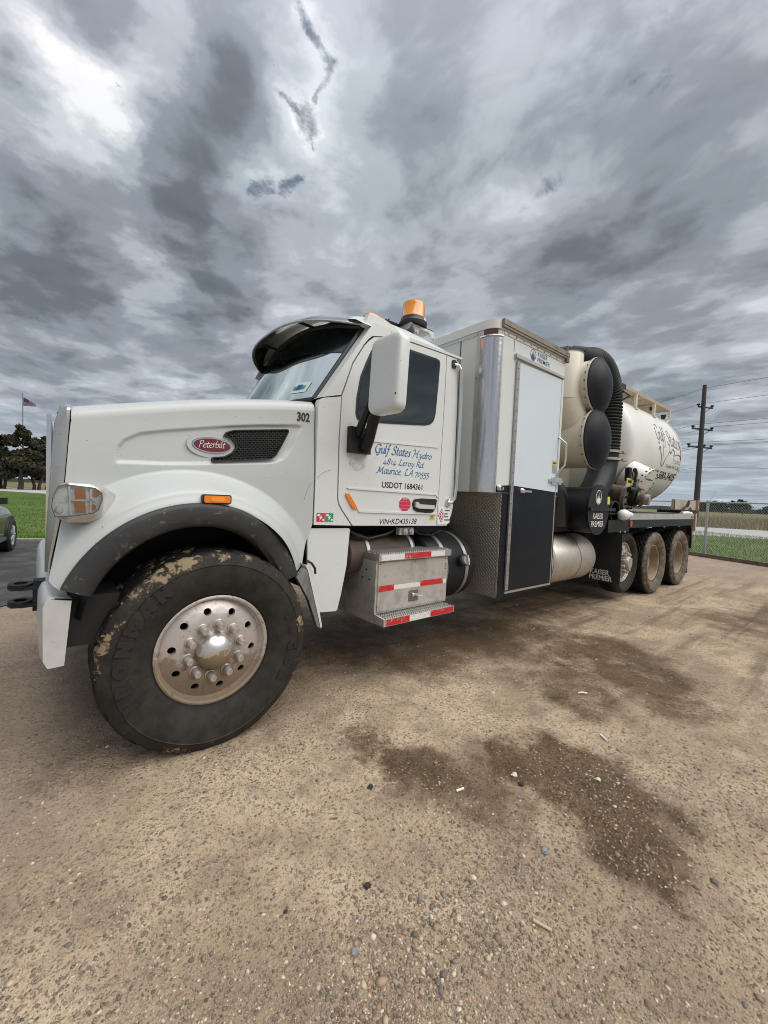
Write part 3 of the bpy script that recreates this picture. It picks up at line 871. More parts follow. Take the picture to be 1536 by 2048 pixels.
def sheet(name, pts, z, m, kind='structure'):
    b_ = B()
    b_.faces([(x, y, z) for x, y in pts], [tuple(range(len(pts)))])
    return part(name, b_, m, kind=kind, smooth=0)
def grass_fn(t, O, c, r, b):
    flat = t.vmath('MULTIPLY', O, (1, 1, 0))
    n1 = t.noise(flat, 0.25, 4, 0.6)
    n2 = t.noise(flat, 2.2, 5, 0.65)
    n3 = t.noise(flat, 22, 4, 0.7)
    c = t.mix(t.ramp(n2, 0.35, 0.68), (0.045, 0.085, 0.014), (0.105, 0.165, 0.030))
    c = t.mix(t.ramp(n1, 0.42, 0.66, 0, 0.7), c, (0.125, 0.150, 0.040))
    c = t.mix(t.ramp(n3, 0.5, 0.75, 0, 0.6), c, (0.03, 0.055, 0.012))
    return c, 0.9
GRASS = mat('lawn_grass', (0.08, 0.13, 0.03), 0.9, spec=0.2, fn=grass_fn, bump=(18, 0.8, 0.05))
def field_fn(t, O, c, r, b):
    flat = t.vmath('MULTIPLY', O, (1, 1, 0))
    c = t.mix(t.ramp(t.noise(flat, 0.06, 5, 0.6), 0.4, 0.62), (0.20, 0.165, 0.085), (0.115, 0.125, 0.05))
    c = t.mix(t.ramp(t.noise(flat, 1.2, 5, 0.7), 0.45, 0.7, 0, 0.6), c, (0.085, 0.070, 0.04))
    return c, 0.95
FIELD = mat('dry_field', (0.2, 0.16, 0.09), 0.95, spec=0.1, fn=field_fn)
def asphalt_fn(t, O, c, r, b):
    flat = t.vmath('MULTIPLY', O, (1, 1, 0))
    c = t.mix(t.ramp(t.noise(flat, 2.2, 5, 0.6), 0.4, 0.65), (0.040, 0.040, 0.042), (0.085, 0.08, 0.075))
    c = t.mix(t.ramp(t.noise(flat, 70, 3, 0.7), 0.58, 0.68, 0, 0.7), c, (0.25, 0.23, 0.20))
    return c, 0.85
ASPHALT = mat('worn_asphalt', (0.06, 0.06, 0.06), 0.85, spec=0.3, fn=asphalt_fn, bump=(80, 0.6, 0.01))
ROADPALE = mat('pale_road', (0.40, 0.39, 0.38), 0.9, spots=((0.6, 0.4, 0.7, (0.30, 0.29, 0.28), 0.6),))
KERB = mat('kerb_concrete', (0.36, 0.34, 0.30), 0.9, spots=((2, 0.4, 0.7, (0.22, 0.20, 0.17), 0.7),))

sheet('field', [(-1500, -900), (2200, -900), (2200, 2200), (-1500, 2200)], -0.06, FIELD)
RD = Vector((-0.47, 0.883)).normalized()
RN = Vector((0.883, 0.47)).normalized()
R0p, R1p = Vector((29.0, 2.8)), Vector((42.6, 5.6))
def along(p, s):
    q = p + RD * s
    return (q.x, q.y)
lawn = [along(R0p, -90), along(R0p, 140), (-120, 130), (-120, -60), (10, -60)]
sheet('lawn', lawn, -0.035, GRASS)
sheet('road', [along(R0p, -120), along(R1p, -120), along(R1p, 400), along(R0p, 400)], -0.03, ROADPALE)
b = B()
AE = Vector((0.69, 0.73)).normalized()
a0, a1 = Vector((-1.19, 3.9)) - AE * 16, Vector((-1.19, 3.9)) + AE * 7.6
G0 = Vector((-1.77, 10.85))
GD = Vector((0.953, -0.303)).normalized()
poly = [a0, a1, G0 + GD * 5.4, G0 - GD * 40, Vector((-40, -9))]
sheet('driveway', [(p.x, p.y) for p in poly], 0.012, ASPHALT)
b = B()
p0, p1 = G0 - GD * 40, G0 + GD * 14
nrm = Vector((0.303, 0.953)).normalized()
b.faces([(p0.x, p0.y, 0.02), (p1.x, p1.y, 0.02), (p1.x + nrm.x * .16, p1.y + nrm.y * .16, 0.02), (p0.x + nrm.x * .16, p0.y + nrm.y * .16, 0.02),
         (p0.x, p0.y, -0.05), (p1.x, p1.y, -0.05)], [(0, 1, 2, 3), (0, 4, 5, 1)])
part('kerb', b, KERB, kind='structure', smooth=0)

# blades of grass where the lawn and the rough field come into view
def blades(name, pts, h0, h1, wid, ca, cb):
    n = len(pts)
    pts = np.array(pts, 'f')
    h = rng.uniform(h0, h1, n).astype('f')
    a = rng.uniform(0, 2 * PI, n)
    lean = rng.uniform(0.0, 0.5, n) * h
    la = rng.uniform(0, 2 * PI, n)
    wv = np.stack([np.cos(a) * wid, np.sin(a) * wid, 0 * a], -1)
    tip = pts + np.stack([np.cos(la) * lean, np.sin(la) * lean, h], -1)
    v = np.stack([pts - wv, pts + wv, tip], 1).astype('f')
    me = bpy.data.meshes.new(name)
    me.vertices.add(n * 3)
    me.vertices.foreach_set('co', v.reshape(-1))
    me.loops.add(n * 3)
    me.loops.foreach_set('vertex_index', np.arange(n * 3, dtype='i'))
    me.polygons.add(n)
    me.polygons.foreach_set('loop_start', np.arange(0, n * 3, 3, dtype='i'))
    me.update(calc_edges=True)
    at = me.attributes.new('tint', 'FLOAT_COLOR', 'POINT')
    k = rng.random(n)[:, None]
    cc = np.ones((n, 3, 4), 'f')
    cc[..., :3] = (np.array(ca) * (1 - k) + np.array(cb) * k)[:, None, :]
    at.data.foreach_set('color', cc.reshape(-1))
    m = mat(name + '_blade', (0.1, 0.1, 0.1), 0.8, spec=0.2, fn=lambda t, O, c, r, b: (_attr(t), 0.8))
    return put(name, me, m, kind='stuff')
def _attr(t):
    a = t.n('ShaderNodeAttribute')
    a.attribute_name = 'tint'
    return a.outputs['Color']
pts = []
for _ in range(26000):
    s, d = rng.uniform(-9, 16), rng.uniform(0.2, 15) ** 1.0
    q = T0 + TD * s + Vector((TD.y, -TD.x)) * d
    pts.append((q.x, q.y, -0.035))
blades('grass', pts, 0.05, 0.13, 0.008, (0.05, 0.10, 0.016), (0.14, 0.20, 0.045))
pts = []
for _ in range(16000):
    s, d = rng.uniform(-30, 40), rng.uniform(0, 1) ** 2 * 60 + 0.4
    q = R1p + RD * s + RN * d
    pts.append((q.x, q.y, -0.06))
blades('tall_grass', pts, 0.3, 0.95, 0.03, (0.20, 0.155, 0.085), (0.30, 0.25, 0.14))
pts = []
for _ in range(14000):
    pts.append((rng.uniform(-9, 2), 11.2 + rng.uniform(0, 1) ** 1.6 * 45, -0.035))
blades('lawn_grass', pts, 0.04, 0.10, 0.012, (0.05, 0.11, 0.015), (0.12, 0.20, 0.04))

# ================================================================== THINGS OF THE PLACE
# timber edging of the yard
tb = thing('timber_edging', 'long low weathered timber edging between the gravel and the fenced lawn', 'edging', (T0.x, T0.y, 0))
s = -11.0
i = 0
while s < 16:
    L = 2.4
    b = B()
    for q in (0,):
        b.box(0.012, L - 0.012, -0.07, 0.07, -0.04, 0.10 + 0.012 * math.sin(i * 2.1), 0.015)
    ang = math.atan2(TD.y, TD.x) + 0.008 * math.sin(i * 1.7)
    o = part('timber', b, TIMBER, tb)
    o.location = (TD.x * s, TD.y * s, 0)
    o.rotation_euler = (0, 0.004 * math.cos(i), ang)
    s += L
    i += 1

# chain-link fence
FD = TD
F0 = Vector((15.79, 1.215))
fence = thing('chain_link_fence', 'galvanised chain-link fence with barbed wire arms beyond the gravel yard', 'fence', (F0.x, F0.y, 0))
FH = 1.70
span = (-9.2, 18.4)
proto = None
arm = Vector((FD.y, -FD.x, 0))
for k in range(-3, 7):
    s = k * 3.05
    b = B()
    b.cyl((0, 0, -0.05), (0, 0, FH + 0.04), 0.038, 10)
    b.sphere((0, 0, FH + 0.04), 0.044, n=10, m=6)
    if proto is None:
        o = part('post', b, STEELGALV, fence)
        b2 = B()
        b2.tube([(0, 0, FH), (arm.x * 0.08, arm.y * 0.08, FH + 0.08), (arm.x * 0.30, arm.y * 0.30, FH + 0.36)], 0.022, 8)
        part('barb_arm', b2, STEELGALV, o)
        proto = o
    else:
        o = copy_tree(proto, fence)
        b.bm.free()
    o.location = (FD.x * s, FD.y * s, 0)
b = B()
b.cyl((FD.x * span[0], FD.y * span[0], FH), (FD.x * span[1], FD.y * span[1], FH), 0.021, 8)
part('top_rail', b, STEELGALV, fence)
vv, ff = [], []
def thin(p0, p1, r):
    d = (Vector(p1) - Vector(p0)).normalized()
    a = d.orthogonal().normalized()
    c = d.cross(a)
    i0 = len(vv)
    for p in (p0, p1):
        for k in range(3):
            q = Vector(p) + (a * math.cos(2.0944 * k) + c * math.sin(2.0944 * k)) * r
            vv.append(q[:])
    for k in range(3):
        ff.append((i0 + k, i0 + (k + 1) % 3, i0 + 3 + (k + 1) % 3, i0 + 3 + k))
step = 0.075
s = span[0]
while s < span[1]:
    for sg in (1, -1):
        e = s + sg * (FH - 0.06) * 0.9
        thin((FD.x * s + 0.006 * sg, FD.y * s, 0.04), (FD.x * e + 0.006 * sg, FD.y * e, FH - 0.02), 0.0021)
    s += step
for hgt, off in ((0.12, 0.10), (0.24, 0.20), (0.35, 0.29)):
    thin((FD.x * span[0] + arm.x * off, FD.y * span[0] + arm.y * off, FH + hgt), (FD.x * span[1] + arm.x * off, FD.y * span[1] + arm.y * off, FH + hgt), 0.003)
me = bpy.data.meshes.new('wire_mesh')
me.from_pydata(vv, [], ff)
put('wire_mesh', me, WIRE, fence, kind='stuff')

# utility pole with its lines
PP = Vector((48.9, 9.1))
pole = thing('utility_pole', 'tall dark wooden utility pole with three crossarms beyond the fence', 'utility pole', (PP.x, PP.y, -0.03))
b = B()
b.tube([(0, 0, -0.3), (0.02, 0.02, 7), (0.05, 0.05, 13.85)], [0.27, 0.23, 0.17], 12)
part('shaft', b, POLEWOOD, pole)
cross = Vector((0.86, -0.48, 0)).normalized()
cross = Vector((0.9026, -0.4305, 0))
for zc, l0, l1 in ((11.75, -0.35, 1.5), (9.55, -0.9, 1.7), (7.75, -1.25, 1.75)):
    b = B()
    c0, c1 = cross * l0, cross * l1
    perp = Vector((-cross.y, cross.x, 0)) * 0.28
    b.tube([(c0.x + perp.x, c0.y + perp.y, zc), (c1.x + perp.x, c1.y + perp.y, zc)], 0.09, 4)
    arm_ = part('crossarm', b, POLEWOOD, pole)
    b = B()
    c2 = cross * (l1 * 0.8)
    b.tube([(c2.x + perp.x, c2.y + perp.y, zc - 0.05), (perp.x * .8, perp.y * .8, zc - 0.85)], 0.03, 6)
    part('brace', b, POLEWOOD, arm_)
    for l in ((l0 * 0.9, l1 * 0.95) if zc > 8 else (l0 * .95, 0.75, l1 * 0.97)):
        b = B()
        q = cross * l + perp
        b.lathe([(0.03, 0.05), (0.05, 0.10), (0.14, 0.16), (0.17, 0.24), (0.08, 0.30), (0.0, 0.31)], (q.x, q.y, zc), 'Z', 10)
        part('insulator', b, GASKET, arm_)
WIRELINE = mat('power_cable', (0.03, 0.03, 0.035), 0.6)
for zt, l, lab in ((13.5, 0.0, 'topmost thin power line crossing the sky at the utility pole'), (11.95, -0.2, 'power line just below the topmost one on the utility pole'),
                   (9.85, -0.8, 'left hand power line on the middle crossarm of the pole'), (9.85, 1.6, 'right hand power line on the middle crossarm of the pole'),
                   (8.05, -1.2, 'left outer power line on the lowest crossarm of the pole'), (8.05, 0.75, 'middle power line on the lowest crossarm of the pole'), (8.05, 1.7, 'right outer power line on the lowest crossarm of the pole'),
                   (5.7, 0.25, 'lowest cable strung on the pole below all crossarms')):
    q = cross * l
    b = B()
    path = []
    for k in range(-14, 15):
        u = k / 14
        d = TD * (u * 72)
        uu = abs(u)
        sag = 1.5 * (4 * (uu - 0.5) ** 2 - 1)
        path.append((PP.x + q.x + d.x, PP.y + q.y + d.y, zt + sag))
    b.tube(path, 0.014, 5)
    tag(part('power_line', b, WIRELINE), lab, 'power line', 'power lines on the utility pole')

# trees
def leaves(n, blobs, size, ca, cb, name, seed):
    r = np.random.default_rng(seed)
    cs = np.array([q[:3] for q in blobs], 'f')
    rs = np.array([q[3] for q in blobs], 'f')
    pr = rs ** 2.4
    idx = r.choice(len(blobs), n, p=pr / pr.sum())
    d = r.normal(size=(n, 3)).astype('f')
    d /= np.linalg.norm(d, axis=1)[:, None]
    rad = rs[idx] * (0.35 + 0.7 * r.random(n) ** 0.6)
    c = cs[idx] + d * rad[:, None] * np.array([1, 1, 0.72], 'f')
    u = r.normal(size=(n, 3)).astype('f')
    u /= np.linalg.norm(u, axis=1)[:, None]
    w_ = np.cross(u, r.normal(size=(n, 3)))
    w_ /= np.linalg.norm(w_, axis=1)[:, None]
    s = (size * r.uniform(0.6, 1.5, n)).astype('f')[:, None]
    v = np.stack([c - u * s, c + w_ * s * .55, c + u * s, c - w_ * s * .55], 1).astype('f')
    me = bpy.data.meshes.new(name)
    me.vertices.add(n * 4)
    me.vertices.foreach_set('co', v.reshape(-1))
    me.loops.add(n * 4)
    me.loops.foreach_set('vertex_index', np.arange(n * 4, dtype='i'))
    me.polygons.add(n)
    me.polygons.foreach_set('loop_start', np.arange(0, n * 4, 4, dtype='i'))
    me.update(calc_edges=True)
    at = me.attributes.new('tint', 'FLOAT_COLOR', 'POINT')
    k = (0.6 * r.random(len(blobs))[idx] + 0.4 * r.random(n))[:, None]
    cc = np.ones((n, 4, 4), 'f')
    cc[..., :3] = (np.array(ca) * (1 - k) + np.array(cb) * k)[:, None, :]
    at.data.foreach_set('color', cc.reshape(-1))
    return me
LEAF = mat('tree_leaf', (0.05, 0.05, 0.03), 0.8, spec=0.2, fn=lambda t, O, c, r, b: (_attr(t), 0.8))
def tree(x, y, h, crown_r, trunks, label, seed, ca, cb, n=5200, z0=0.22, leaf=0.20, group=None):
    r = random.Random(seed)
    t = thing('tree', label, 'tree', (x, y, -0.04), 0, group)
    b = B()
    blobs = []
    for k in range(trunks):
        a = 2 * PI * k / trunks + r.uniform(-.5, .5)
        off = 0.35 if trunks > 1 else 0
        base = Vector((math.cos(a) * off, math.sin(a) * off, 0))
        top = Vector((math.cos(a) * crown_r * (0.35 if trunks > 1 else 0.08), math.sin(a) * crown_r * (0.35 if trunks > 1 else 0.08), h * r.uniform(.6, .75)))
        path = [base + (top - base) * u + Vector((r.uniform(-.12, .12), r.uniform(-.12, .12), 0)) * (u > 0) for u in (0, .12, .3, .5, .75, 1)]
        r0 = 0.032 * h * (0.75 if trunks > 1 else 1.0)
        b.tube(path, [r0 * 1.25, r0, r0 * .8, r0 * .62, r0 * .4, r0 * .15], 9)
        for q in range(9):
            u = r.uniform(.28, .95)
            i0 = min(int(u * 5), 4)
            p = path[i0].lerp(path[i0 + 1], u * 5 - i0)
            aa = r.uniform(0, 2 * PI)
            L = crown_r * r.uniform(.45, .95) * (1.15 - .55 * u)
            e = p + Vector((math.cos(aa) * L, math.sin(aa) * L, L * r.uniform(.15, .6)))
            e.z = min(e.z, h * .96)
            mid = p.lerp(e, .5) + Vector((0, 0, L * .06))
            b.tube([p, mid, e], [r0 * .36, r0 * .22, r0 * .06], 6)
            for _ in range(2):
                f = p.lerp(e, r.uniform(.55, 1.05))
                blobs.append((f.x + r.uniform(-.5, .5), f.y + r.uniform(-.5, .5), f.z + r.uniform(0, .5), crown_r * r.uniform(.16, .30)))
        blobs.append((top.x, top.y, h * .86, crown_r * .24))
        blobs.append((top.x * .7 + r.uniform(-.4, .4), top.y * .7, h * .95, crown_r * .13))
    part('trunk', b, BARK, t)
    put('crown', leaves(n, blobs, leaf, ca, cb, 'crown', seed), LEAF, t)
    return t
CA, CB = (0.032, 0.036, 0.020), (0.090, 0.082, 0.048)
tree(-7.9, 86, 8.8, 4.2, 3, 'broad brownish tree at the left edge behind the dark car', 3, CA, CB, 12000, leaf=0.26)
tree(-5.5, 84, 10.4, 4.0, 1, 'tallest brownish tree in front of the flag pole', 5, CA, CB, 12000, leaf=0.26)
tree(-3.6, 86, 9.0, 3.6, 2, 'brownish tree with forked trunk beside the truck grille', 8, CA, CB, 11000, leaf=0.26)
tree(-11.5, 92, 9.5, 4.4, 2, 'dark tree left of the broad one, mostly outside the picture', 13, CA, CB, 8000, leaf=0.26)
tree(-2.4, 93, 8.6, 3.2, 1, 'far tree half hidden behind the truck grille', 17, CA, CB, 8000, leaf=0.26)
FCA, FCB = (0.016, 0.030, 0.018), (0.040, 0.060, 0.034)
ftl = ['far dark tree just right of the truck tail', 'far low tree right of the fence post', 'far round tree at the middle of the field edge', 'far broad tree, largest on the field edge', 'far low tree near the right edge of the picture', 'far small tree at the right edge of the picture']
for (fx, fy, fh, fr, sd_), lab in zip([(236, 58, 5.4, 5.5, 21), (244, 50.5, 4.6, 6.0, 22), (248, 44.5, 5.6, 4.6, 23), (252, 37.5, 6.6, 6.6, 24), (268, 30, 4.4, 5.4, 25), (262, 24, 4.6, 5.5, 26)], ftl):
    tree(fx, fy, fh, fr, 2, lab, sd_, FCA, FCB, 1500, leaf=0.5, group='trees along the far field edge')
b = B()
rows = []
rr_ = random.Random(4)
for k in range(160):
    a = math.radians(-8 + 140 * k / 159)
    R_ = 420
    rows.append((R_ * math.cos(a), R_ * math.sin(a), 3.2 + 2.0 * mnoise.noise(Vector((k * .35, 0, 0))) + rr_.uniform(-.5, .5)))
vv, ff = [], []
for x, y, z in rows:
    vv += [(x, y, -0.1), (x, y, z), (x * 1.03, y * 1.03, z * .9), (x * 1.03, y * 1.03, -.1)]
for k in range(len(rows) - 1):
    for j in range(3):
        ff.append((4 * k + j, 4 * k + 4 + j, 4 * k + 5 + j, 4 * k + 1 + j))
b.faces(vv, ff)
part('distant_woods', b, mat('woods', (0.04, 0.052, 0.042), 1.0, spots=((0.5, 0.4, 0.6, (0.065, 0.075, 0.06), 0.8),)), kind='stuff', smooth=0)

# flag pole
fp = thing('flag_pole', 'slim grey flag pole with a limp flag rising above the trees', 'flag pole', (-5.72, 92.3, -0.03))
b = B()
b.tube([(0, 0, 0), (0, 0, 16.6)], [0.11, 0.06], 8)
part('pole', b, mat('pole_grey', (0.25, 0.26, 0.28), 0.4, 0.5), fp)
b = B()
b.sphere((0, 0, 16.7), 0.12, n=8, m=6)
part('finial', b, STEELGALV, fp)
rows = []
for i in range(15):
    u = i / 14
    row = []
    for j in range(9):
        v_ = j / 8
        drop = 0.95 * u ** 1.1
        hgt = 1.45 * (1 - 0.72 * u)
        row.append((0.08 + 1.65 * u, 0.14 * math.sin(9 * u + 2 * v_) * u - 0.2 * u, 15.9 - drop - v_ * hgt))
    rows.append(row)
b = B()
b.grid(rows)
def flag_fn(t, O, c, r, b_):
    uv = t.n('ShaderNodeUVMap').outputs[0]
    u, v_, _ = t.sep(uv)
    st = t.math('GREATER_THAN', t.math('FRACT', t.math('MULTIPLY', v_, 6.5)), 0.5)
    c = t.mix(st, (0.16, 0.02, 0.035), (0.24, 0.22, 0.24))
    can = t.math('MULTIPLY', t.math('LESS_THAN', u, 0.42), t.math('LESS_THAN', v_, 0.54))
    return t.mix(can, c, (0.025, 0.03, 0.10)), 0.8
me = b.mesh('flag')
uvl = me.uv_layers.new(name='uv')
for lp in me.loops:
    co = me.vertices[lp.vertex_index].co
    u = (co.x - 0.08) / 1.65
    vtx = (15.9 - 0.95 * u ** 1.1 - co.z) / (1.45 * (1 - 0.72 * u)) if u >= 0 else 0
    uvl.data[lp.index].uv = (u, vtx)
put('flag', me, mat('flag_cloth', (0.4, 0.1, 0.1), 0.8, fn=flag_fn), fp)

# ================================================================== THE TRUCK
YC = 1.22           # its centre line
TR = thing('vacuum_truck', 'white and cream vacuum tanker truck with muddy front wheel and black cabinet door', 'truck')

# ---- hood
AX, AZ, AR = -0.09, 0.723, 0.634
ZT = [(-0.75, 1.80), (-0.645, 1.835), (-0.36, 1.905), (-0.1, 1.965), (0.145, 2.012), (0.45, 2.06), (0.70, 2.085)]
def hood_y(x, z):
    base = 0.290 + (0.186 - 0.290) * min(1.0, max(0.0, (x + 0.645) / 1.31))
    base += 0.03 * smoothstep(1.5, 1.95, z)
    d = math.hypot(x - AX, z - AZ) - AR
    if z < AZ:
        d = abs(x - AX) - AR
    k = smoothstep(0.05, 0.19, d)
    lip = 0.02 + 0.02 * smoothstep(0.0, 0.06, d)
    rear = smoothstep(0.35, 0.62, x)
    lip += 0.10 * rear
    y = lip * (1 - k) + base * k
    # pressed panel with the vent
    zt = lerp_tab([(-0.46, 1.58), (-0.447, 1.648), (-0.421, 1.688), (-0.351, 1.732), (-0.234, 1.761), (0.119, 1.834), (0.306, 1.865), (0.55, 1.897), (0.58, 1.89)], x)
    zb = lerp_tab([(-0.46, 1.55), (-0.227, 1.559), (0.119, 1.590), (0.373, 1.617), (0.441, 1.643), (0.492, 1.704), (0.567, 1.864), (0.58, 1.89)], x)
    inn = smoothstep(0, 0.016, zt - z) * smoothstep(0, 0.024, z - zb) * smoothstep(-0.462, -0.44, x)
    y += 0.016 * inn
    return y
def hood_outer(th):
    """where the ray at angle th from the arch centre meets the outline of the hood side"""
    poly = [(0.53, 0.925), (0.575, 0.965), (0.668, 1.225), (0.672, 2.085 - .08)]
    poly += [(x, z - 0.08) for x, z in ((0.45, 2.06), (0.145, 2.012), (-0.1, 1.965), (-0.36, 1.905))]
    poly += [(-0.645, 1.755), (-0.652, 1.66), (-0.665, 1.45), (-0.68, 1.25), (-0.722, 1.0), (-0.708, 0.978), (-0.665, 0.945)]
    c, s = math.cos(th), math.sin(th)
    best = None
    for (x0, z0), (x1, z1) in zip(poly, poly[1:]):
        ex, ez = x1 - x0, z1 - z0
        den = c * ez - s * ex
        if abs(den) < 1e-9:
            continue
        t = ((x0 - AX) * ez - (z0 - AZ) * ex) / den
        u = ((x0 - AX) * s - (z0 - AZ) * c) / -den if abs(den) > 0 else 0
        u = ((x0 - AX) * s - (z0 - AZ) * c) / den
        if t > 0 and -1e-6 <= u <= 1 + 1e-6:
            best = t if best is None else max(best, t)
    return best
TH0, TH1 = math.radians(158.2), math.radians(19.3)
rows = []
NTH, NR = 260, 120
for i in range(NTH + 1):
    th = TH0 + (TH1 - TH0) * i / NTH
    ro = hood_outer(th) or AR + 0.02
    row = []
    for j in range(NR + 1):
        u = j / NR
        r_ = AR + (max(ro, AR + 0.004) - AR) * (u ** 1.1)
        x, z = AX + r_ * math.cos(th), AZ + r_ * math.sin(th)
        row.append((x, hood_y(x, z), z))
    rows.append(row)
b = B()
b.grid(rows)
# rounded shoulder and top
top = []
NX = 36
for i in range(NX + 1):
    x = -0.645 + (0.672 + 0.645) * i / NX
    zt = lerp_tab(ZT, x)
    z0 = zt - 0.08
    y0 = hood_y(x, z0)
    row = []
    for k in range(9):
        a = (PI / 2) * k / 8
        row.append((x, y0 + 0.11 * (1 - math.cos(a)), z0 + 0.08 * math.sin(a) ** 0.9))
    for u in (0.25, 0.5, 0.75, 1.0):
        yy_ = y0 + 0.11 + (YC - y0 - 0.11) * u
        row.append((x, yy_, zt + 0.05 * (1 - (1 - u) ** 2)))
    top.append(row)
b.grid(top)
# front return of the side, towards the grille
b.mirror_copy(YC)
hood = part('hood', b, HOODWHITE_SHADED, TR, smooth=55)

# ---- dark flare over the front wheel
FL0 = 157.7
def arch_ring(r, y, th):
    return (AX + r * math.cos(th), y, AZ + r * math.sin(th))
rows = []
for i in range(61):
    th = math.radians(FL0) + (math.radians(17.0) - math.radians(FL0)) * i / 60
    rear = smoothstep(math.radians(75), math.radians(15), th) if False else smoothstep(0.5, 1.0, i / 60)
    y = 0.0 + 0.085 * rear
    ri = 0.515 - 0.02 * rear
    w_ = 1.0
    rows.append([arch_ring(r_, yy_ + y, th) for r_, yy_ in ((0.637, 0.06), (0.640, 0.008), (0.634, -0.006), (0.615, -0.012), (0.56, -0.014), (0.53, -0.008), (ri, 0.008), (ri - 0.006, 0.05), (ri, 0.16))])
b = B()
b.grid(rows)
part('fender_flare', b, FLARE, TR, smooth=50)
# rear splash piece that hangs below the flare
b = B()
b.prism([(0.50, 0.895), (0.552, 0.952), (0.575, 0.935), (0.612, 0.80), (0.668, 0.60), (0.686, 0.535), (0.664, 0.545), (0.59, 0.742)], 0.060, 0.10, bev=0.006)
part('splash_guard', b, mat('dirty_grey_plastic', (0.12, 0.118, 0.115), 0.6, spots=((9, 0.4, 0.65, (0.24, 0.23, 0.21), 0.8, 0.8, (1, 1, .4)), (5, 0.5, 0.8, (0.10, 0.09, 0.08), 0.6))), TR)
b = B()
b.prism([(0.556, 0.975), (0.595, 0.962), (0.640, 0.80), (0.700, 0.545), (0.690, 0.53), (0.672, 0.60), (0.616, 0.80), (0.577, 0.937)], 0.058, 0.13, bev=0.006)
part('splash_guard_edge', b, WHITE, TR)
b = B()
b.tube([(0.57, 0.07, 1.00), (0.60, 0.05, 0.98), (0.625, 0.05, 0.945), (0.628, 0.05, 0.91)], 0.008, 8)
part('hood_latch', b, GASKET, TR)
b = B()
b.prism([(0.50, 0.70), (0.575, 0.70), (0.60, 0.42), (0.57, 0.40), (0.53, 0.42)], 0.14, 0.60, bev=0.01)
part('inner_mudflap', b, GASKET, TR)
# inner liner of the wheel arch
rows = []
for i in range(41):
    th = math.radians(172) + (math.radians(-4) - math.radians(172)) * i / 40
    rows.append([arch_ring(0.520, 0.05, th), arch_ring(0.57, 0.2, th), arch_ring(0.60, 0.70, th)])
b = B()
b.grid(rows)
part('wheel_arch_liner', b, DARK, TR)
b = B()
b.box(-0.62, 0.66, 0.62, 1.82, 0.62, 1.62, 0.04)
part('engine_bay', b, DARK, TR)

# ---- grille surround, seen from its side
def hood_front(z):
    return lerp_tab([(0.86, -0.715), (1.0, -0.722), (1.25, -0.68), (1.45, -0.665), (1.66, -0.652), (1.835, -0.643)], z)
b = B()
prof = []
for z in np.linspace(0.985, 1.80, 14):
    x1 = hood_front(z) - 0.004
    x0 = lerp_tab([(0.9, -0.742), (1.1, -0.742), (1.36, -0.73), (1.73, -0.712), (1.80, -0.695)], z)
    prof.append((z, x0, x1))
rows = []
for z, x0, x1 in prof:
    yb = 0.34 - 0.0 * z
    rows.append([(x1, yb - 0.03, z), (x1 - 0.3 * (x1 - x0), yb - 0.028, z), (x0 + 0.02, yb + 0.0, z), (x0, yb + 0.03, z), (x0, yb + 0.10, z), (x0 + 0.05, yb + 0.11, z)])
# carry the surround round the top corner and across
n0 = len(rows)
for k in range(1, 7):
    a = (PI / 2) * k / 6
    rows.append([(x + 0.006 * k / 6, YC + (y - YC) * (1 - 0.0) + 0.10 * (1 - math.cos(a)) * 1.0, zz_ + dz_) for (x, y, zz_), dz_ in zip(rows[n0 - 1], [0.045 * math.sin(a)] * 6)])
b.grid(rows)
top_row = rows[-1]
b.grid([top_row, [(x, 2 * YC - y, z) for x, y, z in top_row]])
b.grid([[(x, 2 * YC - y, z) for x, y, z in r_] for r_ in rows])
gs = part('grille_surround', b, DULLCHROME, TR, smooth=50)
b = B()
b.box(-0.70, -0.66, 0.42, 2.02, 0.95, 1.80, 0.01)
part('grille_backing', b, DARK, TR)
for k in range(13):
    b = B()
    y = 0.48 + 1.48 * k / 12
    b.box(-0.742, -0.722, y - 0.012, y + 0.012, 0.96, 1.79, 0.004)
    part('grille_bar', b, CHROME, TR)

# ---- bumper
bp = [(-0.722, 0.02), (-0.738, 0.10), (-0.752, 0.30), (-0.768, 0.75), (-0.782, YC), (-0.80, 1.7), (-0.812, 2.0), (-0.812, 2.40)]
rows = []
for x, y in bp:
    rows.append([(x + 0.085, y, 0.915), (x + 0.02, y, 0.925), (x + 0.004, y, 0.918), (x - 0.012, y, 0.885), (x - 0.016, y, 0.76), (x - 0.012, y, 0.64), (x + 0.006, y, 0.615), (x + 0.05, y, 0.61)])
b = B()
b.grid(rows)
BUMPER = mat('bumper_aluminium', (0.62, 0.64, 0.64), 0.30, 0.35, spots=((3, 0.42, 0.7, (0.48, 0.46, 0.43), 0.7, 0.5), (26, 0.6, 0.74, (0.30, 0.26, 0.2), 0.4, 0.7)))
bumper = part('bumper', b, BUMPER, TR, smooth=45)
for yy_, s_ in ((0.018, 1), (2 * YC - 0.018, -1)):
    b = B()
    b.prism([(-0.727, 0.922), (-0.640, 0.905), (-0.664, 0.612), (-0.722, 0.610), (-0.738, 0.645), (-0.740, 0.885)], yy_, yy_ + 0.012 * s_, bev=0.005)
    part('bumper_end', b, BUMPER, bumper)
b = B()
b.box(-0.70, -0.45, 0.12, 2.3, 0.66, 0.90, 0.02)
part('bumper_bracket', b, DARK, TR)
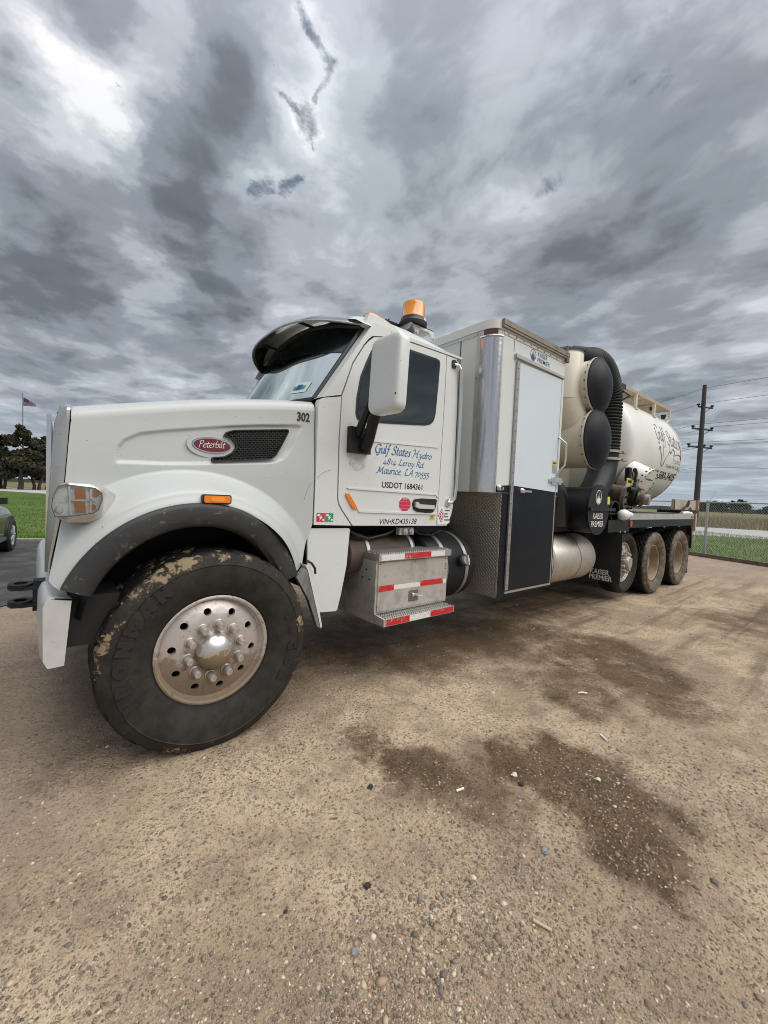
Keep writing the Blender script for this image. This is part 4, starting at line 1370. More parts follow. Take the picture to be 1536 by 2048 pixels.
for zc in (0.900, 0.812):
    b = B()
    out_ = [(-0.76, 0.44), (-0.83, 0.435), (-0.872, 0.45), (-0.889, 0.50), (-0.872, 0.55), (-0.83, 0.565), (-0.76, 0.56)]
    b.prism(out_, zc - 0.016, zc - 0.001, 'XY', bev=0.004)
    o_ = ellipse(-0.838, 0.50, 0.050, 0.062, 20)
    i_ = ellipse(-0.838, 0.50, 0.028, 0.036, 20)
    b.ring(o_, i_, zc, zc + 0.012, 'XY')
    part('tow_hook', b, PLASTIC, TR)
b = B()
b.box(-0.79, -0.74, 0.455, 0.545, 0.77, 0.925, 0.008)
part('tow_hook_mount', b, PLASTIC, TR)

# ---- headlight
hl_rows = []
def sec(x, y0, y1, z0, z1, rr, n=5):
    return [(x, a, c) for a, c in rrect(y0, y1, z0, z1, rr, n)]
for s_ in (sec(-0.694, 0.10, 0.36, 1.275, 1.425, 0.03), sec(-0.655, 0.052, 0.35, 1.255, 1.446, 0.035), sec(-0.58, 0.044, 0.34, 1.253, 1.445, 0.04), sec(-0.535, 0.055, 0.34, 1.262, 1.435, 0.045), sec(-0.505, 0.085, 0.33, 1.275, 1.418, 0.05), sec(-0.50, 0.095, 0.33, 1.279, 1.412, 0.05), sec(-0.47, 0.14, 0.33, 1.29, 1.395, 0.045), sec(-0.43, 0.24, 0.34, 1.31, 1.37, 0.025)):
    hl_rows.append(s_)
b = B()
b.grid(hl_rows, closed_v=True)
b.faces(hl_rows[0], [tuple(range(len(hl_rows[0])))])
hl = part('headlight', b, mat('headlight_bezel', (0.62, 0.60, 0.57), 0.32, 0.75, spots=((8, 0.4, 0.7, (0.42, 0.39, 0.35), 0.6, 0.5),)), TR, smooth=40)
lens_pts = [(-0.712, 1.330), (-0.708, 1.375), (-0.69, 1.425), (-0.66, 1.431), (-0.56, 1.420), (-0.535, 1.398), (-0.532, 1.368), (-0.548, 1.318), (-0.565, 1.306), (-0.64, 1.292), (-0.70, 1.290)]
b = B()
b.prism(lens_pts, 0.030, 0.060, bev=0.004)
part('reflector', b, mat('lamp_reflector', (0.84, 0.87, 0.89), 0.25, 0.0, spots=((22, 0.5, 0.6, (0.50, 0.55, 0.58), 0.6),)), hl)
for z0, z1 in ((1.367, 1.415), (1.308, 1.356)):
    b = B()
    b.prism([(-0.632, z0), (-0.636, z1), (-0.596, z1 - 0.003), (-0.592, z0)], 0.020, 0.029, bev=0.003)
    part('indicator_lens', b, mat('lamp_orange', (0.50, 0.14, 0.03), 0.25, coat=0.5), hl)
for x, z in ((-0.556, 1.392), (-0.566, 1.332)):
    b = B()
    b.prism(ellipse(x, z, 0.012, 0.014, 14), 0.021, 0.029)
    part('indicator_reflector', b, mat('lamp_orange', (0.5, 0.14, 0.03)), hl)
b = B()
b.prism([(-0.645, 1.359), (-0.56, 1.363), (-0.56, 1.368), (-0.645, 1.366)], 0.014, 0.029)
b.prism([(-0.650, 1.295), (-0.643, 1.295), (-0.650, 1.428), (-0.657, 1.428)], 0.014, 0.029)
b.prism([(-0.578, 1.306), (-0.572, 1.306), (-0.572, 1.416), (-0.578, 1.417)], 0.014, 0.029)
part('lens_rib', b, mat('lamp_white', (0.75, 0.77, 0.78), 0.25, coat=0.5), hl)
b = B()
b.sphere((-0.688, 0.030, 1.318), 0.016, 0.012, 0.02, 12, 8)
part('daytime_lamp', b, mat('lamp_white', (0.75, 0.77, 0.78)), hl)
b = B()
b.prism([(x - 0.006, z) if x < -0.69 else (x, z) for x, z in lens_pts], 0.006, 0.012, bev=0.003)
part('clear_lens', b, CLEARLENS, hl)
b = B()
op = offset_poly(lens_pts, -0.005)
b.ring(op, lens_pts, 0.010, 0.05)
part('lens_gasket', b, mat('lens_edge', (0.12, 0.115, 0.11), 0.5), hl)

# ---- side marker, badge, vent, number on the hood
b = B()
b.prism(rrect(-0.098, 0.055, 1.360, 1.410, 0.012), 0.000, 0.03, bev=0.004)
sm = part('side_marker', b, GASKET, TR)
b = B()
b.prism(rrect(-0.090, 0.046, 1.366, 1.404, 0.008), -0.010, 0.002, bev=0.004)
part('marker_lens', b, ORANGE, sm)
b = B()
b.prism(rrect(-0.055, 0.014, 1.373, 1.397, 0.006), -0.0125, -0.0095, bev=0.001)
part('lens_pattern', b, mat('amber_inner', (0.85, 0.30, 0.03), 0.3), sm)

yv = hood_y(0.018, 1.70) + 0.002
bd = B()
bd.prism(ellipse(0.018, 1.698, 0.112, 0.046, 36), yv - 0.014, yv + 0.05, bev=0.004)
badge = part('hood_badge', bd, CHROME, TR)
b = B()
b.prism(ellipse(0.018, 1.698, 0.104, 0.039, 36), yv - 0.017, yv - 0.010)
part('badge_face', b, BADGE, badge)
part('badge_lettering', pen_text('Peterbilt', -0.058, 0.092, 1.684, 0.040, lambda a, c: Vector((a, yv - 0.0178, c + 0.06 * (a - 0.018))), 0.036, 0.14, 40), STWHITE, badge, smooth=40)
vent_poly = [(0.078, 1.762), (0.098, 1.790), (0.135, 1.806), (0.25, 1.823), (0.478, 1.855), (0.489, 1.850), (0.488, 1.835), (0.440, 1.740), (0.400, 1.672), (0.372, 1.650), (0.335, 1.641), (0.02, 1.602), (0.012, 1.610), (0.016, 1.628), (0.085, 1.640), (0.130, 1.668), (0.152, 1.700), (0.149, 1.724), (0.125, 1.748)]
def on_hood(b_):
    for v in b_.bm.verts:
        v.co.y += hood_y(v.co.x, v.co.z) - 0.253
b = B()
b.prism(vent_poly, 0.244, 0.30, bev=0.0)
on_hood(b)
vent = part('hood_vent', b, mat('vent_black', (0.006, 0.006, 0.006), 0.8), TR)
b = B()
b.ring(vent_poly, offset_poly(vent_poly, 0.015), 0.230, 0.262)
on_hood(b)
part('vent_frame', b, PLASTIC, vent)
b = B()
inner = offset_poly(vent_poly, 0.008)
zr = 1.606
r_i = 0
while zr < 1.86:
    x = -0.02 + (0.0125 if r_i % 2 else 0)
    while x < 0.50:
        zl = zr + 0.13 * (x - 0.2)
        if inside((x, zl), inner) and inside((x + 0.025, zl + 0.003), inner) and inside((x, zl + 0.015), inner):
            b.box(x, x + 0.0252, 0.2365, 0.2435, zl - 0.0022, zl + 0.0022)
            b.box(x - 0.002, x + 0.002, 0.2370, 0.2435, zl, zl + 0.0135)
        x += 0.025
    zr += 0.0135
    r_i += 1
on_hood(b)
part('vent_mesh', b, mat('vent_grey', (0.022, 0.022, 0.023), 0.5, spec=0.3), vent, smooth=0, kind='stuff', weld=False)
# raised rim round the badge and the vent
b = B()
b.ring(ellipse(0.022, 1.699, 0.145, 0.076, 36), ellipse(0.018, 1.698, 0.114, 0.048, 36), yv - 0.010, yv + 0.03)
part('badge_surround', b, HOODWHITE_SHADED, badge, smooth=60)
put('fleet_number', fit_text('302', 0.545, 0.636, 1.925, 0.054, 0.2, bold=0.03, extra=lambda a, c: (a, hood_y(a, c) - 0.0035, c + 0.02 * (a - .6))), BLACKTXT, TR)

# ---- cab side panels
BODY_Y = 0.18
DOOR = [(1.127, 2.623), (1.09, 2.59), (1.048, 2.542), (0.954, 2.39), (0.868, 2.14), (0.861, 1.852), (0.867, 1.411), (0.88, 1.37), (0.906, 1.33), (1.004, 1.213), (1.893, 1.200), (1.906, 1.5), (1.922, 2.30), (1.922, 2.692), (1.479, 2.683), (1.25, 2.655)]
WIN = [(1.105, 2.52), (1.06, 2.42), (1.016, 2.31), (0.99, 2.15), (0.986, 2.04), (1.0, 2.0), (1.032, 1.982), (1.35, 2.012), (1.70, 2.050), (1.765, 2.070), (1.80, 2.105), (1.818, 2.16), (1.835, 2.40), (1.846, 2.60), (1.835, 2.625), (1.80, 2.632), (1.48, 2.628), (1.17, 2.585)]
b = B()
b.prism(DOOR, BODY_Y, BODY_Y + 0.03, bev=0.007)
door = part('door', b, WHITE, TR, smooth=30)
b = B()
b.prism(WIN, BODY_Y - 0.004, BODY_Y + 0.01, bev=0.003)
part('window_gasket', b, GASKET, door)
b = B()
b.prism(offset_poly(WIN, 0.032), BODY_Y - 0.007, BODY_Y - 0.003)
part('window', b, SIDEGLASS, door)
# pressed lines of the door skin
b = B()
b.prism([(1.13, 1.862), (1.86, 1.894), (1.87, 1.880), (1.13, 1.848)], BODY_Y - 0.006, BODY_Y + 0.002, bev=0.003)
part('door_crease', b, WHITE, door)
b = B()
b.prism([(0.93, 1.492), (0.955, 1.482), (1.87, 1.468), (1.886, 1.452), (1.90, 1.452), (1.90, 1.478), (1.5, 1.487)], BODY_Y - 0.008, BODY_Y + 0.002, bev=0.004)
b.prism([(1.03, 1.345), (1.06, 1.330), (1.20, 1.325), (1.89, 1.308), (1.89, 1.297), (1.20, 1.308), (1.05, 1.312)], BODY_Y - 0.008, BODY_Y + 0.002, bev=0.004)
part('door_swage', b, WHITE, door)
# amber door marker, handle
b = B()
b.prism([(0.925, 1.449), (0.955, 1.447), (0.972, 1.425), (1.030, 1.345), (1.028, 1.336), (0.995, 1.338), (0.975, 1.36), (0.925, 1.435)], BODY_Y - 0.012, BODY_Y + 0.002, bev=0.004)
part('door_marker', b, ORANGE, door)
b = B()
hp = [(1.592, 1.395), (1.612, 1.425), (1.70, 1.436), (1.875, 1.433), (1.886, 1.42), (1.868, 1.345), (1.84, 1.318), (1.78, 1.312), (1.65, 1.322), (1.605, 1.342)]
b.prism(hp, BODY_Y - 0.006, BODY_Y + 0.004, bev=0.003)
hd = part('door_handle', b, GASKET, door)
b = B()
b.prism([(1.612, 1.402), (1.635, 1.405), (1.66, 1.386), (1.835, 1.381), (1.838, 1.346), (1.65, 1.350), (1.615, 1.362)], BODY_Y - 0.030, BODY_Y - 0.008, bev=0.007)
part('handle_lever', b, mat('satin_handle', (0.66, 0.65, 0.62), 0.3, 0.4), hd)

b = B()
b.prism([(0.678, 1.222), (0.680, 2.06), (0.690, 2.085), (0.72, 2.100), (0.861, 2.135), (0.852, 1.852), (0.858, 1.408), (0.872, 1.362), (0.898, 1.325), (0.990, 1.213)], BODY_Y + 0.002, BODY_Y + 0.05, bev=0.008)
cowl = part('cowl', b, WHITE, TR)
b = B()
b.prism([(0.69, 2.098), (0.713, 2.112), (1.121, 2.728), (1.14, 2.735), (1.30, 2.735), (1.28, 2.672), (1.118, 2.632), (1.08, 2.598), (1.040, 2.548), (0.945, 2.393), (0.860, 2.147)], BODY_Y + 0.004, BODY_Y + 0.12, bev=0.012)
part('windshield_pillar', b, WHITE, TR)
b = B()
b.prism([(1.931, 2.694), (2.06, 2.690), (2.095, 2.3), (2.106, 1.374), (2.09, 1.30), (2.035, 1.200), (1.902, 1.200), (1.915, 1.5), (1.931, 2.30)], BODY_Y + 0.002, BODY_Y + 0.05, bev=0.008)
rp = part('rear_pillar', b, WHITE, TR)
# dark shell behind the panel gaps
b = B()
b.prism([(0.70, 1.24), (0.70, 2.06), (0.86, 2.14), (0.95, 2.38), (1.12, 2.60), (2.06, 2.67), (2.08, 1.24)], BODY_Y + 0.032, BODY_Y + 0.06)
part('door_frame', b, GASKET, TR)
b = B()
b.prism([(0.70, 1.205), (0.70, 2.06), (0.86, 2.14), (0.95, 2.38), (1.12, 2.70), (2.06, 2.70), (2.10, 1.205)], 2 * YC - BODY_Y - 0.05, 2 * YC - BODY_Y, bev=0.01)
b.box(2.05, 2.10, BODY_Y + 0.03, 2 * YC - BODY_Y - 0.03, 1.22, 2.72)
part('cab_wall', b, WHITE, TR)
b = B()
b.box(0.72, 2.06, 0.25, 2.2, 1.20, 1.30)
b.box(0.70, 0.98, 0.30, 2.14, 1.30, 2.04, 0.03)
part('cab_floor', b, INTERIOR, TR)
for ys in (0.62, 1.72):
    b = B()
    b.box(1.50, 1.72, ys - 0.25, ys + 0.25, 1.50, 2.36, 0.06)
    b.box(1.52, 1.64, ys - 0.13, ys + 0.13, 2.38, 2.60, 0.05)
    part('seat', b, INTERIOR, TR)
b = B()
ctr = Vector((1.12, 0.62, 2.06))
for k in range(28):
    pass
path = [ctr + Vector((math.sin(2 * PI * k / 24) * 0.12, math.cos(2 * PI * k / 24) * 0.23, math.sin(2 * PI * k / 24) * 0.19)) for k in range(25)]
b.tube(path, 0.016, 8)
part('steering_wheel', b, GASKET, TR)

# ---- roof
rows = []
for i, x in enumerate((1.02, 1.10, 1.22, 1.40, 1.60, 1.80, 1.97, 2.07, 2.12, 2.13)):
    zc = lerp_tab([(1.02, 2.86), (1.10, 2.93), (1.22, 2.985), (1.40, 3.02), (1.60, 3.02), (1.80, 2.99), (1.97, 2.94), (2.07, 2.88), (2.12, 2.82), (2.13, 2.72)], x)
    ze = lerp_tab([(1.02, 2.70), (1.22, 2.695), (1.5, 2.700), (2.13, 2.700)], x)
    row = []
    for k in range(25):
        a = -1 + 2 * k / 24
        ex = abs(a)
        yy_ = YC + a * (YC - BODY_Y - 0.004)
        f = (1 - ex ** 3.0) ** 0.78
        row.append((x, yy_, ze + (zc - ze) * f))
    rows.append(row)
b = B()
b.grid(rows)
b.prism([(1.28, 2.674), (1.30, 2.72), (2.13, 2.72), (2.125, 2.702), (1.50, 2.692)], BODY_Y - 0.004, BODY_Y + 0.05, bev=0.004)
roof = part('cab_roof', b, WHITE, TR, smooth=50)

# ---- windshield
def ws(u, v):
    """u across, v up"""
    s_ = abs(2 * u - 1)
    yb = 0.30 + (2.14 - 0.30) * u
    xb = 0.56 + (0.715 - 0.56) * s_ ** 2.6
    xt = 0.99 + (1.118 - 0.99) * s_ ** 2.6
    zb_ = 2.08 + (2.10 - 2.08) * s_
    zt_ = 2.86 + (2.725 - 2.86) * s_ ** 2
    return (xb + (xt - xb) * v, yb, zb_ + (zt_ - zb_) * v)
b = B()
b.grid([[ws(u / 24, v / 10) for v in range(11)] for u in range(25)])
wsh = part('windshield', b, WINDSHIELD, TR, smooth=60)
b = B()
b.grid([[Vector(ws(0.005 + 0.99 * u / 24, v / 8 * 0.36 + 0.635)) + Vector((-0.004, 0, 0.001)) for v in range(9)] for u in range(25)])
part('dark_band', b, mat('dark_band_glass', (0.008, 0.010, 0.011), 0.12), wsh, smooth=60)  # dark band along the top of the windshield
b = B()
edge = [ws(u / 24, 0) for u in range(25)] + [ws(1, v / 10) for v in range(1, 11)] + [ws(1 - u / 24, 1) for u in range(1, 25)] + [ws(0, 1 - v / 10) for v in range(1, 11)]
b.tube([(x - 0.006, y, z) for x, y, z in edge], 0.024, 8)
part('windshield_gasket', b, GASKET, wsh)
b = B()
st_n = lambda a, c: Vector(ws((a - 0.30) / 1.84, c)) + Vector((-0.003, 0, 0.001))
b.grid([[st_n(0.44 + 0.02 * i, 0.13 + 0.026 * j) for j in range(6)] for i in range(9)])
stk = part('inspection_sticker', b, mat('sticker_pale_green', (0.50, 0.66, 0.64), 0.5), wsh)
for a0_, a1_, c0_, c1_, m_ in ((0.47, 0.50, 0.17, 0.21, GREEN), (0.505, 0.56, 0.165, 0.225, NAVY), (0.565, 0.59, 0.17, 0.21, GREEN)):
    b = B()
    b.grid([[st_n(a0_ + (a1_ - a0_) * i / 2, c0_ + (c1_ - c0_) * j / 2) + Vector((-0.004, 0, 0.002)) for j in range(3)] for i in range(3)])
    part('sticker_print', b, m_, stk)
b = B()
pts_ = [Vector(ws(0.26, 0.015)) + Vector((-0.05, 0, 0.02)), Vector(ws(0.33, 0.07)) + Vector((-0.03, 0, 0.015)), Vector(ws(0.56, 0.09)) + Vector((-0.025, 0, 0.015))]
b.tube(pts_, [0.022, 0.016, 0.008], 8)
wp_ = part('wiper', b, GASKET, TR)
b = B()
b.tube([Vector(ws(0.30, 0.055)) + Vector((-0.02, 0, 0)), Vector(ws(0.60, 0.075)) + Vector((-0.02, 0, 0))], 0.011, 6)
part('wiper_blade', b, GASKET, wp_)
b = B()
b.box(0.74, 0.97, 0.72, 0.98, 2.085, 2.092, M=Matrix.Translation((0, 0, 0.02)) @ Matrix.Rotation(0.0, 4, 'Y'))
b.box(0.80, 0.99, 0.74, 1.00, 2.12, 2.20, 0.03)
part('dashboard_papers', b, mat('pale_paper', (0.62, 0.74, 0.72), 0.8), TR)

# ---- sun visor across the windshield top
def vis(u, v):
    """u across, v from the roof edge out to the lip"""
    s_ = abs(2 * u - 1)
    y0, y1 = 0.255, 2 * YC - 0.255
    y = y0 + (y1 - y0) * u
    xa = 1.06 + 0.10 * s_ ** 2.2
    za = 2.93 - 0.145 * s_ ** 2.4
    xl = 0.735 + 0.380 * s_ ** 3.0
    zl = 2.825 - 0.10 * s_ ** 2.2
    bow = math.sin(v * PI) * (0.045 * (1 - s_ ** 3))
    return (xa + (xl - xa) * v - bow * .15, y, za + (zl - za) * v + bow)
rows = [[vis(u / 36, v / 10) for v in range(11)] for u in range(37)]
b = B()
b.grid(rows)
visor = part('sun_visor', b, VISOR, TR, smooth=60)
sol = visor.modifiers.new('thickness', 'SOLIDIFY')
sol.thickness = 0.006
b = B()
b.tube([rows[i][10] for i in range(37)], 0.009, 8)
part('visor_lip', b, DULLCHROME, visor)
b = B()
for uu in (0.30, 0.68):
    p, q = Vector(vis(uu, 0.80)), Vector(vis(uu, 0.1))
    b.tube([p + Vector((0.01, 0, -0.012)), q + Vector((0.02, 0, -0.08))], 0.012, 6)
part('visor_bracket', b, GASKET, visor)
b = B()
ux = (0.04, 0.08, 0.12)
b.prism([(1.06, 2.71), (1.10, 2.80), (1.24, 2.80), (1.36, 2.77), (1.40, 2.745), (1.30, 2.73), (1.16, 2.70)], BODY_Y + 0.03, BODY_Y + 0.09, bev=0.008)
part('visor_wing', b, WHITE, visor)

# ---- roof lamps, horn, beacon
for k, yy_ in enumerate((0.50, 0.86, 1.22, 1.58, 1.94)):
    zc = 2.70 + (2.985 - 2.70) * (1 - abs((yy_ - YC) / 1.036) ** 3.0) ** 0.78
    b = B()
    b.box(1.27, 1.45, yy_ - 0.05, yy_ + 0.05, zc - 0.04, zc + 0.022, 0.01)
    ml = part('roof_marker', b, GASKET, TR)
    b = B()
    rws = []
    for x_, h_ in ((1.265, 0.0), (1.28, 0.03), (1.32, 0.042), (1.37, 0.036), (1.43, 0.014), (1.442, 0.0)):
        rws.append([(x_, yy_ + 0.055 * math.cos(PI * q / 8), zc + 0.018 + h_ * math.sin(PI * q / 8)) for q in range(9)])
    b.grid(rws)
    part('marker_lens', b, ORANGE, ml, smooth=60)
b = B()
b.box(1.52, 1.86, 0.55, 0.66, 2.935, 2.995, 0.018)
b.cyl((1.60, 0.605, 2.99), (1.60, 0.605, 3.035), 0.008, 6)
part('antenna_base', b, PLASTIC, TR)
# bracket and beacon
bk = B()
Yb_ = 0.40
pl = [(1.700, 2.975), (1.716, 2.96), (1.745, 2.905), (1.765, 2.885), (1.785, 2.90), (1.79, 2.94), (1.83, 2.955), (1.90, 2.95), (1.935, 2.93), (1.955, 2.892), (1.975, 2.882), (1.992, 2.90), (1.975, 2.975)]
bk.prism(pl, Yb_, Yb_ + 0.006, bev=0.0)
bk.box(1.69, 1.985, Yb_, Yb_ + 0.16, 2.968, 2.976)
bk.prism([(0.40, 2.968), (0.56, 2.968), (0.52, 2.92), (0.43, 2.93)], 1.69, 1.696, 'YZ')
bracket = part('beacon_bracket', bk, mat('bracket_steel', (0.56, 0.56, 0.55), 0.45, 0.2), TR)
for x_, z_ in ((1.765, 2.906), (1.972, 2.903)):
    b = B()
    b.cyl((x_, Yb_, z_), (x_, Yb_ - 0.01, z_), 0.010, 8)
    part('bolt', b, STEELGALV, bracket)
b = B()
b.prism(rrect(1.80, 1.885, 2.945, 2.966, 0.010), Yb_ - 0.002, Yb_ + 0.001)
part('bracket_slot', b, mat('slot_bright', (0.7, 0.7, 0.68), 0.3), bracket)
bc = (1.775, 0.47)
b = B()
b.lathe([(0.0, 2.975), (0.125, 2.975), (0.128, 3.000), (0.115, 3.015), (0.112, 3.040), (0.0, 3.040)], (bc[0], bc[1], 0), 'Z', 28)
beacon = part('beacon', b, GASKET, TR)
b = B()
b.lathe([(0.108, 3.040), (0.108, 3.050), (0.104, 3.055), (0.102, 3.150), (0.096, 3.174), (0.078, 3.186), (0.0, 3.190)], (bc[0], bc[1], 0), 'Z', 28)
part('beacon_lens', b, BEACON, beacon, smooth=40)
b = B()
b.grid([[(bc[0] + 0.1165 * math.cos(math.radians(a_)), bc[1] + 0.1165 * math.sin(math.radians(a_)), z_) for z_ in (3.010, 3.033)] for a_ in range(-80, -35, 6)])
part('beacon_plate', b, STWHITE, beacon)

# ---- mirror
MX = 0.98
rows = []
def mshape(grow, x):
    pts_ = rrect(-0.325, -0.035, 1.985, 2.495, 0.06, 6)
    cy_, cz_ = -0.18, 2.24
    return [(x, cy_ + (y - cy_) * grow, cz_ + (z - cz_) * (1 - (1 - grow) * 0.55)) for y, z in pts_]
for g, x in ((0.02, 0.938), (0.45, 0.939), (0.78, 0.941), (0.92, 0.945), (0.98, 0.956), (1.0, 0.975), (1.0, 1.015), (0.985, 1.03)):
    rows.append(mshape(g, x))
b = B()
b.grid(rows, closed_v=True)
b.faces(rows[0], [tuple(range(len(rows[0])))])
b.bm.transform(Matrix.Translation((MX, -0.2, 2.2)) @ Matrix.Rotation(math.radians(3), 4, 'Z') @ Matrix.Rotation(math.radians(2), 4, 'Y') @ Matrix.Translation((-MX, 0.2, -2.2)))
mir = part('mirror', b, WHITE, TR, smooth=50)
b = B()
b.box(1.028, 1.034, -0.31, -0.05, 2.01, 2.47, 0.003)
part('mirror_glass', b, CHROME, mir)
b = B()
b.prism(ellipse(-0.300, 2.09, 0.018, 0.010, 10, 0.5), 0.945, 0.975, 'YZ')
part('mirror_bolt', b, GASKET, mir)
b = B()
b.box(0.922, 1.108, BODY_Y - 0.045, BODY_Y, 1.745, 1.932, 0.018)
mb_ = part('mirror_mount', b, PLASTIC, TR)
b = B()
b.tube([(1.045, 0.125, 1.785), (1.045, 0.085, 1.85), (1.03, 0.03, 1.93), (1.01, -0.04, 2.02), (1.0, -0.09, 2.09)], [0.046, 0.044, 0.040, 0.038, 0.036], 12)
part('mirror_arm', b, PLASTIC, mb_)
b = B()
b.tube([(0.99, 0.14, 1.88), (0.99, 0.09, 1.96), (0.99, 0.03, 2.05), (0.99, -0.03, 2.13)], [0.03, 0.03, 0.028, 0.025], 10)
part('mirror_stay', b, PLASTIC, mb_)

# ---- lettering on the door
LY = BODY_Y - 0.0008
pl_ = lambda a, c: Vector((a, LY, c))
part('door_lettering', pen_text('Gulf States', 1.187, 1.552, 1.772, 0.066, pl_, 0.072), BLUETXT, door, smooth=40)
part('door_lettering', pen_text('Hydro', 1.566, 1.795, 1.772, 0.052, pl_, 0.078, big=(0,)), BLUETXT, door, smooth=40)
part('door_lettering', pen_text('4814 Leroy Rd.', 1.268, 1.712, 1.694, 0.046, pl_, 0.072), BLUETXT, door, smooth=40)
part('door_lettering', pen_text('Maurice, LA 70555', 1.203, 1.780, 1.617, 0.052, pl_, 0.072), BLUETXT, door, smooth=40)
put('door_lettering', fit_text('USDOT 1684361', 1.262, 1.704, 1.508, 0.044, LY, bold=0.022), BLACKTXT, door)
put('door_lettering', fit_text('VIN•KD435138', 1.254, 1.655, 1.220, 0.042, LY, shear=0.22, bold=0.008), BLACKTXT, door)
# stickers
b = B()
b.prism([(1.512 + 0.074 * math.cos(math.radians(22.5 + 45 * k)), 1.382 + 0.066 * math.sin(math.radians(22.5 + 45 * k))) for k in range(8)], LY - 0.0010, BODY_Y + 0.001)
st = part('stop_sticker', b, STWHITE, door, smooth=0)
b = B()
b.prism([(1.512 + 0.068 * math.cos(math.radians(22.5 + 45 * k)), 1.382 + 0.060 * math.sin(math.radians(22.5 + 45 * k))) for k in range(8)], LY - 0.0020, LY - 0.0008)
part('sticker_face', b, STOPRED, st, smooth=0)
put('sticker_lettering', fit_text('STOP', 1.487, 1.537, 1.419, 0.016, LY - 0.0026), STWHITE, st)
b = B()
for k in range(3):
    b.box(1.46, 1.565, LY - 0.0026, LY - 0.0019, 1.400 - 0.028 * k, 1.404 - 0.028 * k)
part('sticker_print', b, mat('sticker_pink', (0.62, 0.2, 0.25), 0.5), st)
b = B()
b.prism([(1.806, 1.299), (1.87, 1.297), (1.868, 1.25), (1.806, 1.252)], LY - 0.001, BODY_Y)
ys_ = part('yellow_sticker', b, YELLOW, door)
b = B()
b.prism([(1.82, 1.29), (1.85, 1.29), (1.85, 1.265), (1.82, 1.265)], LY - 0.0018, LY - 0.0009)
part('sticker_print', b, mat('sticker_olive', (0.25, 0.22, 0.03), 0.5), ys_)
b = B()
b.prism([(1.915, 1.365), (2.066, 1.362), (2.066, 1.225), (2.04, 1.215), (1.915, 1.215)], BODY_Y - 0.0015, BODY_Y + 0.003)
hz_ = part('placard_sticker', b, STWHITE, rp)
for w_, m_, dy in ((0.052, BLACKTXT, 0.0022), (0.044, STWHITE, 0.003), (0.034, STOPRED, 0.0037), (0.02, STWHITE, 0.0044)):
    b = B()
    b.prism([(1.955, 1.29 + w_ * 1.25), (1.955 + w_ * .8, 1.29), (1.955, 1.29 - w_ * 1.25), (1.955 - w_ * .8, 1.29)], BODY_Y - dy, BODY_Y - dy + 0.0007)
    part('placard_diamond', b, m_, hz_)
put('sticker_lettering', fit_text('K', 1.945, 1.966, 1.278, 0.022, BODY_Y - 0.005), BLACKTXT, hz_)
b = B()
for k, (wx, zz_) in enumerate(((0.065, 1.33), (0.04, 1.30), (0.05, 1.275), (0.07, 1.245))):
    b.box(1.995, 1.995 + wx, BODY_Y - 0.0024, BODY_Y - 0.0014, zz_, zz_ + 0.012)
part('sticker_print', b, GREYTXT, hz_)
for x0, x1, m_ in ((0.696, 0.762, STOPRED), (0.766, 0.832, GREEN)):
    b = B()
    b.box(x0, x1, BODY_Y + 0.0005, BODY_Y + 0.004, 1.243, 1.304)
    s_ = part('permit_sticker', b, m_, cowl)
    b = B()
    xm = (x0 + x1) / 2
    b.prism([(xm + 0.012, 1.293), (xm - 0.014, 1.270), (xm - 0.002, 1.270), (xm - 0.012, 1.250), (xm + 0.016, 1.276), (xm + 0.003, 1.276)], BODY_Y - 0.0006, BODY_Y + 0.001)
    b.box(x0 + 0.006, x0 + 0.028, BODY_Y - 0.0006, BODY_Y + 0.001, 1.283, 1.296)
    b.box(x1 - 0.02, x1 - 0.005, BODY_Y - 0.0006, BODY_Y + 0.001, 1.25, 1.262)
    part('sticker_print', b, STWHITE, s_)
for pts_ in ([(0.690, 1.545), (0.72, 1.575), (0.76, 1.598), (0.80, 1.61)],):
    b = B()
    b.tube([(x_, BODY_Y + 0.0015, z_) for x_, z_ in pts_], 0.0012, 5)
    part('scratch', b, GREYTXT, cowl)
b = B()
b.tube([(x_, hood_y(x_, z_) - 0.0005, z_) for x_, z_ in ((0.60, 1.39), (0.615, 1.44), (0.635, 1.49), (0.66, 1.52))], 0.001, 5)
part('scratch', b, GREYTXT, hood)
b = B()
b.prism(ellipse(1.026, 1.669, 0.077, 0.049, 30), LY - 0.0004, BODY_Y + 0.001)
part('worn_emblem', b, EMBLEM, door)

# grab rail behind the door
b = B()
b.tube([(2.025, 0.175, 2.635), (2.06, 0.155, 2.632), (2.092, 0.15, 2.59), (2.108, 0.15, 2.4), (2.112, 0.15, 2.0), (2.105, 0.15, 1.55), (2.092, 0.15, 1.45), (2.06, 0.155, 1.41), (2.03, 0.175, 1.405)], 0.014, 10)
gr_ = part('grab_rail', b, CHROME, TR)
for x_, z_ in ((2.022, 2.637), (2.028, 1.405)):
    b = B()
    b.prism(rrect(x_ - 0.025, x_ + 0.025, z_ - 0.035, z_ + 0.035, 0.015), BODY_Y - 0.012, BODY_Y + 0.003, bev=0.004)
    part('rail_foot', b, GASKET if z_ > 2 else CHROME, gr_)

# ---- lower white fairing behind the front wheel
b = B()
b.prism([(0.64, 1.196), (0.985, 1.192), (0.992, 1.18), (0.975, 0.913), (0.935, 0.70), (0.908, 0.592), (0.895, 0.582), (0.70, 0.60), (0.66, 0.70)], 0.20, 0.225, bev=0.010)
fair = part('side_fairing', b, WHITE, TR)

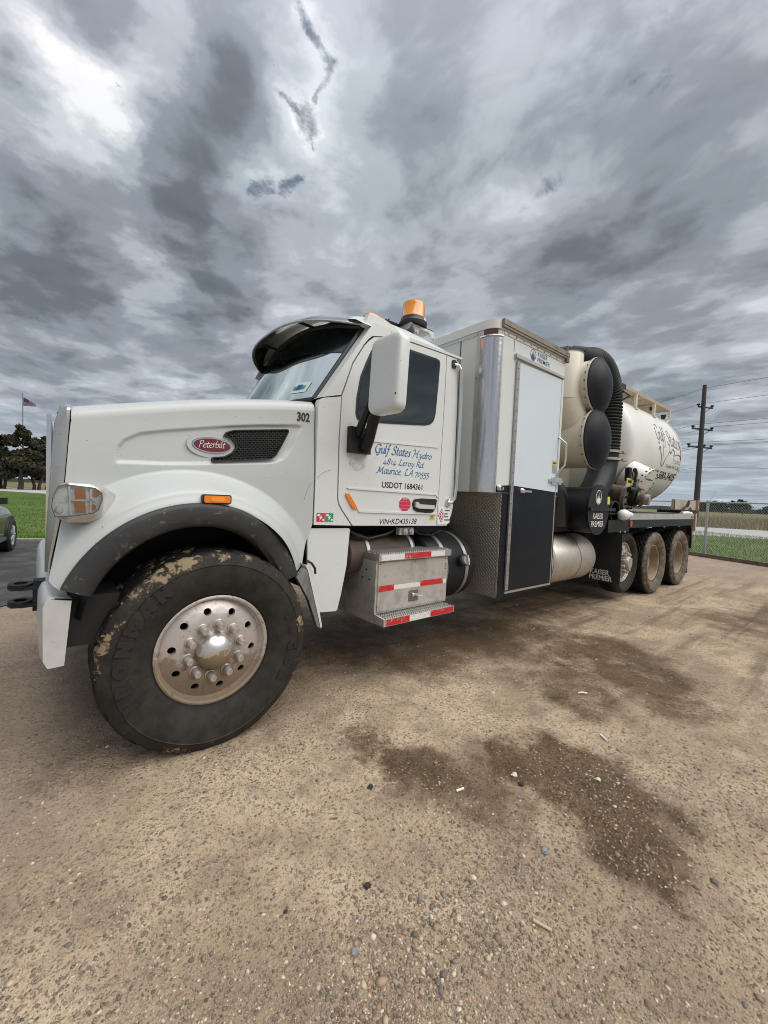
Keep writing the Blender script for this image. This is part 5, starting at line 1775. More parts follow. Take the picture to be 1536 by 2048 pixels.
# ---- chassis
b = B()
for y in (0.80, 1.56):
    b.box(-0.55, 9.2, y, y + 0.085, 0.80, 1.06)
part('chassis_rail', b, DARK, TR)
for nm_, q_ in (('gearbox', (0.95, 2.55, 0.62, 1.8, 0.62, 1.20)), ('rear_crossmember', (5.1, 5.75, 0.32, 1.9, 0.72, 1.12)), ('oil_sump', (-0.3, 0.7, 0.7, 1.75, 0.50, 0.75))):
    b = B()
    b.box(*q_, 0.03)
    part(nm_, b, DARK, TR)
for ax in (0.0, 6.05, 7.10, 8.445):
    b = B()
    b.cyl((ax, 0.3, 0.53), (ax, 2.14, 0.53), 0.09, 12)
    if ax > 6:
        b.sphere((ax, YC, 0.53), 0.24, 0.24, 0.22)
    part('axle', b, DARK, TR)
b = B()
b.box(1.50, 1.66, 0.215, 0.26, 1.125, 1.185, 0.006)
vb = part('valve_block', b, mat('pale_cast', (0.42, 0.42, 0.36), 0.6, spots=((20, 0.4, 0.6, (0.2, 0.2, 0.17), 0.7),)), TR)
for x_ in (1.545, 1.615):
    b = B()
    b.cyl((x_, 0.215, 1.155), (x_, 0.19, 1.155), 0.024, 12)
    b.cyl((x_, 0.19, 1.155), (x_, 0.18, 1.155), 0.012, 10)
    part('valve_port', b, STEELGALV, vb)
b = B()
b.tube([(1.02, 0.26, 1.17), (1.10, 0.26, 1.13), (1.22, 0.27, 1.10), (1.40, 0.27, 1.13), (1.5, 0.27, 1.17)], 0.012, 8)
b.tube([(1.68, 0.27, 1.17), (1.80, 0.28, 1.12), (1.95, 0.3, 1.10), (2.1, 0.32, 1.14)], 0.010, 8)
part('air_line', b, GASKET, TR)
# exhaust aftertreatment can
b = B()
b.lathe([(0.0, 1.02), (0.10, 1.02), (0.155, 1.05), (0.158, 1.20), (0.148, 1.215), (0.148, 1.66), (0.158, 1.675), (0.158, 1.72), (0.10, 1.76), (0.0, 1.78)], (0, 0.40, 0.965), 'X', 28)
mf = part('exhaust_can', b, RUSTYGREY, TR)
for x_ in (1.21, 1.68):
    b = B()
    b.lathe([(0.150, x_ - 0.015), (0.166, x_ - 0.015), (0.166, x_ + 0.015), (0.150, x_ + 0.015)], (0, 0.40, 0.965), 'X', 28)
    part('clamp_band', b, STEELGALV, mf)

# black fuel tank
def tank_cyl(x0, x1, y, z, r, m, name, straps, cap, dome=0.03, strapm=None):
    b_ = B()
    b_.lathe([(0, x0 - dome), (r * .6, x0 - dome * .8), (r * .93, x0 - dome * .2), (r, x0 + 0.02), (r, x1 - 0.02), (r * .985, x1), (r * .93, x1 + dome * .2), (r * .6, x1 + dome * .8), (0, x1 + dome)], (0, y, z), 'X', 48)
    o_ = part(name, b_, m, TR, smooth=40)
    for s_, wd in straps:
        b_ = B()
        b_.lathe([(r + 0.001, s_ - wd), (r + 0.007, s_ - wd), (r + 0.007, s_ + wd), (r + 0.001, s_ + wd)], (0, y, z), 'X', 48)
        part('strap', b_, strapm or STEELGALV, o_, smooth=30)
    if cap:
        a = math.radians(cap[1])
        d = Vector((0, -math.cos(a), math.sin(a)))
        p = Vector((cap[0], y, z)) + d * (r - 0.01)
        b_ = B()
        b_.cyl(p, p + d * 0.05, 0.048, 20)
        b_.cyl(p + d * 0.03, p + d * 0.055, 0.058, 20)
        c_ = part('filler_neck', b_, GASKET, o_)
        b_ = B()
        b_.cyl(p + d * 0.05, p + d * 0.085, 0.040, 20)
        b_.box(-0.008, 0.008, -0.045, 0.045, 0, 0.02, 0.004, M=Matrix.Translation(p + d * 0.083) @ d.to_track_quat('Z', 'Y').to_matrix().to_4x4())
        part('filler_cap', b_, STEELGALV, c_)
    return o_
tank_cyl(1.80, 2.38, 0.43, 0.80, 0.318, BLACKP, 'fuel_tank', ((1.98, 0.022), (2.26, 0.02)), (2.185, 14), strapm=mat('strap_steel', (0.42, 0.41, 0.40), 0.35, 0.8))

# ---- aluminium tool box with steps
b = B()
b.box(1.165, 1.955, 0.085, 0.60, 0.545, 0.950, 0.004)
tbx = part('tool_box', b, ALUBOX, TR)
b = B()
b.box(1.185, 1.950, 0.077, 0.0855, 0.562, 0.936, 0.003)
tdoor = part('tool_box_door', b, ALUBOX, tbx)
def strip(name, x0, x1, z0, z1, y, m, parent, tilt=0.0, th=0.001):
    b_ = B()
    b_.prism([(x0, z0), (x1, z0 + tilt), (x1, z1 + tilt), (x0, z1)], y - th, y + 0.001)
    return part(name, b_, m, parent, smooth=0)
strip('red_tape', 1.192, 1.344, 0.712, 0.758, 0.077, RED, tdoor, 0.0)
strip('white_tape', 1.344, 1.63, 0.716, 0.752, 0.077, WTAPE, tdoor, -0.004)
strip('red_tape', 1.632, 1.905, 0.712, 0.758, 0.077, RED, tdoor, -0.004)
strip('white_tape', 1.905, 1.945, 0.710, 0.745, 0.077, WTAPE, tdoor, 0.0)
b = B()
b.prism(rrect(1.505, 1.605, 0.600, 0.690, 0.008), 0.072, 0.078, bev=0.002)
lk = part('door_latch', b, mat('latch_steel', (0.22, 0.20, 0.19), 0.4, 0.7), tdoor)
b = B()
b.tube([(1.545, 0.07, 0.655), (1.56, 0.045, 0.66), (1.62, 0.04, 0.645)], 0.008, 8)
b.sphere((1.545, 0.068, 0.655), 0.016, n=10, m=6)
part('latch_handle', b, CHROME, lk)
for x_, z_ in ((1.20, 0.925), (1.56, 0.925), (1.925, 0.925), (1.932, 0.88), (1.932, 0.86), (1.925, 0.835)):
    b = B()
    b.cyl((x_, 0.0765, z_), (x_, 0.0735, z_), 0.005, 6)
    part('rivet', b, GASKET, tdoor)
for z_, y_ in ((0.87, 0.20), (0.80, 0.16), (0.87, 0.30), (0.80, 0.25)):
    b = B()
    b.cyl((1.165, y_, z_), (1.160, y_, z_), 0.007, 6)
    part('bolt', b, GASKET, tbx)
def step(name, x0, x1, y0, y1, z0, z1, tapes):
    b_ = B()
    b_.box(x0, x1, y0, y0 + 0.014, z0, z1, 0.002)
    b_.box(x0, x0 + 0.01, y0 + 0.0145, y1, z0, z1 - 0.002, 0.002)
    b_.box(x1 - 0.01, x1, y0 + 0.0145, y1, z0, z1 - 0.002, 0.002)
    b_.box(x0 + 0.0105, x1 - 0.0105, y0 + 0.0145, y1, z1 - 0.012, z1 - 0.006)
    s_ = part(name, b_, ALU, TR)
    b_ = B()
    ny = max(2, int((y1 - y0) / 0.035))
    for k in range(ny):
        y_ = y0 + 0.024 + (y1 - y0 - 0.04) * k / max(1, ny - 1)
        x_ = x0 + 0.015 + (0.01 if k % 2 else 0)
        while x_ < x1 - 0.02:
            b_.box(x_, x_ + 0.013, y_ - 0.010, y_ + 0.010, z1 - 0.0058, z1 + 0.009)
            x_ += 0.022
    part('step_tread', b_, ALU, s_, smooth=0, kind='stuff', weld=False)
    for a, c, m_ in tapes:
        strip('red_tape' if m_ is RED else 'white_tape', a, c, z0 + 0.004, z1 - 0.004, y0, m_, s_)
    return s_
step('upper_step', 1.165, 1.965, 0.050, 0.30, 0.952, 1.004, ((1.185, 1.42, WTAPE), (1.422, 1.715, RED), (1.717, 1.885, WTAPE)))
step('lower_step', 1.185, 1.945, -0.030, 0.10, 0.478, 0.532, ((1.196, 1.425, RED), (1.427, 1.655, WTAPE), (1.657, 1.93, RED)))
b = B()
b.prism([(-0.03, 0.532), (-0.03, 0.478), (0.62, 0.478), (0.62, 0.545), (0.084, 0.545)], 1.168, 1.184, 'YZ', bev=0.002)
b.box(1.17, 1.95, 0.10, 0.60, 0.47, 0.478)
part('step_bracket', b, ALUBOX, TR)

# ---- equipment cabinet, white above and black below
def plan(inset=0.0, r_front=True):
    p = []
    cx, cy, rx, ry = 2.462, 0.155, 0.112, 0.155
    for k in range(9):
        a = (PI / 2) * k / 8
        p.append((cx - rx * math.sin(a), cy - ry * math.cos(a)))
    p += [(2.35, 2.285)]
    for k in range(9):
        a = (PI / 2) * k / 8
        p.append((cx - rx * math.cos(a), 2 * YC - cy + ry * math.sin(a)))
    p += [(3.64, 2 * YC), (3.64, 0.0)]
    return p
b = B()
b.prism(plan(), 1.520, 3.015, 'XY', bev=0.0)
cab_ = part('equipment_cabinet', b, BOXWHITE, TR, smooth=25)
b = B()
rows = []
for k in range(13):
    a = (PI / 2) * k / 12
    rows.append([(2.462 - 0.115 * math.sin(a), 0.155 - 0.158 * math.cos(a), z_) for z_ in (1.518, 2.0, 2.5, 2.958)])
b.grid(rows)
part('corner_panel', b, MIRRORSTEEL, cab_, smooth=60)
# metal trim strips beside the chrome corner
for x0, x1, y0, y1 in ((2.462, 2.482, -0.004, 0.0), ):
    b = B()
    b.box(x0, x1, y0, y1 - 0.0005, 1.522, 3.0)
    part('corner_trim', b, ALU, cab_)
b = B()
b.box(2.345, 2.3495, 0.155, 0.195, 1.522, 3.0)
part('corner_trim', b, ALU, cab_)
for k in range(14):
    b = B()
    z_ = 1.56 + 1.40 * k / 13
    b.cyl((2.472, -0.004, z_), (2.472, -0.008, z_), 0.006, 6)
    part('screw', b, STEELGALV, cab_)
b = B()
b.box(2.343, 2.3485, 0.388, 0.396, 1.53, 3.0)
part('panel_seam', b, GREYTXT, cab_)
# roof cap with rounded front corner, drip rails and top trim
b = B()
b.prism([(x - (0.012 if x < 2.5 else 0), y - 0.012 if y < 1 else y + 0.012) for x, y in plan()], 3.016, 3.095, 'XY', bev=0.02, seg=3)
part('cabinet_roof', b, mat('cabinet_cap', (0.66, 0.67, 0.64), 0.4, coat=0.2), cab_, smooth=35)
b = B()
b.box(2.43, 3.66, -0.040, -0.0125, 3.052, 3.10, 0.006)
b.box(2.43, 3.66, -0.034, -0.0125, 3.030, 3.050, 0.003)
part('roof_rail', b, mat('tan_rail', (0.24, 0.21, 0.17), 0.5, 0.3, spots=((8, 0.45, 0.7, (0.11, 0.08, 0.06), 0.7),)), cab_)
b = B()
b.box(2.485, 3.64, -0.006, -0.001, 2.985, 3.012, 0.001)
part('screw_rail', b, mat('pale_trim', (0.58, 0.58, 0.56), 0.4, 0.3), cab_)
for k in range(9):
    b = B()
    x_ = 2.55 + 1.02 * k / 8
    b.cyl((x_, -0.006, 2.998), (x_, -0.010, 2.998), 0.007, 6)
    part('screw', b, GREYTXT, cab_)
b = B()
b.box(2.342, 2.3485, 0.2, 2.24, 2.985, 3.012, 0.001)
part('screw_rail', b, mat('pale_trim', (0.58, 0.58, 0.56)), cab_)
# corner marker lamp
b = B()
rows = []
for k in range(4, 13):
    a = (PI / 2) * k / 14
    rows.append([(2.462 - 0.121 * math.sin(a), 0.155 - 0.164 * math.cos(a), z_) for z_ in (2.962, 3.012)])
b.grid(rows)
part('corner_lamp', b, mat('dim_red_lens', (0.11, 0.035, 0.025), 0.25, coat=0.5), cab_)
b = B()
b.tube([(2.462 - 0.121 * math.sin((PI / 2) * k / 12), 0.155 - 0.163 * math.cos((PI / 2) * k / 12), 2.955) for k in range(13)], 0.008, 8)
part('corner_band', b, CHROME, cab_)
b = B()
b.tube([(3.60, -0.03, 3.08), (3.62, -0.03, 3.16), (3.64, -0.02, 3.18), (3.66, 0.0, 3.10)], 0.014, 6)
b.box(3.61, 3.67, -0.03, 0.0, 3.0, 3.05, 0.006)
part('roof_bracket', b, mat('rust_bracket', (0.16, 0.09, 0.06), 0.7), cab_)

# lower cabinet
b = B()
b.box(2.597, 3.62, 0.0, 0.74, 0.512, 1.519, 0.004)
lowc = part('lower_cabinet', b, BLACKDOOR, TR)
b = B()
b.box(2.588, 2.5965, 0.004, 0.74, 0.505, 1.518)
part('diamond_plate', b, DIAMOND, lowc, smooth=0)
b = B()
b.prism([(2.470, 1.585), (2.700, 1.598), (2.700, 1.523), (2.47, 1.523)], -0.003, -0.0005)
part('black_band', b, BLACKDOOR, cab_)
b = B()
b.prism([(3.555, 1.565), (3.638, 1.568), (3.638, 1.523), (3.555, 1.523)], -0.003, -0.0005)
part('black_band', b, BLACKDOOR, cab_)
# the tall door
b = B()
b.prism([(2.752, 1.598), (3.552, 1.566), (3.556, 2.795), (2.752, 2.782)], -0.016, -0.002, bev=0.003)
cdoor = part('cabinet_door', b, DOORWHITE, TR)
b = B()
b.prism([(2.752, 0.585), (3.552, 0.560), (3.552, 1.564), (2.752, 1.596)], -0.016, -0.002, bev=0.003)
part('lower_door_panel', b, BLACKDOOR, cdoor)
b = B()
b.box(2.700, 2.748, -0.020, -0.004, 0.57, 2.785, 0.003)
hinge = part('hinge_strip', b, mat('hinge_steel', (0.40, 0.38, 0.38), 0.4, 0.7, spots=((12, 0.45, 0.65, (0.25, 0.23, 0.22), 0.6),)), cdoor)
for k in range(22):
    b = B()
    z_ = 0.62 + 2.1 * k / 21
    b.cyl((2.722, -0.020, z_), (2.722, -0.024, z_), 0.006, 6)
    part('screw', b, GREYTXT, hinge)
b = B()
b.box(3.557, 3.575, -0.014, -0.003, 0.555, 2.80, 0.002)
b.box(2.70, 3.575, -0.013, -0.002, 0.535, 0.556, 0.002)
part('door_edge', b, ALU, cdoor)
b = B()
b.prism([(2.668, 2.848), (3.612, 2.828), (3.612, 2.806), (2.668, 2.812)], -0.030, -0.001, bev=0.003)
part('drip_rail', b, mat('grey_trim', (0.38, 0.38, 0.36), 0.5), cab_)
b = B()
b.box(2.655, 2.66, -0.0025, -0.0005, 2.87, 2.98)
part('panel_seam', b, GREYTXT, cab_)
# lock, lever, latch, wire handle
b = B()
b.lathe([(0.0, -0.03), (0.022, -0.03), (0.032, -0.012), (0.034, 0.0)], (2.532, 0, 1.563), 'Y', 18)
b.box(2.532, 2.575, -0.03, -0.004, 1.55, 1.575, 0.008)
part('cabinet_lock', b, CHROME, cab_)
b = B()
b.lathe([(0.0, -0.046), (0.02, -0.046), (0.034, -0.018), (0.034, -0.016)], (2.90, 0, 1.55), 'Y', 18)
b.box(2.90, 3.03, -0.048, -0.034, 1.542, 1.560, 0.006)
part('lever_handle', b, CHROME, cdoor)
b = B()
b.box(3.40, 3.66, -0.040, -0.018, 1.672, 1.705, 0.010)
b.box(3.46, 3.56, -0.030, -0.017, 1.645, 1.725, 0.008)
b.cyl((3.62, -0.03, 1.65), (3.62, -0.03, 1.725), 0.018, 10)
part('door_latch', b, CHROME, cdoor)
b = B()
b.tube([(3.56, -0.02, 2.165), (3.56, -0.05, 2.14), (3.60, -0.085, 2.10), (3.612, -0.088, 1.95), (3.605, -0.08, 1.86), (3.56, -0.05, 1.80), (3.555, -0.02, 1.72)], 0.011, 8)
part('door_pull', b, ALU, cdoor)
b = B()
b.box(3.462, 3.545, -0.0175, -0.0155, 1.77, 1.905)
ws_ = part('warning_sticker', b, mat('sticker_grey', (0.30, 0.30, 0.31), 0.5), cdoor)
b = B()
b.box(3.462, 3.545, -0.0185, -0.0174, 1.855, 1.905)
part('sticker_print', b, YELLOW, ws_)
b = B()
b.box(3.475, 3.532, -0.0195, -0.0184, 1.872, 1.888)
part('sticker_print', b, BLACKTXT, ws_)
# maker's name
def crown(cx, cz, s_, y, m_, parent, ringm=None):
    b_ = B()
    b_.ring(ellipse(cx, cz, s_ * 1.0, s_ * 1.12, 30), ellipse(cx, cz, s_ * 0.88, s_ * 1.0, 30), y - 0.001, y)
    part('maker_ring', b_, ringm or m_, parent, smooth=0)
    b_ = B()
    P = [(-.62, -.62), (-.40, -.92), (0, -1.0 * .92), (.40, -.92), (.62, -.62), (.78, -.05), (.46, -.38), (.40, .28), (.16, -.30), (0, .82), (-.16, -.30), (-.40, .28), (-.46, -.38), (-.78, -.05)]
    b_.prism([(cx + s_ * a * .92, cz + s_ * c * .98) for a, c in P], y - 0.0012, y - 0.0002)
    part('maker_emblem', b_, m_, parent, smooth=0)
crown(2.992, 2.922, 0.052, -0.0006, NAVY, cab_)
put('maker_lettering', fit_text('KAISER', 3.076, 3.268, 2.928, 0.044, -0.0008, bold=0.008), NAVY, cab_)
put('maker_lettering', fit_text('PREMIER', 3.074, 3.318, 2.872, 0.044, -0.0008, bold=0.008), NAVY, cab_)

# ---- aluminium tank behind the cabinet
tank_cyl(3.66, 5.03, 0.44, 0.715, 0.318, ALUTANK, 'hydraulic_tank', ((3.92, 0.03), (4.62, 0.026)), None, 0.05, strapm=ALU)
b = B()
b.prism(ellipse(3.98, 0.42, 0.14, 0.06, 20), 1.02, 1.045, 'XY')
part('tank_lid', b, RUSTYGREY, TR)

# ---- blower pipework between cabinet and debris tank
b = B()
b.tube([(3.50, 0.55, 1.72), (3.85, 0.45, 1.74), (4.10, 0.40, 1.68), (4.27, 0.38, 1.55), (4.34, 0.38, 1.38), (4.34, 0.38, 1.15)], 0.175, 20)
part('intake_elbow', b, mat('gloss_black', (0.007, 0.0075, 0.009), 0.25, coat=0.1), TR, smooth=50)
b = B()
b.box(3.66, 4.62, 0.30, 2.1, 1.08, 1.50, 0.03)
part('blower_housing', b, DARK, TR)
b = B()
b.lathe([(0.0, 0.008), (0.27, 0.008), (0.30, 0.02), (0.30, 1.6), (0, 1.6)], (4.70, 0, 1.375), 'Y', 40)
sil = part('blower_silencer', b, BLACKP, TR, smooth=35)
b = B()
b.prism([(4.70 + 0.302 * math.cos(2 * PI * k / 40), (1.405 if math.sin(2 * PI * k / 40) >= 0 else 1.362) + 0.302 * math.sin(2 * PI * k / 40)) for k in range(40)], -0.012, 0.008, bev=0.004)
part('end_plate', b, mat('satin_black', (0.016, 0.018, 0.022), 0.45, spec=0.22, spots=((7, 0.5, 0.8, (0.035, 0.035, 0.037), 0.5),)), sil)
crown(4.675, 1.545, 0.082, -0.0125, WHITETXT, sil)
put('maker_lettering', fit_text('KAISER', 4.545, 4.835, 1.268, 0.072, -0.0127, bold=0.01), WHITETXT, sil)
put('maker_lettering', fit_text('PREMIER', 4.50, 4.865, 1.166, 0.072, -0.0127, bold=0.01), WHITETXT, sil)
b = B()
b.box(4.40, 5.14, -0.045, -0.013, 1.372, 1.412, 0.006)
part('silencer_strap', b, BLACKP, sil)
b = B()
b.box(4.93, 5.0, -0.02, -0.0125, 1.46, 1.56, 0.002)
part('yellow_sticker', b, mat('sticker_lime', (0.55, 0.60, 0.12), 0.5), sil)
# cyclones
def cyclone(name, cx, cz, r_, y0, y1):
    b_ = B()
    b_.lathe([(r_, y0), (r_, y1)], (cx, 0, cz), 'Y', 56)
    o_ = part(name, b_, CREAM, TR, smooth=40)
    b_ = B()
    b_.lathe([(r_ + 0.001, y0 + 0.03), (r_ + 0.022, y0 + 0.028), (r_ + 0.022, y0 + 0.004), (r_ + 0.001, y0 + 0.002)], (cx, 0, cz), 'Y', 56)
    part('flange', b_, CREAM, o_, smooth=30)
    b_ = B()
    b_.lathe([(r_ + 0.018, y0 + 0.002), (r_ + 0.018, y0 - 0.012), (r_ * .95, y0 - 0.020), (r_ * .80, y0 - 0.060), (r_ * .55, y0 - 0.095), (r_ * .28, y0 - 0.115), (0, y0 - 0.122)], (cx, 0, cz), 'Y', 56)
    part('domed_lid', b_, mat('domed_lid_black', (0.008, 0.009, 0.013), 0.5, spec=0.2, spots=((3, 0.48, 0.72, (0.022, 0.024, 0.029), 0.6, 0.55),)), o_, smooth=50)
    for k in range(20):
        a = 2 * PI * k / 20
        b_ = B()
        p = Vector((cx + (r_ + 0.013) * math.cos(a), y0 + 0.028, cz + (r_ + 0.013) * math.sin(a)))
        b_.cyl(p, p + Vector((0, 0.02, 0)), 0.010, 6)
        part('bolt', b_, GREYTXT, o_)
    return o_
cyclone('lower_cyclone', 4.83, 2.315, 0.375, 0.12, 1.5)
cyclone('upper_cyclone', 4.80, 3.015, 0.335, 0.12, 1.5)
b = B()
b.lathe([(0.0, 3.40), (0.225, 3.40), (0.235, 3.385), (0.235, 2.80)], (4.49, 0.46, 0), 'Z', 40)
stack = part('vent_stack', b, CREAM, TR, smooth=40)
b = B()
b.lathe([(0.238, 3.405), (0.238, 3.388)], (4.49, 0.46, 0), 'Z', 40)
part('stack_rim', b, GREYTXT, stack)
b = B()
b.tube([(4.49, 0.46, 2.86), (4.52, 0.45, 2.76), (4.62, 0.43, 2.60), (4.73, 0.41, 2.44)], 0.236, 32)
part('stack_elbow', b, CREAM, stack, smooth=40)
b = B()
b.box(3.75, 5.4, 0.75, 2.2, 1.55, 3.25, 0.05)
part('filter_housing', b, CREAM, TR)
# big corrugated hose and the black pipe below it
path = [(4.80, 1.2, 3.50), (4.85, 0.9, 3.48), (4.90, 0.6, 3.46)]
for k in range(21):
    a = math.radians(112 - 112 * k / 20)
    path.append((5.13 + 0.515 * math.cos(a), 0.36, 2.92 + 0.50 * math.sin(a)))
path += [(5.645, 0.36, 2.92 - 0.66 * k / 14) for k in range(1, 15)]
fine = []
for i in range(len(path) - 1):
    m_ = max(3, int((Vector(path[i + 1]) - Vector(path[i])).length / 0.014 / 3) * 3)
    for q in range(m_):
        fine.append(Vector(path[i]).lerp(Vector(path[i + 1]), q / m_))
fine.append(Vector(path[-1]))
b = B()
b.tube(fine, [0.200 + (0.009 if (i % 3) else -0.009) for i in range(len(fine))], 24)
hs = part('vacuum_hose', b, HOSE, TR, smooth=70)
for z_ in (2.24, 2.13):
    b = B()
    b.lathe([(0.212, z_ - 0.018), (0.226, z_ - 0.018), (0.226, z_ + 0.018), (0.212, z_ + 0.018)], (5.645, 0.36, 0), 'Z', 28)
    b.box(5.76, 5.92, 0.13, 0.18, z_ - 0.014, z_ + 0.014, 0.004)
    part('hose_clamp', b, mat('clamp_tan', (0.42, 0.38, 0.30), 0.5, 0.4), hs)
b = B()
b.tube([(5.645, 0.36, 2.26), (5.635, 0.36, 2.06), (5.56, 0.35, 1.90), (5.38, 0.33, 1.72), (5.15, 0.31, 1.55), (4.92, 0.30, 1.42)], [0.20, 0.20, 0.195, 0.19, 0.19, 0.19], 24)
part('suction_pipe', b, mat('satin_black', (0.016, 0.018, 0.022), 0.42, spec=0.35), TR, smooth=45)
b = B()
b.box(5.98, 6.14, 0.30, 0.42, 3.25, 3.33, 0.012)
b.tube([(6.06, 0.36, 3.26), (5.90, 0.36, 3.14)], 0.012, 6)
part('work_lamp', b, GASKET, TR)
b = B()
b.tube([(5.60, 0.14, 3.10), (5.90, 0.15, 3.09), (6.1, 0.36, 3.08)], 0.014, 6)
part('hose_bracket', b, GASKET, TR)

# ---- debris tank
TX0, TX1, TZ, TRD = 6.42, 8.80, 2.46, 1.0
prof = [(0.0, TX0 - 0.30)]
for k in range(1, 9):
    a = (PI / 2) * k / 8
    prof.append((TRD * math.sin(a), TX0 - 0.30 * math.cos(a)))
for k in range(1, 9):
    prof.append((TRD, TX0 + (TX1 - TX0) * k / 8))
for k in range(1, 13):
    a = (PI / 2) * k / 12
    prof.append((TRD * math.cos(a), TX1 + 0.46 * math.sin(a)))
b = B()
b.lathe(prof, (0, YC, TZ), 'X', 96)
tank = part('debris_tank', b, TANKP, TR, smooth=40)
b = B()
b.lathe([(TRD + 0.001, TX1 - 0.02), (TRD + 0.012, TX1 - 0.015), (TRD + 0.012, TX1 + 0.015), (TRD + 0.0, TX1 + 0.02)], (0, YC, TZ), 'X', 96)
part('door_ring', b, TANKP, tank, smooth=30)
def on_tank(a, c, off=0.002):
    """a along the tank, c up: laid on the cylinder's skin"""
    dz_ = c - TZ
    dz_ = max(-TRD * .999, min(TRD * .999, dz_))
    return Vector((a + 0.13, YC - math.sqrt((TRD + off) ** 2 - dz_ * dz_), c))
part('tank_lettering', pen_text('Gulf States', 7.34, 8.60, 2.66, 0.28, lambda a, c: on_tank(a, c - 0.07 * (a - 7.34)), 0.028, 0.1), GREYTXT, tank, smooth=40)
part('tank_lettering', pen_text('Hydro', 8.20, 8.66, 2.30, 0.10, lambda a, c: on_tank(a, c), 0.030, 0.1), GREYTXT, tank, smooth=40)
def outline(pts_, wd, sub=4):
    b_ = B()
    L = smooth_line(pts_, sub)
    b_.tube([on_tank(q.x, q.y, 0.001) for q in L], wd, 5, True)
    part('map_outline', b_, GREYTXT, tank)
outline([(7.40, 2.46), (7.42, 2.52), (7.47, 2.53), (7.50, 2.44), (7.54, 2.40), (7.60, 2.28), (7.66, 2.22), (7.74, 2.21), (7.75, 2.28), (7.80, 2.36), (7.90, 2.42), (7.97, 2.50), (8.05, 2.46), (8.10, 2.52)], 0.007)
outline([(8.08, 2.50), (8.16, 2.56), (8.26, 2.50), (8.22, 2.44), (8.34, 2.46), (8.48, 2.48), (8.60, 2.46), (8.66, 2.38), (8.68, 2.26), (8.72, 2.18)], 0.008)
outline([(7.62, 2.62), (7.64, 2.50), (7.66, 2.34)], 0.003)
outline([(7.98, 2.62), (8.0, 2.50)], 0.004)
outline([(8.58, 2.74), (8.64, 2.5), (8.70, 2.25), (8.74, 2.17)], 0.005)
put('tank_lettering', fit_text('The Safest Way To Dig', 7.92, 8.66, 2.20, 0.062, 0, shear=0.1, extra=lambda a, c: on_tank(a, c)), GREYTXT, tank)
put('tank_lettering', fit_text('337-580-3405', 7.34, 8.66, 1.99, 0.13, 0, bold=0.018, extra=lambda a, c: on_tank(a, c)), BLACKTXT, tank)
# manway
mc = Vector((6.56, 0.10, 1.815))
md = Vector((0, -0.88, -0.47)).normalized()
MM = Matrix.Translation(mc) @ md.to_track_quat('Z', 'X').to_matrix().to_4x4()
b = B()
b.lathe([(0.26, -0.30), (0.26, 0.0), (0.275, 0.0), (0.275, 0.022), (0.26, 0.028), (0, 0.028)], (0, 0, 0), 'Z', 44)
b.bm.transform(MM)
mw = part('manway', b, TANKP, tank, smooth=35)
for k in range(18):
    a = 2 * PI * k / 18
    b = B()
    p = MM @ Vector((0.262 * math.cos(a), 0.262 * math.sin(a), 0.028))
    b.cyl(p - md * 0.06, p + md * 0.012, 0.012, 6)
    part('bolt', b, GREYTXT, mw)
b = B()
b.tube([MM @ Vector(q) for q in ((0.10, 0.16, 0.03), (0.10, 0.16, 0.08), (0.10, 0.02, 0.08), (0.10, 0.02, 0.03))], 0.010, 6)
part('manway_handle', b, GREYTXT, mw)
b = B()
b.tube([MM @ Vector(q) for q in ((-0.08, 0.10, 0.03), (-0.08, 0.10, 0.05), (-0.08, 0.0, 0.05), (-0.08, 0.0, 0.03))], 0.010, 6)
part('manway_handle', b, GREYTXT, mw)
# suction valve and its fittings
b = B()
b.cyl((6.35, 0.42, 1.63), (6.35, 0.10, 1.58), 0.17, 20)
vlv = part('suction_valve', b, BRONZE, TR)
def fit_cyl(p0, p1, r_, m_, name='pipe_fitting', n=16):
    b_ = B()
    b_.cyl(p0, p1, r_, n)
    return part(name, b_, m_, vlv)
fit_cyl((6.35, 0.12, 1.585), (6.35, 0.06, 1.575), 0.205, mat('flange_grey', (0.30, 0.28, 0.25), 0.5, 0.5), 'flange')
fit_cyl((6.42, 0.05, 1.60), (6.42, -0.02, 1.59), 0.15, GASKET)
fit_cyl((6.43, -0.02, 1.58), (6.45, -0.11, 1.56), 0.10, BRONZE)
fit_cyl((6.44, -0.06, 1.57), (6.45, -0.09, 1.565), 0.13, BRONZE, 'flange')
fit_cyl((6.45, -0.11, 1.56), (6.46, -0.18, 1.555), 0.082, mat('flange_grey', (0.3, 0.28, 0.25)))
fit_cyl((6.20, 0.02, 1.70), (6.55, 0.02, 1.72), 0.035, GASKET)
fit_cyl((6.38, 0.03, 1.60), (6.38, 0.03, 1.80), 0.04, GASKET)
for k in range(10):
    a = 2 * PI * k / 10
    fit_cyl((6.35 + 0.17 * math.cos(a), 0.07, 1.58 + 0.17 * math.sin(a)), (6.35 + 0.17 * math.cos(a), 0.03, 1.58 + 0.17 * math.sin(a)), 0.016, GASKET, 'bolt', 6)
b = B()
b.tube([(6.20, -0.06, 1.80), (6.18, -0.06, 1.95), (6.14, -0.05, 2.0)], 0.018, 8)
b.tube([(6.28 + 0.085 * math.cos(2 * PI * k / 20), -0.02, 1.93 + 0.085 * math.sin(2 * PI * k / 20)) for k in range(21)], 0.010, 6)
b.box(6.12, 6.22, 0.0, 0.06, 1.82, 2.02, 0.01)
part('hand_wheel', b, GASKET, vlv)
b = B()
b.box(6.02, 6.24, -0.01, 0.0, 1.76, 1.86)
ysg = part('yellow_sign', b, YELLOW, vlv)
b = B()
b.box(6.06, 6.20, -0.013, -0.0105, 1.79, 1.83)
part('sign_print', b, BLACKTXT, ysg)
b = B()
b.cyl((5.85, 0.55, 1.62), (6.15, 0.25, 1.50), 0.12, 16)
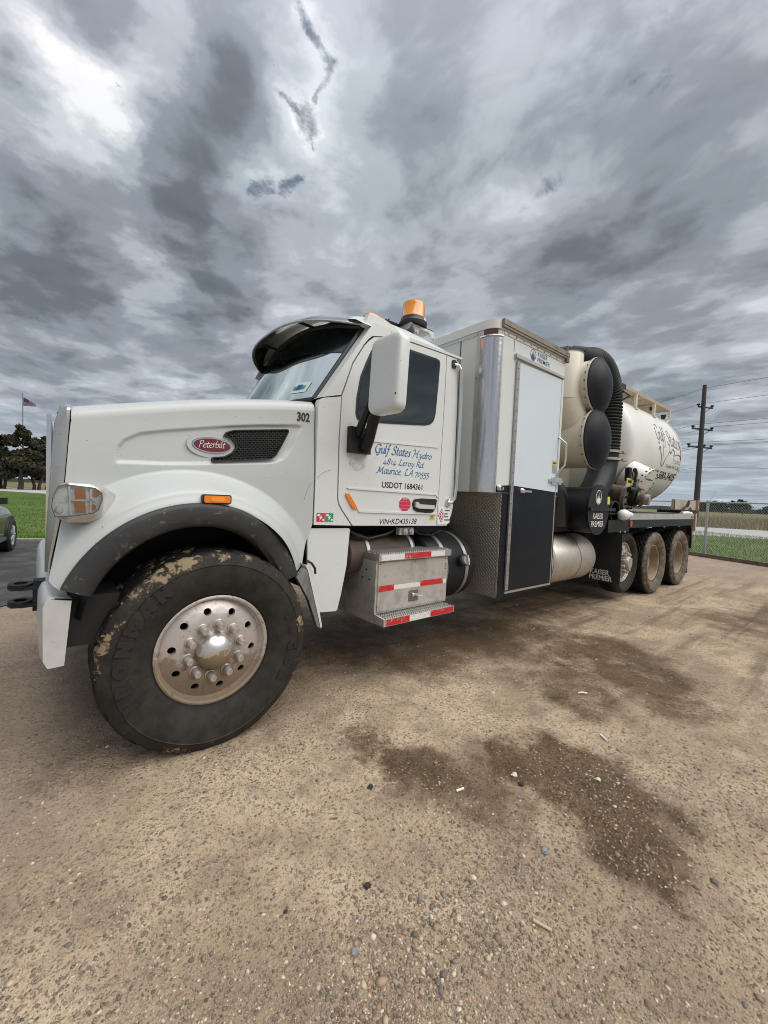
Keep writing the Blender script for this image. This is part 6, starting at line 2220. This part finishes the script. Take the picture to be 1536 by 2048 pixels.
part('tank_outlet', b, mat('grimy_cream', (0.42, 0.36, 0.26), 0.6, spots=((9, 0.4, 0.65, (0.10, 0.07, 0.05), 0.8),)), TR)

for o_ in [vlv]:
    o_.location = (-0.30, 0.06, 0.0)

# platform along the top of the tank
PZ, PY0, PY1 = 3.435, 0.50, 1.94
pf = B()
for y in (PY0, PY1):
    pf.box(6.55, 8.95, y - 0.012, y + 0.012, PZ - 0.02, PZ + 0.03)
for x in (6.56, 7.35, 8.15, 8.94):
    pf.box(x - 0.012, x + 0.012, PY0 + 0.013, PY1 - 0.013, PZ - 0.02, PZ + 0.02)
walk = part('top_walkway', pf, TANMETAL, TR)
b = B()
y = PY0 + 0.03
while y < PY1 - 0.02:
    b.box(6.58, 8.93, y - 0.006, y + 0.006, PZ + 0.003, PZ + 0.012)
    y += 0.04
x = 6.62
while x < 8.92:
    b.box(x - 0.008, x + 0.008, PY0 + 0.016, PY1 - 0.016, PZ - 0.004, PZ + 0.0025)
    x += 0.065
part('walkway_grating', b, mat('grating_tan', (0.44, 0.34, 0.21), 0.6), walk, smooth=0, kind='stuff', weld=False)
for x in (7.15, 8.06):
    b = B()
    b.box(x - 0.03, x + 0.03, PY0 - 0.01, PY0 + 0.03, PZ - 0.26, PZ + 0.02, 0.006)
    b.box(x - 0.05, x + 0.05, PY0 - 0.03, PY0 + 0.10, PZ - 0.29, PZ - 0.255, 0.006)
    part('walkway_post', b, CREAM, walk)
b = B()
b.tube([(8.93, PY0, PZ), (8.93, PY0, PZ - 0.20), (8.80, PY0 + 0.03, PZ - 0.29)], 0.02, 8)
part('walkway_post', b, CREAM, walk)
b = B()
b.tube([(7.6, 1.0, PZ + 0.06), (7.75, 0.95, PZ + 0.16), (8.0, 0.9, PZ + 0.17), (8.1, 0.85, PZ + 0.08)], 0.018, 8)
b.tube([(8.0, 0.8, PZ + 0.06), (8.2, 0.75, PZ + 0.12), (8.4, 0.7, PZ + 0.11), (8.45, 0.68, PZ - 0.06)], 0.024, 8)
part('hatch_linkage', b, GASKET, walk)
b = B()
b.lathe([(0.0, 0), (0.03, 0), (0.045, 0.05), (0.05, 0.08), (0, 0.08)], (8.58, YC - 0.72, TZ + 0.74), 'Z', 12)
part('rear_lamp', b, GASKET, tank)

# ---- rear bed, fenders, flaps
b = B()
b.box(5.06, 9.06, 0.02, 2.42, 1.325, 1.345)
part('bed_deck', b, DARK, TR)
b = B()
b.box(5.79, 9.06, 0.0, 0.02, 1.252, 1.346, 0.003)
rail_ = part('bed_rail', b, mat('rail_aluminium', (0.55, 0.53, 0.50), 0.4, 0.5, spots=((4, 0.45, 0.7, (0.38, 0.33, 0.28), 0.6, 0.6), (3, 0.66, 0.72, (0.25, 0.12, 0.06), 0.6, 0.8, (2, 1, .3)))), TR)
b = B()
b.box(5.06, 9.07, 0.004, 0.03, 1.130, 1.250, 0.003)
b.box(5.05, 5.785, 0.0, 0.30, 1.08, 1.249, 0.006)
part('fender_rail', b, BLACKP, TR)
for x_, z_, m_ in ((5.82, 1.19, REDLENS), (9.0, 1.29, REDLENS)):
    b = B()
    if x_ < 8:
        b.prism(rrect(x_ - 0.035, x_ + 0.035, z_ - 0.045, z_ + 0.045, 0.02), -0.014, 0.003, bev=0.004)
    else:
        b.prism(rrect(x_ - 0.16, x_ + 0.03, z_ - 0.02, z_ + 0.02, 0.015), -0.008, -0.0005, bev=0.002)
    part('side_reflector', b, m_, rail_)
for x_ in (5.45, 5.62, 6.6, 7.4, 8.2):
    b = B()
    b.sphere((x_, -0.002 if x_ < 5.7 else 0.02, 1.075 if x_ < 5.7 else 1.12), 0.014, n=8, m=5)
    part('bolt', b, STEELGALV, TR)
b = B()
b.lathe([(0.14, 0.02), (0.14, 0.9), (0.155, 0.9), (0.155, 0.018), (0.14, 0.018)], (5.30, 0, 1.36), 'Y', 28)
part('storage_tube', b, GASKET, TR)
b = B()
rows = []
for h_, r_ in ((0.0, 0.0), (0.02, 0.045), (0.06, 0.07), (0.11, 0.078), (0.16, 0.07), (0.22, 0.045), (0.34, 0.04)):
    rows.append((r_, h_))
b.lathe(rows, (0, 0, 0), 'X', 20)
b.bm.transform(Matrix.Translation((5.28, -0.06, 1.325)))
part('white_hose_end', b, mat('white_plastic', (0.74, 0.74, 0.72), 0.4), TR, smooth=50)
# front mudflap of the axle group, with the maker's name
b = B()
b.box(5.42, 5.435, -0.05, 0.50, 0.34, 1.07, 0.003)
mfp = part('front_mudflap', b, mat('mudflap_rubber', (0.015, 0.015, 0.017), 0.6, spots=((6, 0.5, 0.8, (0.05, 0.045, 0.04), 0.5),)), TR)
me = text_mesh('KAISER', 0.10, 0.0, bold=0.002, width=0.85)
me.transform(Matrix(((0, 0, -1, 5.418), (-1, 0, 0, 0.36), (0, 1, 0, 0.445), (0, 0, 0, 1))))
me.materials.clear()
put('mudflap_lettering', me, WHITETXT, mfp)
me = text_mesh('PREMIER', 0.10, 0.0, bold=0.002, width=0.85)
me.transform(Matrix(((0, 0, -1, 5.418), (-1, 0, 0, 0.37), (0, 1, 0, 0.362), (0, 0, 0, 1))))
me.materials.clear()
put('mudflap_lettering', me, WHITETXT, mfp)
b = B()
b.prism([(9.02, 1.25), (9.10, 1.25), (9.13, 1.10), (9.17, 0.80), (9.15, 0.66), (9.12, 0.66), (9.12, 0.80), (9.06, 1.06), (9.0, 1.13)], 0.03, 0.10, bev=0.006)
part('fender_leg', b, BLACKP, TR)
b = B()
b.box(9.09, 9.105, 0.06, 0.72, 0.16, 1.12, 0.003)
part('rear_mudflap', b, mat('muddy_flap', (0.035, 0.028, 0.024), 0.8, spots=((4, 0.4, 0.65, (0.13, 0.085, 0.055), 0.8),)), TR)
# corrugated tray and post at the tail
b = B()
rows = []
for k in range(61):
    x = 8.35 + 1.45 * k / 60
    y = 0.14 + (0.012 if (k // 2) % 2 else 0.0)
    rows.append([(x, y, 1.430), (x, y, 1.625)])
b.grid(rows)
b.box(8.35, 9.80, 0.155, 0.20, 1.43, 1.625)
tray = part('tail_tray', b, mat('tray_tan', (0.48, 0.42, 0.32), 0.6, spots=((5, 0.45, 0.7, (0.36, 0.28, 0.20), 0.7),)), TR, smooth=0)
b = B()
b.box(9.74, 9.80, 0.10, 0.2, 1.43, 1.64, 0.005)
part('tray_post', b, mat('rusty_tan', (0.36, 0.22, 0.14), 0.7), tray)
b = B()
b.box(8.6, 9.78, 0.12, 0.5, 1.36, 1.415, 0.01)
b.tube([(8.55, 0.1, 1.40), (8.75, 0.06, 1.50), (8.82, 0.04, 1.60), (8.90, 0.06, 1.58), (8.88, 0.08, 1.48)], 0.02, 8)
b.tube([(8.9, 0.08, 1.37), (9.02, 0.06, 1.46), (9.1, 0.08, 1.38)], 0.022, 8)
part('tail_hardware', b, DARK, TR)
b = B()
b.box(8.72, 8.92, 0.02, 0.09, 1.35, 1.40, 0.01)
part('blue_strap', b, mat('strap_blue', (0.05, 0.10, 0.24), 0.6), TR)
b = B()
b.box(9.62, 9.70, 0.10, 0.20, 0.98, 1.36, 0.006)
part('tail_post', b, TANMETAL, TR)
b = B()
b.tube([(8.35, 0.03, 1.355), (8.7, 0.03, 1.37), (8.95, 0.03, 1.355)], 0.035, 10)
part('white_hose', b, mat('white_plastic', (0.74, 0.74, 0.72)), TR)

# ---- wheels
def tyre_mesh(R_, Wd, name, rimr, bulge, blocks, flat_z=None, depth=0.018):
    prof = [(rimr - 0.012, 0.055), (rimr + 0.006, 0.045), (rimr + 0.03, 0.024), (rimr + (R_ - rimr) * .30, 0.004), (rimr + (R_ - rimr) * .52, -bulge), (rimr + (R_ - rimr) * .70, -bulge * .6), (rimr + (R_ - rimr) * .715, -bulge * .9), (rimr + (R_ - rimr) * .73, -bulge * .3), (rimr + (R_ - rimr) * .84, 0.008), (rimr + (R_ - rimr) * .92, 0.022), (R_ - 0.010, 0.036), (R_ - 0.002, 0.052)]
    tread = []
    ng = 4
    y0, y1 = 0.060, Wd - 0.060
    for k in range(ng + 1):
        a = y0 + (y1 - y0) * k / (ng + 1)
        c = y0 + (y1 - y0) * (k + 1) / (ng + 1)
        tread += [(R_, a + 0.008), (R_, c - 0.008)]
        if k < ng:
            tread += [(R_ - depth, c - 0.005), (R_ - depth, c + 0.005)]
    full = prof + tread + [(r_, Wd - y) for r_, y in prof[::-1]]
    n = 120
    rows = []
    for r_, y in full:
        row = []
        for k in range(n):
            a = 2 * PI * k / n
            rr_2 = r_
            if blocks and r_ > R_ - 0.012:
                if (k + (int(y * 60) % 3)) % blocks == 0:
                    rr_2 = r_ - depth * 0.9
            x, z = rr_2 * math.cos(a), rr_2 * math.sin(a)
            yy2 = y
            if flat_z is not None and z < -flat_z:
                yy2 = y + (Wd / 2 - y) * -0.10 * (1 if r_ > rimr + 0.1 else 0)
                z = -flat_z
            elif flat_z is not None and z < -flat_z + 0.12 and r_ > rimr + 0.05:
                yy2 = y + (Wd / 2 - y) * -0.06 * smoothstep(-flat_z + 0.12, -flat_z, z)
            row.append((x, yy2, z))
        rows.append(row)
    b_ = B()
    b_.grid(rows, closed_v=True)
    return b_.mesh(name, 32)
def disc_with_holes(b_, r0, r1, rh, hole, count, yf, n=24):
    """ring-shaped disc face with round openings; yf(r) is its profile"""
    for s_ in range(count):
        a_c = 2 * PI * s_ / count
        hw = PI / count
        bd_ = []
        for k in range(7):
            bd_.append((r1, -hw + 2 * hw * k / 6))
        for k in range(1, 6):
            bd_.append((r1 + (r0 - r1) * k / 6, hw))
        for k in range(7):
            bd_.append((r0, hw - 2 * hw * k / 6))
        for k in range(1, 6):
            bd_.append((r0 + (r1 - r0) * k / 6, -hw))
        ring1, ring2, ring3 = [], [], []
        for r_, a in bd_:
            px, pz = r_ * math.cos(a), r_ * math.sin(a)
            ang = math.atan2(pz, px - rh)
            hx, hz2 = rh + hole * math.cos(ang), hole * math.sin(ang)
            def tr(x, z, dy=0.0):
                rr2 = math.hypot(x, z)
                c, s2 = math.cos(a_c), math.sin(a_c)
                return (x * c - z * s2, yf(rr2) + dy, x * s2 + z * c)
            ring1.append(tr(px, pz))
            ring2.append(tr(hx, hz2))
            ring3.append(tr(hx, hz2, 0.025))
        b_.grid([ring1, ring2, ring3], closed_v=True)
def disc_wheel(name, parent, loc, R_, Wd, tyre_m, rim_m, face_y, lugR, cap, flat=None, blocks=6, rot=0.0, mudlabel=None, lettering=False, hub_m=HUB):
    yf = lambda r_: lerp_tab([(0.0, face_y + 0.004), (0.12, face_y + 0.004), (0.165, face_y), (0.19, face_y + 0.002), (0.245, face_y + 0.022), (0.272, face_y + 0.038)], r_)
    b_ = B()
    disc_with_holes(b_, 0.172, 0.262, 0.218, 0.0205, 10, yf)
    prof = [(r_, yf(r_)) for r_ in (0.02, 0.10, 0.13, 0.15, 0.172)]
    b_.lathe(prof, axis='Y', n=60)
    b_.lathe([(0.262, yf(0.262)), (0.272, face_y + 0.036), (0.280, face_y + 0.030), (0.285, 0.070), (0.288, 0.050), (0.298, 0.044), (0.307, 0.047), (0.309, 0.060), (0.300, 0.075)], axis='Y', n=60)
    b_.lathe([(0.272, face_y + 0.034), (0.27, 0.22), (0.30, Wd)], axis='Y', n=60)
    wh = put(name, b_.mesh(name, 35), rim_m, parent, loc=loc, rot=(0, rot, 0))
    b_ = B()
    b_.lathe([(0, 0.15), (0.27, 0.15)], axis='Y', n=30)
    put('brake_drum', b_.mesh('brake_drum', 0), DARK, wh)
    put('tyre', tyre_mesh(R_, Wd, 'tyre', 0.305, 0.012, blocks, flat), tyre_m, wh, rot=(0, -rot, 0))
    b_ = B()
    if cap == 'dome':
        pr = [(0.104, face_y + 0.004), (0.106, face_y - 0.008)] + [(0.103 * math.cos(t_), face_y - 0.012 - 0.078 * math.sin(t_)) for t_ in [PI / 2 * k / 10 for k in range(11)]]
        b_.lathe(pr, axis='Y', n=44)
    else:
        b_.lathe([(0.10, face_y + 0.004), (0.10, face_y - 0.07), (0.085, face_y - 0.09), (0.0, face_y - 0.10)], axis='Y', n=24)
    put('hub_cap', b_.mesh('hub_cap', 45), hub_m, wh, rot=(0, -rot, 0))
    b_ = B()
    b_.lathe([(0.031, 0.004), (0.030, -0.004), (0.024, -0.008)], axis='Y', n=14)
    b_.lathe([(0.0235, -0.004), (0.022, -0.034), (0.021, -0.038), (0.019, -0.060), (0.016, -0.066), (0, -0.067)], axis='Y', n=12)
    nut = b_.mesh('lug_nut', 40)
    for k in range(10):
        a = 2 * PI * (k + .5) / 10
        put('lug_nut', nut, LUG, wh, loc=(lugR * math.cos(a), face_y, lugR * math.sin(a)))
    return wh
FW = disc_wheel('front_wheel', TR, (0.0, 0.0, 0.537), 0.562, 0.425, TYRE, RIM, 0.052, 0.143, 'dome', flat=0.535, blocks=7, rot=math.radians(8))
def tyre_letters(s, r_, a_mid, size, step_deg, parent, flip=False):
    """raised letters on the sidewall, reading clockwise; local to the tyre"""
    for k, ch in enumerate(s):
        if ch == ' ':
            continue
        a = math.radians(a_mid + (-1) * step_deg * (k - (len(s) - 1) / 2))
        me_ = text_mesh(ch, size, 0.0025, bold=0.010, align='CENTER', width=1.15)
        up = Vector((math.cos(a), 0, math.sin(a)))
        rt = Vector((math.sin(a), 0, -math.cos(a)))
        p = up * (r_ - size * 0.35) + Vector((0, -0.0115, 0))
        nrm_ = rt.cross(up)
        me_.transform(Matrix(((rt.x, up.x, nrm_.x, p.x), (rt.y, up.y, nrm_.y, p.y), (rt.z, up.z, nrm_.z, p.z), (0, 0, 0, 1))))
        me_.materials.clear()
        put('tyre_lettering', me_, TYRELETTER, parent, rot=(0, -math.radians(8), 0))
tyre_letters('IRONMAN', 0.452, 166, 0.072, 13.0, FW)
tyre_letters('I-402', 0.452, -6, 0.066, 12.0, FW)
def far_copy(o, loc):
    c = copy_tree(o, TR)
    c.location = loc
    c.rotation_euler = (0, 0, PI)
    return c
far_copy(FW, (0.0, 2 * YC, 0.537))
TW = disc_wheel('lift_axle_wheel', TR, (6.05, 0.10, 0.585), 0.478, 0.27, TYRE, mat('dusty_alloy', (0.48, 0.44, 0.37), 0.42, 0.6, spots=((8, 0.4, 0.7, (0.28, 0.21, 0.14), 0.7, 0.7),)), 0.035, 0.143, 'hub', blocks=0, hub_m=LUG)
far_copy(TW, (6.05, 2 * YC - 0.10, 0.585))
def dual_wheel(loc):
    b_ = B()
    b_.lathe([(0.300, 0.075), (0.309, 0.058), (0.307, 0.046), (0.296, 0.042), (0.286, 0.05), (0.278, 0.09), (0.270, 0.15), (0.262, 0.19), (0.245, 0.200), (0.20, 0.205), (0.17, 0.20), (0.12, 0.19), (0.115, 0.14), (0.10, 0.125), (0.0, 0.125)], axis='Y', n=48)
    wh = put('rear_wheel', b_.mesh('rear_wheel', 35), TANRIM, TR, loc=loc)
    tm = tyre_mesh(0.526, 0.275, 'tyre', 0.305, 0.012, 4, 0.514, 0.016)
    put('tyre', tm, TYREDUSTY, wh)
    inner_ = put('tyre', tm, TYREDUSTY, wh)
    inner_.location = (0, 0.33, 0)
    b_ = B()
    b_.lathe([(0.0235, 0.004), (0.022, -0.034), (0, -0.036)], axis='Y', n=8)
    nut = b_.mesh('lug_nut', 40)
    for k in range(10):
        a = 2 * PI * k / 10
        put('lug_nut', nut, TANRIM, wh, loc=(0.143 * math.cos(a), 0.198, 0.143 * math.sin(a)))
    return wh
DW = dual_wheel((7.10, 0.02, 0.515))
d2 = copy_tree(DW, TR)
d2.location = (8.445, 0.02, 0.515)
far_copy(DW, (7.10, 2 * YC - 0.02, 0.515))
far_copy(DW, (8.445, 2 * YC - 0.02, 0.515))

# ================================================================== THE CAR AT THE LEFT EDGE
car = thing('parked_car', 'dark green saloon car cut off by the left edge beside the lawn', 'car', (-2.46, 7.4, 0.012), math.radians(-6))
# local: +Y is forward, +X is the side that faces the camera
CW = 0.89
def body_section(y):
    """half section points (x, z) from sill to roof or hood centre"""
    belt = lerp_tab([(-2.4, .95), (-1.4, .98), (0.2, .95), (0.8, .92), (1.3, .88), (2.0, .76), (2.35, .62)], y)
    wdt = lerp_tab([(-2.4, .74), (-2.0, .84), (-1.0, .89), (0.8, .89), (1.6, .87), (2.1, .78), (2.4, .60)], y)
    rf = lerp_tab([(-2.4, .98), (-1.9, 1.05), (-1.1, 1.40), (-0.3, 1.47), (0.2, 1.42), (1.0, 1.0), (1.3, .96), (2.0, .82), (2.4, .66)], y)
    rw = lerp_tab([(-2.4, .6), (-1.1, .56), (-0.3, .58), (0.2, .58), (1.0, .70), (2.0, .62), (2.4, .5)], y)
    return [(wdt - .05, .22), (wdt - .01, .32), (wdt, .55), (wdt - .005, .70), (wdt - .04, belt - .04), (wdt - .07, belt), ((wdt - .07) * .55 + rw * .45, belt + (rf - belt) * .55), (rw + .03, belt + (rf - belt) * .9), (rw * .8, rf), (0.0, rf + .02)]
ys = np.linspace(-2.4, 2.4, 49)
rows = []
for y in ys:
    s_ = body_section(float(y))
    rows.append([(x, float(y), z) for x, z in s_] + [(-x, float(y), z) for x, z in s_[-2::-1]])
b = B()
b.grid(rows)
part('body', b, CARPAINT, car, smooth=40)
for sx in (1, -1):
    for y in (1.42, -1.35):
        b = B()
        b.lathe([(0.0, 0), (0.365, 0), (0.365, 0.02), (0, 0.02)], axis='X', n=32)
        b.bm.transform(Matrix.Translation((sx * 0.873 + (0 if sx > 0 else -0.02), y, 0.34)))
        part('wheel_arch', b, GASKET, car)
        b = B()
        pr = [(0.20, 0.0), (0.23, 0.012), (0.29, 0.018), (0.318, 0.0), (0.325, -0.04), (0.325, -0.18), (0.30, -0.2)]
        b.lathe(pr, axis='X', n=36)
        o = part('wheel', b, TYRE if False else mat('car_tyre', (0.018, 0.018, 0.018), 0.7), car)
        o.location = (sx * 0.905, y, 0.325)
        o.rotation_euler = (0, 0, 0 if sx > 0 else PI)
        b = B()
        b.lathe([(0.205, 0.006), (0.195, -0.002), (0.18, -0.03)], axis='X', n=36)
        b.lathe([(0.05, 0.002), (0.0, 0.006)], axis='X', n=16)
        for k in range(7):
            a = 2 * PI * k / 7
            p0_, p1_ = Vector((0.0, 0.03 * math.cos(a), 0.03 * math.sin(a))), Vector((-0.002, 0.195 * math.cos(a), 0.195 * math.sin(a)))
            b.tube([p0_, p1_], [0.026, 0.02], 6)
        part('wheel_rim', b, CARWHEEL, o)
for sx in (1, -1):
    b = B()
    gy = [(-1.0, 1.0), (-0.95, 1.34), (-0.3, 1.41), (0.15, 1.36), (0.72, 1.02), (0.74, 0.99)]
    pts3 = []
    for y, z in gy:
        s_ = body_section(y)
        xs_ = lerp_tab([(s_[5][1], s_[5][0]), (s_[6][1], s_[6][0]), (s_[7][1], s_[7][0]), (s_[7][1] + .3, s_[7][0] - .2)], z)
        pts3.append((sx * (xs_ + 0.012), y, z))
    b.faces(pts3, [tuple(range(len(pts3)))])
    part('side_window', b, CARGLASS, car, smooth=0)
    b = B()
    b.tube([(sx * (p[0] / sx), p[1], p[2]) for p in pts3[1:5]], 0.012, 6)
    part('window_trim', b, CHROME, car)
    b = B()
    b.box(sx * 0.84 if sx > 0 else sx * 1.00, sx * 1.00 if sx > 0 else sx * 0.84, 0.40, 0.50, 0.985, 1.10, 0.03)
    part('wing_mirror', b, GASKET, car)
    b = B()
    b.box(0.872 * sx - .01, 0.872 * sx + .02, -0.95, 1.0, 0.27, 0.33, 0.008)
    part('sill', b, mat('sill_grey', (0.10, 0.105, 0.10), 0.35), car)
b = B()
rows = []
for v_ in range(5):
    y = 0.26 + (1.0 - 0.26) * v_ / 4
    s_ = body_section(y)
    rows.append([(q * (s_[8][0] + .02), y, s_[8][1] + 0.015 + 0.02 * (1 - abs(q))) for q in (-1, -.5, 0, .5, 1)])
b.grid(rows)
part('windscreen', b, CARGLASS, car, smooth=60)
for sx in (1, -1):
    b = B()
    b.sphere((sx * 0.62, 2.12, 0.66), 0.14, 0.16, 0.08)
    part('headlight', b, CLEARLENS if False else mat('lamp_white', (0.75, 0.77, 0.78)), car)

# ================================================================== SMALL LITTER ON THE YARD
LITTER = mat('pale_litter', (0.78, 0.76, 0.70), 0.7)
CLOD = mat('dark_clod', (0.045, 0.035, 0.03), 0.95, bump=(60, 0.8, 0.01))
def stick(name, x, y, L, r_, ang, label, cat, m_=LITTER, bend=0.0, group=None):
    b_ = B()
    d = Vector((math.cos(ang), math.sin(ang), 0))
    p = Vector((0, 0, r_ + 0.002))
    b_.tube([p - d * L / 2, p + Vector((0, 0, bend)), p + d * L / 2], r_, 8)
    o_ = part(name, b_, m_, None)
    o_.location = (x, y, ground_z(x, y))
    return tag(o_, label, cat, group)
stick('cigarette_butt', 0.864, -1.04, 0.045, 0.005, -0.2, 'white cigarette butt on the brown damp patch left of the oily stain', 'cigarette butt')
stick('paper_scrap', 2.427, -0.926, 0.07, 0.006, -0.7, 'curved white scrap lying on the large grey wet patch', 'scrap', bend=0.006)
stick('cigarette_butt', 1.945, -1.274, 0.06, 0.006, 1.0, 'short white stub between the two dark wet stains', 'cigarette butt')
stick('wood_splinter', 0.603, -1.622, 0.06, 0.005, 1.9, 'pale wood splinter lying among gravel in the foreground', 'splinter', mat('splinter_wood', (0.50, 0.42, 0.30), 0.8))
def clod(x, y, s_, label, seed, m_=CLOD, name='mud_clod', cat='clod', group=None):
    b_ = B()
    r = random.Random(seed)
    bmesh.ops.create_icosphere(b_.bm, subdivisions=3, radius=1.0)
    for v in b_.bm.verts:
        k = 1 + 0.55 * mnoise.noise(v.co * 1.8 + Vector((seed, 0, 0)))
        v.co = Vector((v.co.x * s_ * k * 1.2, v.co.y * s_ * k, v.co.z * s_ * 0.62 * k))
    o_ = part(name, b_, m_, None, smooth=50)
    o_.location = (x, y, ground_z(x, y) + s_ * 0.35)
    return tag(o_, label, cat, group)
clod(0.208, -1.154, 0.011, 'black mud clod on bare tan dirt in the middle foreground', 2)
clod(-0.074, -1.06, 0.006, 'small dark clod at left on the bare dirt', 5)
clod(1.15, -1.20, 0.014, 'black crumbly lump inside the oily dark stain', 9)
clod(0.52, -0.76, 0.013, 'dark clod left of the brown stain', 12)
STONE = mat('grey_stone', (0.24, 0.24, 0.245), 0.7, spots=((40, 0.4, 0.6, (0.14, 0.14, 0.15), 0.6),))
clod(0.885, -1.475, 0.014, 'grey stone at the lower edge of the oily stain', 15, STONE, 'stone', 'stone')
clod(0.05, -1.30, 0.011, 'grey oval stone in the pebble bed, bottom of the picture', 18, STONE, 'stone', 'stone')
PALE = mat('pale_stone', (0.58, 0.52, 0.42), 0.7)
clod(1.18, -1.14, 0.014, 'rounded white stone in the dark oily stain', 22, PALE, 'stone', 'stone')
clod(1.52, -1.42, 0.011, 'tan stone at the right of the dark oily stain', 25, PALE, 'stone', 'stone')
